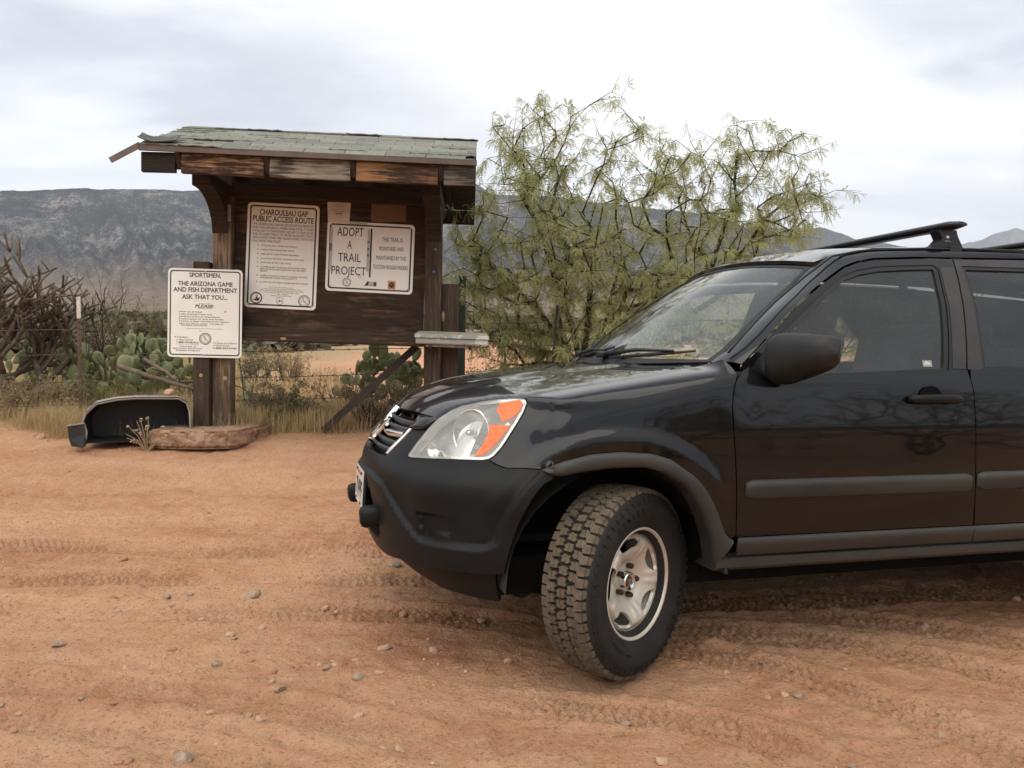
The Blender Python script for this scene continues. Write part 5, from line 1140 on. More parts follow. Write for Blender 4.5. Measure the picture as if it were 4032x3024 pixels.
# roof skin
ex_ = np.array([p[0] for p in ROOFE])[::-1]; ez_ = np.array([p[2] for p in ROOFE])[::-1]; ey_ = np.array([p[1] for p in ROOFE])[::-1]
def roof_fn(a, x, off=0.0):
    a = np.asarray(a, float); x = np.asarray(x, float); xx = x+ .085*(1-a*a)*ss(-1.6, -.9, x)
    ze = np.interp(x, ex_, ez_); ye = np.interp(x, ex_, ey_); return np.stack([xx, ye*a, ze+.040*(1-np.abs(a)**2.4)*(1-.05*ss(-1.2, -.9, x))+off], -1)
panel('roof', [(-1, -.885), (1, -.885), (1, -3.3), (-1, -3.3)], PAINT, suv, fn=roof_fn, mirror=False, res=(.08, .12), step=.06, rim=.015, gap=0, e=.01, cen=np.array([-1.8, 0, -2.]))
# door frames and glass
GL_F = [(-.575, 1.235), (-.635, 1.283), (-.775, 1.393), (-.856, 1.451), (-.934, 1.502), (-1.015, 1.530), (-1.118, 1.549), (-1.27, 1.561), (-1.392, 1.568), (-1.400, 1.560), (-1.389, 1.490), (-1.379, 1.411), (-1.347, 1.276), (-1.312, 1.146), (-1.0, 1.131), (-.724, 1.119), (-.62, 1.114), (-.53, 1.112), (-.485, 1.118), (-.478, 1.138), (-.50, 1.168)]
FR_F = [(-.425, 1.152), (-.492, 1.212), (-.693, 1.386), (-.822, 1.476), (-.951, 1.552), (-1.026, 1.576), (-1.107, 1.592), (-1.318, 1.607), (-1.512, 1.614), (-1.500, 1.530), (-1.478, 1.414), (-1.447, 1.28), (-1.416, 1.147), (-1.3, 1.1405), (-1.0, 1.1265), (-.6, 1.109), (-.46, 1.103), (-.425, 1.120)]
gf = lambda x, z, off=0.0: gsurf(x, z, off)
SEALM = M('door_frame_black', (.020, .018, .016), (.032, .028, .024), rough=.45, scale=8)
sides(panel('window_frame', FR_F, PAINT, suv, fn=gf, holes=[shrink(densify(GL_F, .05), -.016, gf)], res=(.04, .04), step=.03, rim=.02, gap=.002, e=.01), fd, fdr)
sides(panel('window_seal', GL_F, RUBBER, suv, fn=gf, off=-.004, holes=[shrink(densify(GL_F, .05), .006, gf)], res=(9, 9), step=.03, rim=.02, gap=-.0155, e=.01), fd, fdr)
sides(panel('window_glass', GL_F, GLASS, suv, fn=gf, off=-.012, res=(.1, .1), step=.05, rim=0, gap=-.004, e=.01), fd, fdr)
# matt black pillar trim at the rear of the front door frame
sides(panel('pillar_trim', [(-1.345, 1.150), (-1.414, 1.150), (-1.444, 1.28), (-1.475, 1.414), (-1.495, 1.52), (-1.500, 1.575), (-1.425, 1.572), (-1.414, 1.490), (-1.406, 1.411), (-1.374, 1.276)], SEALM, suv, fn=gf, off=.002, res=(.05, .05), step=.04, rim=.003, gap=.001, e=.01), fd, fdr)
RG = [(-1.556, 1.574), (-1.9, 1.580), (-2.35, 1.572), (-2.44, 1.40), (-2.50, 1.18), (-2.3, 1.166), (-2.0, 1.160), (-1.508, 1.152), (-1.528, 1.307), (-1.545, 1.416)]
RF = [(-1.515, 1.614), (-1.9, 1.628), (-2.42, 1.622), (-2.54, 1.40), (-2.58, 1.16), (-2.0, 1.152), (-1.419, 1.146), (-1.45, 1.28), (-1.481, 1.414), (-1.503, 1.53)]
sides(panel('window_frame', RF, SEALM, suv, fn=gf, holes=[shrink(densify(RG, .05), -.012, gf)], res=(.06, .06), step=.05, rim=.02, gap=.002, e=.01), rd_, rdr)
sides(panel('window_seal', RG, RUBBER, suv, fn=gf, off=-.004, holes=[shrink(densify(RG, .05), .006, gf)], res=(9, 9), step=.05, rim=.02, gap=-.0115, e=.01), rd_, rdr)
sides(panel('window_glass', RG, GLASSD, suv, fn=gf, off=-.012, res=(.15, .15), step=.06, rim=0, gap=-.004, e=.01), rd_, rdr)
QG = [(-2.62, 1.18), (-2.55, 1.40), (-2.50, 1.56), (-3.0, 1.545), (-3.2, 1.40), (-3.35, 1.22)]
QF = [(-2.585, 1.16), (-2.545, 1.40), (-2.425, 1.62), (-3.3, 1.575), (-3.50, 1.3), (-3.58, 1.15)]
panel('quarter_frame', QF, PAINT, suv, fn=gf, holes=[QG], res=(.08, .08), step=.06, gap=.002, e=.01); panel('quarter_glass', QG, GLASSD, suv, fn=gf, off=-.01, res=(.2, .2), step=.06, rim=0, gap=-.004, e=.01)
v = [(-3.34, y, z) for y, z in ((-.56, 1.60), (.56, 1.60))]+[(-3.60, .72, 1.18), (-3.60, -.72, 1.18)]; mk('rear_glass', v, [(0, 1, 2, 3)], GLASSD, suv)
# small sticker in the glass
gs = gsurf(np.array([-1.217, -1.262, -1.262, -1.217]), np.array([1.157, 1.157, 1.182, 1.182]), -.0105); STK = M('window_sticker', (.26, .27, .25), rough=.6); STI = M('sticker_print', (.5, .5, .48), rough=.6)
mk('window_sticker', [tuple(p) for p in gs], [(0, 1, 2, 3)], STK, fd)
gs = gsurf(np.array([-1.225, -1.253, -1.253, -1.246, -1.243, -1.232, -1.230, -1.225]), np.array([1.165, 1.165, 1.174, 1.174, 1.178, 1.178, 1.174, 1.173]), -.0100); mk('sticker_print', [tuple(p) for p in gs], [tuple(range(8))], STI, fd)
# handle
hp = lambda x, z: surf(*[np.array(q) for q in uvx(x, z)])
P0 = hp(-1.211, 1.028); v, f = lathe([(0, .0005), (.030, .001), (.049, .002), (.054, .0035), (.056, .002)], 32); o = mk('handle_dish', v, f, DARKIN, fd, True); o.location = tuple(P0); o.rotation_euler = (R(-3), 0, R(0)); hs1 = [o]
m = MB(); n = 14; xs = np.linspace(-.125, .125, n); pts = [(x, .012+.026*(1-(x/.125)**4), .004*math.cos(x*9)) for x in xs]; m.tube(pts, [.009+.009*(1-(x/.125)**6) for x in xs], 12); o = m.build('door_handle', CLAD, fd, True); o.location = (float(P0[0])-.016, float(P0[1]), 1.029); o.scale = (1, .8, 1.0); hs1.append(o)
v, f = lathe([(0, .004), (.006, .003), (.008, 0)], 14); o = mk('key_lock', v, f, CHROME, fd, True); o.location = (float(P0[0])-.125, float(P0[1])+.022, 1.031); hs1.append(o)
for o in mirrored(hs1): o.parent = fdr
ob = copy_obj(hs1[0], rd_); ob.location.x = -2.12; ob.location.z = 1.05; ob = copy_obj(hs1[1], rd_); ob.location.x = -2.13; ob.location.z = 1.05
# mirrors
def door_mirror():
    root = thing_part('door_mirror'); nu, nv = 36, 22; V = []
    for j in range(nv+1):
        t = -1+2*j/nv; ct = max(0, 1-abs(t)**4.5)**(1/4.5)
        for i in range(nu):
            a = 2*math.pi*i/nu; c, s = math.cos(a), math.sin(a); e = .50
            x = math.copysign(abs(c)**e, c)*ct; z = math.copysign(abs(s)**e, s)*ct
            x = x*(.058 if x > 0 else .030); y = t*.118; z = z*(.080-.016*t)+.008*t
            V.append((x-.050*t-.014*(z/.08)**2, y, z+.020*t*(z < 0)*1.0))
    F = [(j*nu+i, j*nu+(i+1) % nu, (j+1)*nu+(i+1) % nu, (j+1)*nu+i) for j in range(nv) for i in range(nu)]
    h = mk('mirror_shell', V, F, MIRP, root, True); h.location = (-.565, .985, 1.192)
    m = MB(); m.tube([(-.525, .80, 1.135), (-.535, .855, 1.135), (-.550, .915, 1.145), (-.556, .95, 1.16)], [.055, .047, .042, .040], 14); m.build('mirror_arm', MIRP, root, True)
    g = [(x*.8, z*.8) for x, z in rounded(.215, .135, .04, 6)]; mk('mirror_glass', [(-.028, a, b) for a, b in g], [tuple(range(len(g)))], MIRG, root).location = (-.575, .985, 1.192)
    return root
MIRP = M('mirror_black_plastic', (.005, .005, .005), (.009, .0087, .0085), rough=.46, scale=6, bump=.3, bscale=500, spec=.4, bdist=.001)
dm = door_mirror(); r2 = thing_part('door_mirror')
for o in mirrored(list(dm.children)): o.parent = r2
sides(panel('mirror_sail', [(-.475, 1.106), (-.462, 1.12), (-.462, 1.138), (-.485, 1.170), (-.560, 1.238), (-.60, 1.262), (-.60, 1.106)], MIRP, suv, fn=gf, off=.0, res=(.04, .04), step=.03, rim=.01, gap=0, e=.01), dm, r2)
# interior
def seat(y):
    s = thing_part('front_seat'); m = MB(); m.box((-1.12, y, .72), (.52, .50, .16), Matrix.Rotation(R(-6), 3, 'Y'), .05); m.build('seat_cushion', FABRIC, s, True)
    m = MB(); m.box((-1.46, y, 1.02), (.17, .49, .66), Matrix.Rotation(R(-15), 3, 'Y'), .06); m.build('seat_back', FABRIC, s, True)
    m = MB(); m.box((-1.585, y, 1.405), (.11, .27, .17), Matrix.Rotation(R(-12), 3, 'Y'), .045); m.build('headrest', FABRIC, s, True)
seat(.37); seat(-.37)
m = MB(); m.box((-2.25, 0, .74), (.5, 1.3, .16), None, .04); m.box((-2.55, 0, 1.0), (.16, 1.3, .56), Matrix.Rotation(R(-14), 3, 'Y'), .04); m.build('rear_seat', FABRIC, suv, True)
for y in (-.38, .38): m = MB(); m.box((-2.64, y, 1.34), (.09, .25, .15), None, .04); m.build('headrest', FABRIC, suv, True)
m = MB(); m.box((-.56, 0, .98), (.42, 1.46, .26), Matrix.Rotation(R(4), 3, 'Y'), .05); m.box((-.70, .37, 1.07), (.20, .36, .10), None, .04); m.build('dashboard', DASH, suv, True)
st = thing_part('steering_wheel'); v, f = [], []
ring = [(.185*math.cos(2*math.pi*i/32), .185*math.sin(2*math.pi*i/32), 0) for i in range(33)]; v, f = tube(ring, .014, 8, False); mr = Matrix.Rotation(R(-62), 3, 'Y'); o = mk('wheel_rim', [tuple(mr @ Vector(p)) for p in v], f, DASH, st, True); o.location = (-.86, .37, 1.02)
m = MB(); m.box((0, 0, 0), (.16, .34, .03), None, .01); o = m.build('wheel_hub', DASH, st); o.location = (-.85, .37, 1.015); o.rotation_euler = (0, R(-62), 0)
m = MB(); m.tube([(-.62, .37, .95), (-.85, .37, 1.02)], .03, 8); m.build('column', DASH, st)
# roof bars
BARM = M('black_roof_bar', (.010, .010, .011), rough=.32, spec=.5); WHT = M('white_logo', (.7, .7, .7), rough=.6)
def roof_bar(x, z):
    t = thing_part('roof_bar'); pr = [(.044, 0), (.034, .013), (.008, .020), (-.018, .018), (-.040, .008), (-.044, -.005), (-.028, -.014), (.028, -.014)]
    n = len(pr); ys = np.linspace(-.668, .668, 25); V = []
    for y in ys:
        e = min(1, (.668-abs(y)+.004)/.03)**.5; zz = z-.0*(y/.668)**2; V += [(x+a*(.6+.4*e), y, zz+b*(.35+.65*e)) for a, b in pr]
    mk('bar', V, [(j*n+i, j*n+(i+1) % n, (j+1)*n+(i+1) % n, (j+1)*n+i) for j in range(24) for i in range(n)]+[tuple(range(n))[::-1], tuple(range(24*n, 25*n))], BARM, t, True)
    for s in (1, -1):
        m = MB(); sh = [(-.085, 0), (.10, 0), (.055, .018), (.030, .045), (.048, .078), (.052, .088), (-.042, .088), (-.050, .06)]; v, f = prism(sh, .055); m.add([(x+a, s*(.60-c), 1.662+b*.95) for a, b, c in v], [q[::-1] for q in f] if s < 0 else f); o = m.build('bar_foot', BARM, t)
        m = MB(); m.box((x-.01, s*.632, 1.640), (.062, .006, .062), None, .002); m.box((x-.01, s*.618, 1.666), (.062, .03, .006)); m.build('door_clamp', BARM, t)
        v, f = text_geo('RHINO-RACK', .02); lo, hi = v.min(0), v.max(0); sx = .030/(hi[0]-lo[0]); mk('foot_logo', [(x+.004-s*((a-lo[0])*sx-.015), s*.6012, 1.694+b*.008) for a, b, _ in v], f, WHT, t)
        v = [(.0, .0), (.012, .004), (.010, .012), (.002, .016), (-.010, .012), (-.012, .004)]; mk('foot_logo', [(x+.004+a*.7, s*.6012, 1.708+b*.8) for a, b in v], [tuple(range(6))], WHT, t)
    return t
roof_bar(-1.535, 1.760); roof_bar(-2.36, 1.765)
# antenna-free front corner; wheels
def wheel_meshes():
    TW, R0 = .098, .3385
    TYRE = M('tyre_rubber', (.013, .0125, .0115), (.022, .020, .017), rough=.82, scale=9, spec=.3); TREAD = M('dusty_tread', (.088, .070, .050), (.145, .115, .082), rough=.95, scale=26, spec=.1, bump=.3, bscale=200)
    prof = [(.180, .060), (.198, .086), (.207, .091), (.214, .096), (.235, .108), (.262, .1145), (.285, .1145), (.305, .110), (.322, .103), (.333, .096), (R0, .080), (R0+.003, .04), (R0+.004, 0)]
    prof = prof+[(r, -o) for r, o in prof[::-1][1:]]
    v, f = lathe(prof, 72); ty = mk('tyre', v, f, TYRE, None, True)
    # tread blocks
    m = MB(); NB = 56; rs = random.Random(3)
    def pos(a, w, h):
        if abs(w) <= .88: y = w*TW; r = R0+.004*(1-w*w)+h
        else:
            k = (abs(w)-.88)/.30; y = math.copysign(TW*.88+.018*k, w); r = R0-.001-.030*k**1.4+h*(1-.45*k)
        return (r*math.cos(a), y, r*math.sin(a))
    rows = [(-.98, .245, 0, 'S'), (-.46, .235, .5, 'C'), (0, .235, .15, 'C'), (.46, .235, .65, 'C'), (.98, .245, .3, 'S')]
    HX = [(-.40, -.62), (-.20, -.92), (.06, -.66), (.34, -.86), (.42, .30), (.16, .90), (-.06, .62), (-.36, .80)]
    for ri, (wc, hw, ph, kind) in enumerate(rows):
        for b in range(NB):
            for half in (0, 1):
                a0 = 2*math.pi*(b+ph+half*.0)/NB; da = 2*math.pi/NB
                if kind == 'C':
                    hx = HX if ri % 2 else [(x, -y) for x, y in HX][::-1]
                    cut = [(p, q) for p, q in hx]
                    # split across with a zigzag sipe
                    top = [(-.40, -.02), (-.14, .10), (.10, -.06), (.44, .06)]
                    poly = [p for p in hx if (p[1] < 0)] if half == 0 else [p for p in hx if p[1] >= 0]
                    c1 = sum(p for p, q in poly)/len(poly)
                    pts = sorted(poly, key=lambda p: p[0]); sip = [(-.40, -.045 if half == 0 else .045), (-.12, .075 if half == 0 else .165), (.14, -.11 if half == 0 else -.02), (.42, 0.0 if half == 0 else .09)]
                    out = pts+sip[::-1]
                    j = rs.uniform(-.05, .05); k_ = rs.uniform(-.10, .10); P = [(a0+(p*.90+j+k_*q)*da, wc+q*hw*.97) for p, q in out]
                else:
                    s = 1 if wc > 0 else -1; i0, i1 = (.62, .90) if half == 0 else (.93, 1.17)
                    sk = .10*s; P = [(a0-.40*da+(.12*da if half else 0), s*i0), (a0-.1*da, s*(i0-.05) if half == 0 else s*i0), (a0+.42*da, s*i0), (a0+(.40 if (b % 2 or half == 0) else .22)*da, s*i1), (a0-(.36 if (b % 2 == 0 or half == 0) else .15)*da, s*i1)]
                n = len(P); h = .0125
                V = [pos(a, w, h) for a, w in P]; ca = sum(a for a, w in P)/n; cw_ = sum(w for a, w in P)/n; V += [pos(ca+(a-ca)*1.06, cw_+(w-cw_)*1.04, -.003) for a, w in P]
                m.add(V, [tuple(range(n))]+[(i, n+i, n+(i+1) % n, (i+1) % n) for i in range(n)])
    tr = m.build('tread', TREAD, ty); tr['kind'] = 'stuff'
    bm = bmesh.new(); bm.from_mesh(tr.data); bmesh.ops.recalc_face_normals(bm, faces=bm.faces); bm.to_mesh(tr.data); bm.free()
    # sidewall lettering
    m = MB()
    for word, th0, r0, hgt, wid in (('GENERAL', 0, .262, .026, .030), ('GRABBER AT2', 128, .262, .026, .026), ('M+S 215/75R15', 235, .250, .012, .013)):
        n = len(word)
        for i, ch in enumerate(word):
            if ch == ' ': continue
            th = R(th0)+(i-(n-1)/2)*wid/r0; v, f = text_geo(ch, .03); lo, hi = v.min(0), v.max(0); sx = wid*.78/max(.3, hi[0]-lo[0]) if ch not in 'I1' else .02; V = []
            for x, y, _ in v:
                lx = (x-(lo[0]+hi[0])/2)*min(sx, wid*1.3); ly = y/.729*hgt
                r = r0+ly; V.append((-math.sin(th)*r-math.cos(th)*lx, .1155+.0007*(1 if abs(r-.274) < .03 else 0), math.cos(th)*r-math.sin(th)*lx))
            m.add(V, f)
    m.build('sidewall_lettering', M('raised_rubber', (.040, .038, .034), rough=.6), ty)['kind'] = 'stuff'
    # shoulder lugs on the sidewall
    m = MB()
    for b in range(NB):
        a = 2*math.pi*(b+.3)/NB
        for r_, w_ in ((.312, .004), (.300, .0025)):
            c, s = math.cos(a), math.sin(a); c2, s2 = math.cos(a+.05), math.sin(a+.05); y = .1105 if r_ > .305 else .1135
            m.add([(r_*c, y, r_*s), ((r_+.008)*c, y-.003, (r_+.008)*s), ((r_+.008)*c2, y-.003, (r_+.008)*s2), (r_*c2, y, r_*s2), (r_*c, y+w_, r_*s), ((r_+.008)*c, y+w_-.003, (r_+.008)*s), ((r_+.008)*c2, y+w_-.003, (r_+.008)*s2), (r_*c2, y+w_, r_*s2)], [(4, 5, 6, 7), (0, 1, 5, 4), (1, 2, 6, 5), (2, 3, 7, 6), (3, 0, 4, 7)])
    lg = m.build('shoulder_lugs', TYRE, ty); lg['kind'] = 'stuff'
    # rim
    rim = bpy.data.objects.new('rim', None); col.objects.link(rim)
    v, f = lathe([(.2085, .082), (.2085, .090), (.205, .0925), (.199, .091), (.196, .084), (.192, .066), (.186, .060), (.183, .045), (.176, .030), (.170, -.07)], 72); mk('rim_flange', v, f, SILVER, rim, True)
    def disc(p, q, off=0.0):
        p = np.asarray(p, float); q = np.asarray(q, float); r = np.hypot(p, q); th = np.arctan2(q, p)
        y = np.interp(r, [0, .030, .062, .072, .092, .115, .138, .155, .168, .178, .19], [.026, .026, .026, .030, .046, .058, .067, .068, .062, .050, .034])
        sp = np.cos(5*(th-R(90))) # +1 at hole centres
        ridge = np.exp(-((np.abs(np.mod(th-R(90)+R(36), R(72))-R(36))-R(36))/.10)**2)
        y = y+.008*ss(.085, .12, r)*(1-ss(.15, .172, r))*ss(-.2, -.9, sp)-.004*ridge*ss(.08, .11, r)*(1-ss(.13, .16, r))
        return np.stack([p, y+off, q], -1)
    circ = [(.184*math.cos(R(a)), .184*math.sin(R(a))) for a in range(0, 360, 6)]; holes = []
    for k in range(5):
        c = R(90+72*k+6); H = []
        for r, a in ((.162, -23), (.169, -18), (.172, 0), (.169, 18), (.162, 23), (.145, 22), (.128, 18), (.116, 10), (.112, 0), (.116, -10), (.128, -18), (.145, -22)): H.append((r*math.cos(c+R(a)), r*math.sin(c+R(a))))
        holes.append(H)
    rr = panel('rim_disc', circ, SILVER, rim, fn=disc, holes=holes, res=(.007, .007), step=.006, rim=.012, gap=0, mirror=False, e=.003, cen=np.array([0, -9., 0]))
    v, f = lathe([(.036, .020), (.036, .048), (.034, .052), (.029, .054), (.028, .050), (0, .051)], 28); mk('hub_cap', v, f, CHROME, rim, True)
    m = MB()
    for s in (1, -1): m.box((s*.009, .0525, 0), (.006, .004, .030), Matrix.Rotation(R(s*7), 3, 'Y'))
    m.box((0, .0525, .002), (.014, .004, .005)); m.build('cap_emblem', M('cap_dark', (.30, .30, .29), rough=.4, metal=.8), rim)
    for k in range(5):
        a = R(54+72*k); m = MB(); v, f = lathe([(.0105, .020), (.0105, .046), (.008, .052), (0, .054)], 6); m.add([(x+.057*math.cos(a), y, z+.057*math.sin(a)) for x, y, z in v], f); m.build('lug_nut', BLUEB, rim)
    v, f = lathe([(.10, -.02), (.10, .0), (0, .0)], 24); mk('brake_drum', v, f, IRON, rim)
    v, f = lathe([(0, -.075), (.176, -.075)], 36); mk('wheel_back', v, f, DARKIN, rim)
    return ty, rim
ty, rim = wheel_meshes()
w0 = thing_part('wheel'); ty.parent = w0; rim.parent = w0
# parts of the wheel: tyre > tread, lettering; rim > disc, nuts
spots = [((.040, .766, .366), R(33)), ((0, -.766, .352), math.pi+R(33)), ((-2.62, .768, .351), 0), ((-2.62, -.768, .351), math.pi)]
for i, (p, rz) in enumerate(spots):
    w = w0 if i == 0 else thing_part('wheel')
    if i: 
        for ch in list(w0.children): copy_tree(ch, w)
    w.location = p; w.rotation_euler = (0, 0, rz); w.scale = (.975, .975, .975)
    for ch in w.children: ch.rotation_euler = (0, R(17), 0)
# ------------------------------------------------------------------ plants
def px_world(x, y, Y):
    """point at depth Y whose direction from the viewpoint is given in 2212-wide picture units"""
    m = cam.matrix_world; r, u, w = m.col[0].to_3d(), m.col[1].to_3d(), -m.col[2].to_3d()
    d = r*((x*1.8228-2016)/3261)-u*((y*1.8228-1512)/3261)+w; return Vector((0, 0, CAM_H))+d*(Y/d.y)
def leaf_material(name, c1, c2, c3):
    m = bpy.data.materials.new(name); m.use_nodes = True; t = m.node_tree; t.nodes.clear(); ge = nd(t, 'ShaderNodeNewGeometry')
    a = noise_tex(t, ge.outputs['Position'], 2.2, 3, .6); b = noise_tex(t, ge.outputs['Position'], 19, 3, .6)
    c = mixc(t, ramp(t, a, [(.35, 0.0), (.65, 1.0)]), c1, c2); c = mixc(t, ramp(t, b, [(.55, 0.0), (.70, .85)]), c, c3)
    d = nd(t, 'ShaderNodeBsdfDiffuse'); ln(t, c, d.inputs[0]); tr = nd(t, 'ShaderNodeBsdfTranslucent'); ln(t, c, tr.inputs[0]); mx = nd(t, 'ShaderNodeMixShader'); mx.inputs[0].default_value = .45
    ln(t, d.outputs[0], mx.inputs[1]); ln(t, tr.outputs[0], mx.inputs[2]); ln(t, mx.outputs[0], nd(t, 'ShaderNodeOutputMaterial').inputs[0]); return m
LEAFP = leaf_material('pale_mesquite_leaf', (.36, .37, .17), (.46, .45, .22), (.58, .50, .26))
LEAF = leaf_material('mesquite_leaf', (.31, .33, .15), (.43, .44, .21), (.55, .50, .235))
BARK = M('mesquite_bark', (.030, .023, .018), (.062, .048, .037), rough=.95, scale=18, bump=.6, bscale=60, spec=.1)
def frames(dirs, rs):
    d = dirs/np.linalg.norm(dirs, axis=1)[:, None]; a = np.cross(d, rs.normal(size=d.shape)); a /= np.linalg.norm(a, axis=1)[:, None]; return d, a, np.cross(d, a)
def leaf_proto(n=6, L=.064, w=.0105):
    """two feathery pinnae on a short stalk; x along, y across"""
    V = []; F = []
    for sgn in (1, -1):
        for i in range(n):
            t = .014+L*(i+.5)/n; droop = -.22*(t/L)**2*L; cx = t*math.cos(.35); cyy = sgn*t*math.sin(.35)
            k = w*(1-.5*abs(i/n-.4))
            for s in (1, -1):
                dx, dy = math.cos(.35*sgn+s*1.05), math.sin(.35*sgn+s*1.05); px, py = -dy, dx; b = .0034
                q = len(V); V += [(cx-px*b, cyy-py*b, droop), (cx+dx*k-px*b*.6, cyy+dy*k-py*b*.6, droop-.003), (cx+dx*k+px*b*.6, cyy+dy*k+py*b*.6, droop-.003), (cx+px*b, cyy+py*b, droop)]; F.append((q, q+1, q+2, q+3))
    return np.array(V), np.array(F)
LP = leaf_proto()
def scatter_leaves(pos, dirs, size, rs):
    d, a, b = frames(dirs, rs); up = np.array([0, 0, 1.]); s = np.cross(d, up); s /= np.linalg.norm(s, axis=1)[:, None]+1e-9; n = np.cross(s, d); th = rs.uniform(-.9, .9, len(d)); s2 = s*np.cos(th)[:, None]+n*np.sin(th)[:, None]; n2 = np.cross(s2, d)
    V0, F0 = LP; V = pos[:, None]+size[:, None, None]*(V0[None, :, 0:1]*d[:, None]+V0[None, :, 1:2]*s2[:, None]+V0[None, :, 2:3]*n2[:, None])
    V[:, :, 2] += size[:, None]*V0[None, :, 2]*.8
    F = (F0[None]+(np.arange(len(pos))*len(V0))[:, None, None]).reshape(-1, 4); return V.reshape(-1, 3), F
def grow(root, stems, targets, rs, wander=.06):
    """skeleton: nodes joined to the nearest earlier node, so that boughs fork like a shrub"""
    nodes = [np.array(root, float)]; par = [-1]
    for st in stems:
        p = 0
        for q in st: nodes.append(np.array(q, float)); par.append(p); p = len(nodes)-1
    tips = []
    order = np.argsort([np.linalg.norm(t-nodes[0]) for t in targets]); plen = [0.0]
    for i in range(1, len(nodes)): plen.append(plen[par[i]]+np.linalg.norm(nodes[i]-nodes[par[i]]))
    for k in order:
        t = targets[k]; N = np.array(nodes); d = np.linalg.norm(N-t, axis=1); out = (t-nodes[0]); cost = d+.18*np.array(plen)+.9*np.clip((N[:, 2]-t[2])*.7, 0, 1)
        j = int(np.argmin(cost)); a = nodes[j]; L = np.linalg.norm(t-a); m = max(1, int(L/.16)); prev = j
        perp = rs.normal(size=3)*wander*L
        for i in range(1, m+1):
            s = i/m; p = a+(t-a)*s+perp*math.sin(s*math.pi)+rs.normal(size=3)*.018*(i < m)+np.array([0, 0, .05*L*math.sin(s*math.pi)])
            nodes.append(p); par.append(prev); plen.append(plen[prev]+np.linalg.norm(p-nodes[prev])); prev = len(nodes)-1
        tips.append(prev)
    return nodes, par, tips
def wood_mesh(nodes, par, tips, r0, rmax):
    n = len(nodes); cnt = np.zeros(n)
    for t in tips: cnt[t] += 1
    for i in range(n-1, 0, -1): cnt[par[i]] += cnt[i]
    rad = np.minimum(r0*np.maximum(cnt, 1)**.48, rmax); V = []; F = []
    for i in range(1, n):
        a, b = nodes[par[i]], nodes[i]; ra = min(rad[par[i]], rad[i]*1.6); rb = rad[i]; k = 6 if rb > .012 else 4
        d = b-a; L = np.linalg.norm(d)
        if L < 1e-5: continue
        d = d/L; x = np.cross(d, [0.3, .5, .8]); x /= np.linalg.norm(x)+1e-9; y = np.cross(d, x); q = len(V)
        for P, rr in ((a, ra), (b, rb)):
            for j in range(k): an = 2*math.pi*j/k; V.append(P+(x*math.cos(an)+y*math.sin(an))*rr)
        F += [(q+j, q+(j+1) % k, q+k+(j+1) % k, q+k+j) for j in range(k)]
    return V, F
CROWN = [(1000, 760), (985, 680), (960, 590), (985, 480), (1030, 400), (1062, 262), (1140, 222), (1255, 212), (1335, 192), (1372, 245), (1440, 285), (1520, 300), (1590, 262), (1690, 262), (1760, 300), (1822, 345), (1800, 440), (1740, 520), (1640, 570), (1560, 640), (1430, 720), (1250, 800), (1100, 790)]
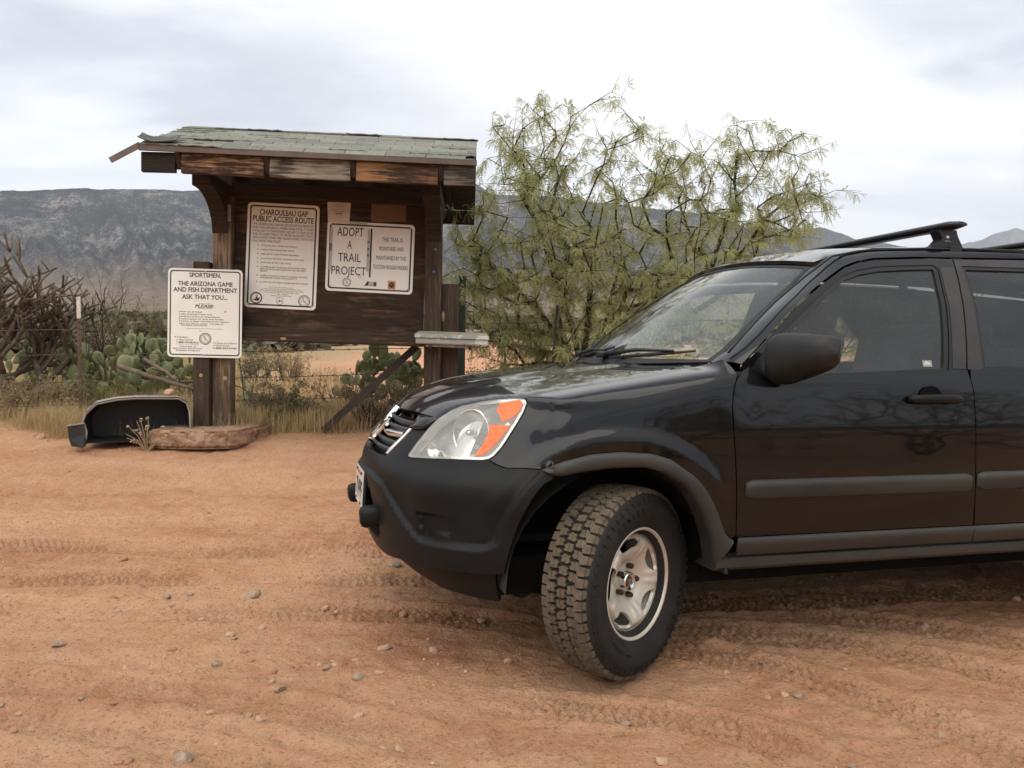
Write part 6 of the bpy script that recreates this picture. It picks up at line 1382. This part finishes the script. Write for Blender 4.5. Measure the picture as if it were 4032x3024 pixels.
def mesquite(name, label, base, nT, seed, leaves, envelope=None, h=2.4, w=1.8, r0=.0034, rmax=.05, group=None):
    rs = np.random.RandomState(seed); root = thing(name, label, 'tree', tuple(base), group=group); base = np.array(base); T = []
    while len(T) < nT:
        if envelope is not None:
            x, y = rs.uniform(955, 1830), rs.uniform(185, 800)
            if not inside(np.array([x, y]), envelope): continue
            dens = float(np.interp(y, [185, 330, 480, 620, 800], [.40, .60, .85, .95, .75])); dens *= .35+.9*float(vn(np.array([x/75]), np.array([y/75]), seed)[0])
            if rs.rand() > dens: continue
            Yd = base[1]+rs.normal()*.42*(.6+.6*(1-abs(y-480)/400)); T.append(np.array(px_world(x, y, max(7.35, Yd))))
        else:
            d = rs.normal(size=3); d /= np.linalg.norm(d); d[2] = abs(d[2])*1.0-.12; q = rs.uniform(.35, 1)**.6
            if rs.rand() > .3+.9*float(vn(np.array([d[0]*3+9]), np.array([d[1]*3+d[2]*2]), seed)[0]): continue
            T.append(base+np.array([d[0]*w*q, d[1]*w*.8*q, .25+(d[2]+.1)*h*q]))
    if envelope is not None: stems = [[px_world(*p) for p in st] for st in (((1262, 760, 8.3), (1270, 690, 8.3), (1278, 590, 8.35), (1282, 520, 8.35)), ((1300, 740, 8.4), (1320, 640, 8.5), (1345, 560, 8.6), (1330, 470, 8.6)), ((1330, 760, 8.3), (1420, 680, 8.3), (1530, 600, 8.25), (1570, 470, 8.2)), ((1220, 750, 8.2), (1170, 680, 8.1), (1110, 620, 8.0)), ((1240, 720, 8.5), (1200, 600, 8.6), (1160, 480, 8.6)))]
    else: stems = [[base+np.array([math.cos(a)*w*.12*i, math.sin(a)*w*.12*i, h*.14*i+.02*i*i]) for i in range(1, 4)] for a in np.linspace(0, 6.28, 5, endpoint=False)+seed]
    stems = [[np.array(p) for p in st] for st in stems]
    nodes, par, tips = grow(base-np.array([0, 0, .05]), stems, T, rs)
    V, F = wood_mesh(nodes, par, tips, r0, rmax); B = np.array(V)-base; mk('trunk_and_limbs', B, F, BARK, root)
    # leaves on the outer twigs
    P = []; D = []; tipset = set(tips); n = len(nodes); ch = np.zeros(n, int)
    for i in range(1, n): ch[par[i]] += 1
    cand = []
    for t in tips:
        j = t
        for _ in range(4):
            if par[j] < 0: break
            cand.append((j, par[j])); j = par[j]
    per = leaves/max(1, len(cand))
    for (j, k) in cand:
        for _ in range(rs.poisson(per)):
            s = rs.rand(); p = nodes[k]+(nodes[j]-nodes[k])*s; d = (nodes[j]-nodes[k]); d = d/(np.linalg.norm(d)+1e-9)*.5+rs.normal(size=3)*.55+np.array([0, 0, -.45]); P.append(p+rs.normal(size=3)*.02); D.append(d)
    # fine twigs carrying clusters at the tips
    TV = []; TF = []
    for t in tips:
        for _ in range(2):
            d = rs.normal(size=3)*.6+np.array([0, 0, -.12]); o = nodes[t]-nodes[par[t]]; d = d+o/(np.linalg.norm(o)+1e-9)*.9; d /= np.linalg.norm(d); L = rs.uniform(.12, .30); pts = [nodes[t]+d*L*s+np.array([0, 0, -.10*L*s*s]) for s in (0, .35, .7, 1)]
            v, f = tube(pts, [.0026, .0022, .0018, .0012], 3, False); q = len(TV); TV += v; TF += [tuple(i+q for i in g) for g in f]
            if leaves:
                for _ in range(rs.poisson(4.6)):
                    s = rs.rand()**.7; P.append(nodes[t]+d*L*s+np.array([0, 0, -.10*L*s*s])); D.append(d*.4+rs.normal(size=3)*.5+np.array([0, 0, -.55]))
    tw = mk('twigs', np.array(TV)-base, TF, BARK, root); tw['kind'] = 'stuff'
    if P:
        V, F = scatter_leaves(np.array(P)-base, np.array(D), rs.uniform(.7, 1.35, len(P)), rs); o = mk_fast('foliage', V, F, LEAF, root); o['kind'] = 'stuff'
    return root
b = px_world(1285, 800, 8.35); gz = ground_z(b.x, b.y)
mesquite('mesquite_tree', 'large feathery green mesquite tree spreading behind the car and kiosk', (b.x, b.y, gz), 740, 3, 8600, CROWN)
t2 = mesquite('mesquite_tree', 'low bushy mesquite seen through the car windows', (4.6, 12.6, ground_z(4.6, 12.6)), 190, 8, 2600, h=2.0, w=2.0)
t2.children[-1].data.materials[0] = LEAFP
t3 = copy_tree(t2); t3.location = (8.2, 14.5, ground_z(8.2, 14.5)); t3.rotation_euler = (0, 0, 2.0); t3['label'] = 'low bushy mesquite farthest right behind the car'
t4 = copy_tree(t2); t4.location = (1.7, 14.8, ground_z(1.7, 14.8)); t4.rotation_euler = (0, 0, 4.0); t4.scale = (.85, .85, .8); t4['label'] = 'mesquite bush on the sand just behind the large mesquite'
tb = mesquite('mesquite_tree', 'bare branching mesquite mirrored in the middle of the driver door', (9.5, -1.8, 0), 230, 21, 500, h=3.4, w=3.0, rmax=.09, r0=.005)
for x, y, rz, sc, lab in ((13.5, -4.5, 1.7, 1.1, 'bare mesquite mirrored low in the rear part of the driver door'), (6.6, -3.6, 3.1, .8, 'bare mesquite mirrored in the front part of the driver door'), (4.6, -6.0, 4.4, .95, 'bare mesquite mirrored in the fender above the wheel'), (17, -1.5, .6, 1.2, 'bare mesquite mirrored in the rear door'), (11.5, -8.5, 5.2, 1.15, 'farther bare mesquite mirrored in the driver door')):
    c = copy_tree(tb); c.location = (x, y, 0); c.rotation_euler = (0, 0, rz); c.scale = (sc, sc, sc); c['label'] = lab
# cholla
CHO = M('cholla_stem', (.125, .098, .074), (.23, .185, .14), rough=.95, scale=16, bump=1, bscale=70, spec=.1, bdist=.02); CHOY = M('cholla_fruit', (.55, .42, .06), rough=.7)
def cholla(label, base, seed, h):
    rs = random.Random(seed); root = thing('cholla_cactus', label, 'cactus', base); m = MB(); fr = MB()
    def joint(p, d, r, L, lev):
        d = d.normalized(); k = 4; pts = [p]
        for i in range(k): d = (d+Vector((rs.uniform(-1, 1), rs.uniform(-1, 1), rs.uniform(-.3, .5)))*.16).normalized(); pts.append(pts[-1]+d*L/k)
        m.tube(pts, [r*(.92+.16*(i % 2)) for i in range(k)]+[r*.75], 7); e = pts[-1]
        if lev <= 0:
            if rs.random() < .01: fr.tube([e, e+d*.03], [.016, .012], 6)
            return
        for i in range(rs.choice([2, 3, 3]) if lev < 4 else 3):
            q = pts[rs.choice([2, 3, 4, 4])]; nd_ = (d*rs.uniform(.5, 1.0)+Vector((rs.uniform(-1, 1), rs.uniform(-1, 1)*.8, rs.uniform(-.25, .8)))*.85).normalized()
            joint(q, nd_, max(.0105, r*rs.uniform(.62, .80)), L*rs.uniform(.62, .95), lev-1)
    for i in range(3):
        a = i*2.1+rs.uniform(-.4, .4); joint(Vector((math.cos(a)*.06, math.sin(a)*.06, -.05)), Vector((math.cos(a)*.5, math.sin(a)*.4, 1)), .042, h*.34, 5)
    m.build('stems', CHO, root, True)
    if fr.v: fr.build('fruit', CHOY, root, True)['kind'] = 'stuff'
p = px_world(40, 880, 8.8); cholla('dark tangled cholla cactus at the left edge behind the fence', (p.x, p.y, ground_z(p.x, p.y)), 5, 1.30)
p = px_world(-60, 870, 8.6); cholla('second dark cholla cactus cut off by the left edge', (p.x, p.y, ground_z(p.x, p.y)), 9, 1.5)

# prickly pears: every pad an object
def pad_material(name, c1, c2):
    m, t, p = mat_new(name); co = nd(t, 'ShaderNodeTexCoord'); oi = nd(t, 'ShaderNodeObjectInfo'); vo = nd(t, 'ShaderNodeTexVoronoi'); vo.inputs['Scale'].default_value = 34; ln(t, co.outputs['Object'], vo.inputs['Vector'])
    n = noise_tex(t, co.outputs['Object'], 9, 5, .6); c = mixc(t, mth(t, 'ADD', mth(t, 'MULTIPLY', oi.outputs['Random'], .7), mth(t, 'MULTIPLY', n, .4), clamp=True), c1, c2)
    s = ramp(t, vo.outputs['Distance'], [(.10, 1.0), (.22, 0.0)]); ln(t, mixc(t, s, c, (.045, .038, .022)), p.inputs['Base Color']); p.inputs['Roughness'].default_value = .6; p.inputs['Specular IOR Level'].default_value = .3
    return m
PADM = pad_material('prickly_pear_skin', (.125, .165, .085), (.225, .225, .105))
def pad_mesh(k):
    V = []; F = []; nu, nv = 14, 9
    for j in range(nv+1):
        t = j/nv; wv = math.sin(math.pi*min(1, t*.96+.02))**.62*(.42+.58*t**.7)*1.08
        for i in range(nu):
            a = 2*math.pi*i/nu; V.append((.105*wv*math.cos(a)+.01*math.sin(t*5+k), .0165*(wv**.6)*math.sin(a)+.012*math.sin(t*3+k), .235*t))
    F = [(j*nu+i, j*nu+(i+1) % nu, (j+1)*nu+(i+1) % nu, (j+1)*nu+i) for j in range(nv) for i in range(nu)]+[tuple(range(nu))[::-1], tuple(range(nv*nu, nv*nu+nu))]
    me = bpy.data.meshes.new('pad'); me.from_pydata(V, [], F); me.update(); me.materials.append(PADM); me.polygons.foreach_set('use_smooth', [True]*len(F)); return me
PADS = [pad_mesh(k) for k in range(4)]
def prickly_pear(label, base, spread, n0, lev, seed, depth=.4, sc=1.0):
    rs = random.Random(seed); root = thing('prickly_pear', label, 'cactus', base); cnt = [0]
    def pad(p, tilt, yaw, s, lev):
        o = bpy.data.objects.new('pad', rs.choice(PADS)); col.objects.link(o); o.parent = root; o.location = p; o.rotation_euler = (R(rs.uniform(-22, 22)), tilt, yaw); o.scale = (s, s*1.15, s); cnt[0] += 1
        if lev <= 0: return
        M3 = o.rotation_euler.to_matrix()
        for i in range(rs.choice([1, 2, 2, 3])):
            a = rs.uniform(-1.15, 1.15); e = Vector(p)+M3 @ Vector((.095*s*math.sin(a), 0, .235*s*(.60+.36*math.cos(a)))); pad(e, tilt*.5+a*.75, yaw+R(rs.uniform(-55, 55)), s*rs.uniform(.80, 1.06), lev-1)
    for i in range(n0):
        x = (i+.5)/n0*2-1+rs.uniform(-.2, .2); y = rs.uniform(-1, 1)*depth; wx, wy = base[0]+x*spread, base[1]+y
        pad((x*spread, y, ground_z(wx, wy)-base[2]-.02), R(rs.uniform(-28, 28)), R(rs.uniform(-40, 40)), sc*rs.uniform(.9, 1.3), lev if abs(x) < .75 else lev-1)
    return root
p = px_world(300, 850, 9.2); prickly_pear('wide prickly pear clump left of the short post, behind the fence', (p.x, p.y, ground_z(p.x, p.y)), .66, 14, 3, 4, .40, .78)
p = px_world(110, 840, 9.9); prickly_pear('low prickly pear between the cholla and the white-tipped post', (p.x, p.y, ground_z(p.x, p.y)), .42, 8, 3, 11, .3, .80)
p = px_world(845, 870, 9.0); prickly_pear('prickly pear clump beneath the board beside the right posts', (p.x, p.y, ground_z(p.x, p.y)), .36, 8, 3, 16, .25, .78)
p = px_world(515, 815, 8.6); prickly_pear('single low prickly pear just right of the left posts', (p.x, p.y, ground_z(p.x, p.y)), .05, 1, 1, 23, .1, .9)

# twiggy shrubs, grass, dead wood
TWIG = M('dry_twig', (.115, .085, .060), (.20, .155, .105), rough=.95, scale=8, spec=.1); TWIGD = M('dark_twig', (.075, .057, .043), (.125, .097, .070), rough=.95, scale=8, spec=.1)
def twig_shrub(name, label, base, h, w, n, seed, mat, lev=3, th=.004, leaf=None, nl=0, group=None):
    rs = random.Random(seed); root = thing(name, label, 'shrub', base, group=group); m = MB(); tips = []
    def br(p, d, L, r, lv):
        k = 3; pts = [p]
        for i in range(k): d = (d+Vector((rs.uniform(-1, 1), rs.uniform(-1, 1), rs.uniform(-.6, .7)))*.22).normalized(); pts.append(pts[-1]+d*L/k)
        m.tube(pts, [r*(1-.25*i/k) for i in range(k+1)], 3 if r < .005 else 5, False); tips.append(pts[-1])
        if lv > 0:
            for i in range(rs.choice([2, 2, 3])): q = pts[rs.choice([1, 2, 3])]; br(q, (d+Vector((rs.uniform(-1, 1), rs.uniform(-1, 1), rs.uniform(-.4, .8)))*.75).normalized(), L*rs.uniform(.5, .8), r*.65, lv-1)
    for i in range(n):
        a = rs.uniform(0, 6.28); q = rs.uniform(.1, 1); br(Vector((math.cos(a)*w*.12, math.sin(a)*w*.12, -.02)), Vector((math.cos(a)*q*w/h, math.sin(a)*q*w/h, 1)).normalized(), h*rs.uniform(.4, .6), th, lev)
    m.build('branches', mat, root)
    if leaf:
        nr = np.random.RandomState(seed); P = np.array([tuple(t) for t in tips]); P = P[nr.randint(0, len(P), nl)]+nr.normal(size=(nl, 3))*.02; V, F = leaf_cloud(P, np.full(nl, .022), 3, .55, seed, 1.0); o = mk_fast('foliage', V, F, leaf, root); o['kind'] = 'stuff'
    return root
GREYL = leaf_material('grey_shrub_leaf', (.16, .145, .095), (.235, .205, .13), (.36, .29, .17)); TANL = leaf_material('dry_shrub_leaf', (.30, .225, .13), (.40, .31, .18), (.50, .40, .235)); GRNL = leaf_material('palo_leaf', (.15, .16, .06), (.22, .21, .09), (.32, .28, .12))
def at(x, y, Y): p = px_world(x, y, Y); return (p.x, p.y, ground_z(p.x, p.y))
twig_shrub('thorn_bush', 'tall bare thorny bush arching above the left prickly pear', at(235, 850, 9.6), 1.45, .9, 9, 3, TWIGD, 3, .011)
twig_shrub('thorn_bush', 'finer bare bush tangled behind the sportsmen sign', at(330, 840, 10.0), 1.15, .8, 10, 7, TWIGD, 3, .007, GRNL, 240)
twig_shrub('thorn_bush', 'pale green twiggy bush behind the white-tipped post', at(200, 830, 10.4), 1.0, .9, 12, 12, TWIG, 3, .006, GRNL, 700)
for k, (x, y, Y, h, w, n, mt, lf, nl, lab) in enumerate(((600, 915, 7.75, .42, .42, 26, TWIGD, GREYL, 900, 'grey brown shrub under the middle of the board'), (545, 912, 7.9, .36, .34, 20, TWIG, TANL, 500, 'straw coloured shrub right of the left posts'), (660, 915, 7.8, .30, .32, 20, TWIGD, GREYL, 420, 'small grey shrub left of the foot of the steel brace'),
        (560, 800, 11.0, .52, .42, 24, TWIGD, GREYL, 700, 'dark rounded shrub on the sand just right of the sign post'), (625, 800, 11.2, .50, .42, 24, TWIG, TANL, 700, 'pale dry shrub on the sand under the board'), (790, 925, 7.7, .48, .40, 26, TWIGD, None, 0, 'bare brown shrub right of the steel brace'), (860, 920, 7.8, .55, .45, 26, TWIGD, TANL, 260, 'bare brown shrub beside the car grille'), (730, 880, 8.6, .45, .45, 18, TWIG, TANL, 300, 'dry shrub left of the small prickly pear'),
        (60, 915, 8.0, .42, .6, 26, TWIG, TANL, 700, 'dry yellow brush at the foot of the cholla'), (140, 900, 8.3, .40, .5, 24, TWIG, TANL, 600, 'dry yellow brush left of the white-tipped post'), (230, 860, 8.5, .42, .5, 20, TWIG, GRNL, 500, 'olive brush right of the white-tipped post'), (430, 850, 9.2, .45, .4, 18, TWIGD, GRNL, 400, 'olive brush hidden partly by the short post'),
        (1050, 800, 9.2, .5, .5, 18, TWIGD, GRNL, 500, 'brush under the left branches of the mesquite'), (980, 800, 10.5, .5, .5, 18, TWIG, GRNL, 500, 'brush between the green post and the stake'))):
    twig_shrub('dry_shrub', lab, at(x, y, Y), h, w, n, 50+k, mt, 2, .0045, lf, nl, 'low dry shrubs along the fence')
def grass(label, regions, n, seed, mat):
    rs = np.random.RandomState(seed); P = []
    for (x0, x1, y0, y1, k) in regions:
        c = np.column_stack([rs.uniform(x0, x1, k*3), rs.uniform(y0, y1, k*3)]); keep = rs.rand(len(c)) < ss(.35, .68, fbm(c[:, 0]*1.1+seed, c[:, 1]*1.3, 3, seed)); P.append(c[keep][:k])
    P = np.concatenate(P); N = len(P); z = ground_base(P[:, 0], P[:, 1])+.8*(fbm(P[:, 0]*.05, P[:, 1]*.05, 4, 21)-.5)*ss(14, 60, np.hypot(P[:, 0], P[:, 1])); near = (np.abs(P[:, 0]) < 14) & (P[:, 1] < 30); z[near] += ground_detail(P[near, 0], P[near, 1])
    a = rs.uniform(0, 6.28, N); L = rs.uniform(.08, .30, N)*(.6+.8*fbm(P[:, 0]*.9, P[:, 1]*.9, 2, seed+3)); le = rs.uniform(.1, .8, N); w = rs.uniform(.0014, .0034, N)*(P[:, 1]/7.5)
    B = np.column_stack([P, z-.01]); d = np.column_stack([np.cos(a), np.sin(a), a*0]); s = np.column_stack([-np.sin(a), np.cos(a), a*0])*w[:, None]; up = np.array([0, 0, 1.])
    Mi = B+d*(L*le*.35)[:, None]+up*(L*.6)[:, None]; T = B+d*(L*le)[:, None]+up*(L*(1-.35*le))[:, None]
    V = np.stack([B-s, B+s, Mi+s*.8, Mi-s*.8, T], 1).reshape(-1, 3); i = np.arange(N)*5; F1 = np.stack([i, i+1, i+2, i+3], 1); F2 = np.stack([i+3, i+2, i+4, i+4], 1)
    me_f = [tuple(q) for q in F1]+[tuple(q[:3]) for q in F2]
    o = mk('dry_grass', V, me_f, mat); tag(o, label, 'grass', kind='stuff')
STRAW = leaf_material('straw', (.40, .295, .155), (.52, .40, .215), (.62, .50, .29))
grass('dry straw coloured grass along the verge behind the kiosk', [(-6.5, .6, 7.3, 8.7, 20000), (-6.5, -2.2, 6.95, 7.7, 5000), (-7, -2.3, 9, 12.5, 7000), (-9, -4.5, 12, 20, 5000), (-2.3, .5, 9, 10.0, 900), (1.5, 8, 8.2, 9.6, 1500)], 0, 4, STRAW)
DEAD = M('dead_wood', (.105, .075, .052), (.18, .135, .095), rough=.95, scale=14, stretch=(1, 1, 1), bump=.5, bscale=40)
for k, (pts, r, lab) in enumerate(((((255, 790, 8.5), (330, 815, 8.4), (400, 835, 8.35), (460, 848, 8.3)), .026, 'thick dead branch lying behind the tub'), (((310, 775, 8.7), (360, 805, 8.6), (385, 825, 8.5), (440, 822, 8.5), (480, 815, 8.45)), .021, 'forked dead branch lying by the short post'))):
    c0 = Vector(at(*pts[1])); o = thing('dead_branch', lab, 'branch', tuple(c0)); m = MB(); m.tube([px_world(*q)-c0 for q in pts], [r, r*.9, r*.7, r*.5, r*.4][:len(pts)], 8)
    rs_ = random.Random(k)
    for i in range(6): q = px_world(*pts[rs_.randint(0, len(pts)-1)])-c0; m.tube([q, q+Vector((rs_.uniform(-.25, .25), rs_.uniform(-.2, .1), rs_.uniform(-.1, .12)))], [r*.4, r*.15], 5)
    m.build('limb', DEAD, o, True)
# dried weed in front of the tub
wd = thing('dried_weed', 'dried tan weed with seed heads in front of the black tub', 'weed', at(318, 945, 6.62)); m = MB(); hd = MB(); rs_ = random.Random(2)
for i in range(26):
    a = rs_.uniform(-1.2, 1.2); L = rs_.uniform(.10, .27); e = Vector((math.sin(a)*L*.8, rs_.uniform(-.08, .05), math.cos(a)*L)); m.tube([(0, 0, -.02), e*.5+Vector((0, 0, .02)), e], [.004, .003, .002], 4, False)
    if i % 2 == 0:
        for j in range(4): q = e+Vector((rs_.uniform(-.015, .015), rs_.uniform(-.01, .01), rs_.uniform(-.01, .015))); v, f = lathe([(0, -.007), (.007, -.003), (.009, .003), (0, .009)], 6, 'z'); hd.add([(x+q.x, y+q.y, z+q.z) for x, y, z in v], f)
m.build('stalks', M('weed_stalk', (.30, .21, .13), (.36, .27, .17), rough=.9), wd); hd.build('seed_heads', M('weed_seed', (.42, .29, .16), (.36, .25, .15), rough=.9), wd)['kind'] = 'stuff'
# ------------------------------------------------------------------ stones and gravel
def stone_mesh(seed, mt, sub=2):
    bm = bmesh.new(); bmesh.ops.create_icosphere(bm, subdivisions=sub, radius=.5); rs = np.random.RandomState(seed); ax = rs.normal(size=(7, 3)); ax /= np.linalg.norm(ax, axis=1)[:, None]; cut = rs.uniform(.26, .42, 7)
    for v in bm.verts:
        p = np.array(v.co)
        for a, c in zip(ax, cut):
            d = p@a
            if d > c: p = p-a*(d-c)*.92
        p = p*(1+.10*(rs.rand()-.5)); v.co = p*np.array([1, .8, .72])
    me = bpy.data.meshes.new('stone'); bm.to_mesh(me); bm.free(); me.materials.append(mt); return me
ST = {'tan': M('tan_stone', (.40, .24, .145), (.53, .355, .235), rough=.95, scale=3, bump=.6, bscale=14), 'grey': M('grey_stone', (.26, .18, .125), (.39, .28, .195), rough=.9, scale=3, bump=.6, bscale=14), 'red': M('red_stone', (.31, .15, .082), (.43, .23, .135), rough=.95, scale=3, bump=.6, bscale=14)}
SM = {k: [stone_mesh(i*7+j, m) for i in range(4)] for j, (k, m) in enumerate(ST.items())}
STONES = [(-2.34,4.09,.05,'red'),(-1.98,4.21,.047,'red'),(-1.19,3.79,.094,'grey'),(-1.03,3.42,.038,'tan'),(-1.83,3.79,.047,'red'),(-1.69,3.76,.037,'red'),(-1.58,3.79,.042,'grey'),(-1.48,3.81,.038,'grey'),(-1.76,3.2,.059,'grey'),(-1.73,3.64,.031,'tan'),(-1.31,3.19,.039,'red'),(-1.09,3.06,.042,'grey'),(-1.4,3.0,.041,'tan'),(-1.42,2.72,.037,'grey'),(-.79,2.84,.056,'grey'),(-.84,2.91,.029,'tan'),(-.84,2.65,.036,'grey'),(-.79,2.61,.036,'tan'),(-.93,2.35,.082,'grey'),(-.97,2.66,.03,'tan'),(-1.32,3.52,.03,'tan'),(-1.89,3.46,.043,'tan'),(-1.51,3.68,.032,'tan'),(-.49,3.24,.06,'tan'),(-.67,3.03,.041,'grey'),(-.58,3.1,.035,'tan'),(-.54,2.96,.051,'grey'),(-.47,2.99,.033,'tan'),(-.71,3.08,.027,'tan'),(-.49,2.68,.04,'tan'),(-.59,4.23,.063,'grey'),(-1.04,4.08,.03,'red'),(-1.36,5.44,.043,'grey'),(-.62,3.81,.042,'red'),(-1.86,5.07,.031,'red'),(-.37,2.44,.036,'tan'),(-.32,2.44,.03,'tan'),(-1.11,2.33,.035,'red'),(-1.08,2.33,.032,'red'),(-.84,3.23,.04,'red'),(-1.03,3.19,.032,'red'),(-1.14,3.35,.041,'tan'),(-1.11,3.31,.029,'red'),(-1.14,2.97,.026,'tan'),(-1.3,2.7,.027,'red'),(-1.51,2.49,.031,'red'),(-1.66,2.68,.027,'grey'),(-1.58,2.64,.023,'tan'),(-.38,2.74,.034,'tan'),(-.76,3.63,.036,'tan'),(-.82,3.67,.041,'tan'),(-.86,2.98,.033,'red'),(-.97,3.09,.027,'red'),(-.81,3.05,.034,'red'),(-.64,3.04,.026,'tan'),(.38,2.63,.036,'grey'),(.45,2.37,.049,'tan'),(.81,3.03,.024,'tan'),(.9,2.83,.032,'tan'),(.97,2.85,.039,'tan'),(1.01,2.84,.039,'grey'),(1.28,3.1,.025,'tan'),(1.84,3.64,.058,'grey'),(1.79,3.48,.032,'tan'),(1.39,2.6,.048,'grey'),(2.48,4.02,.064,'tan'),(1.01,2.38,.033,'grey'),(-.12,3.58,.054,'red'),(0.0,3.1,.039,'tan'),(-.47,3.64,.055,'red'),(-.29,3.22,.049,'tan'),(-2.49,6.71,.084,'tan'),(-2.34,6.74,.085,'tan'),(-3.13,6.94,.047,'red'),(-4.0,7.02,.094,'tan')]
NAMED = {2: 'flat pale stone standing alone on the road left of the bumper', 18: 'largest flat grey stone at the bottom left edge of the picture', 8: 'flat grey stone in the left foreground', 30: 'flat grey stone beneath the front bumper', 62: 'dark stone in the tracks below the door', 65: 'tan stone at the right edge beneath the rear door', 70: 'reddish stone on the ground in front of the tyre', 73: 'pale stone at the left edge near the cholla', 74: 'pale stone', 56: 'pale stone below the front tyre at the bottom edge', 64: 'grey stone in the lower right foreground', 14: 'blocky grey stone in the lower foreground left of the tyre', 23: 'tan stone left of the tyre tread', 26: 'speckled grey stone among pebbles left of the tyre', 66: 'grey stone at the bottom edge below the tyre'}
rs = random.Random(9); placed = {}
for i, (x, y, w, c) in enumerate(STONES):
    o = bpy.data.objects.new('stone', rs.choice(SM[c])); col.objects.link(o); w *= 1.12; s = w*rs.uniform(.9, 1.1); o.scale = (s, s*rs.uniform(.8, 1.1), s*rs.uniform(.65, .95)); o.rotation_euler = (R(rs.uniform(-20, 20)), R(rs.uniform(-20, 20)), rs.uniform(0, 6.28)); o.location = (x, y, ground_z(x, y)+s*.05)
    zone = 'beside the concrete footing' if y > 6 else ('in the right foreground' if x > .2 else ('on the far side of the road' if y > 4.5 else ('in the left foreground' if x < -1.2 else 'left of the front tyre')))
    tag(o, NAMED.get(i), 'stone', 'loose stones on the dirt road')
    if i not in NAMED or i == 74: placed.setdefault((c, zone), []).append(o)
ORD = ['', 'second ', 'third ', 'fourth ', 'fifth ', 'sixth ', 'seventh ', 'eighth ', 'ninth ', 'tenth ', 'eleventh ', 'twelfth ', 'thirteenth ', 'fourteenth ', 'fifteenth ', 'sixteenth ', 'seventeenth ', 'eighteenth ', 'nineteenth ', 'twentieth ']
for (c, zone), L in placed.items():
    L.sort(key=lambda o: o.location.y); nm = {'tan': 'pale tan', 'grey': 'grey', 'red': 'reddish'}[c]
    for k, o in enumerate(L): o['label'] = 'small %s stone %s' % (nm, zone) if len(L) == 1 else 'small %s stone %s, %snearest of these to the viewer' % (nm, zone, ORD[k])
o = bpy.data.objects.new('stone', SM['tan'][1]); col.objects.link(o); p = px_world(632, 848/1.0, 7.1) if False else Vector(kpos(-1.235, .33, .80)); o.location = (p.x, p.y, .835); o.scale = (.10, .10, .085); tag(o, 'round orange stone sitting on top of the black tub', 'stone')
# gravel: uncountable
N = 9000; nr = np.random.RandomState(12); gxy = np.column_stack([nr.uniform(-4.5, 3.6, N*2), nr.uniform(1.9, 7.6, N*2)]); dens = .10+.9*ss(.50, .72, fbm(gxy[:, 0]*.8, gxy[:, 1]*.9, 3, 44))+.55*ss(6.2, 6.9, gxy[:, 1]); gxy = gxy[nr.rand(N*2) < dens][:N]; N = len(gxy)
gz_ = ground_base(gxy[:, 0], gxy[:, 1])+ground_detail(gxy[:, 0], gxy[:, 1]); ico = bmesh.new(); bmesh.ops.create_icosphere(ico, subdivisions=1, radius=.5); iv = np.array([v.co[:] for v in ico.verts]); ico.verts.index_update(); jf = np.array([[v.index for v in f.verts] for f in ico.faces]); ico.free()
sz = .0035+.014*nr.rand(N)**5; V = iv[None]*(1+.5*(nr.rand(N, len(iv), 1)-.5))*sz[:, None, None]*np.stack([nr.uniform(.8, 1.4, N), nr.uniform(.7, 1.2, N), nr.uniform(.5, .8, N)], 1)[:, None]
V += np.column_stack([gxy, gz_+sz*.15])[:, None]; F = (jf[None]+(np.arange(N)*len(iv))[:, None, None]).reshape(-1, 3)
GRAV = M('pebbles', (.33, .165, .09), (.52, .335, .21), rough=.95, scale=25, detail=2, lo=.4, hi=.6, coord='Object', extra=((.17, .14, .12), 18, .60, .03))
o = mk_fast('gravel', V.reshape(-1, 3), F, GRAV); tag(o, 'fine loose gravel strewn over the dirt road', 'gravel', kind='stuff')
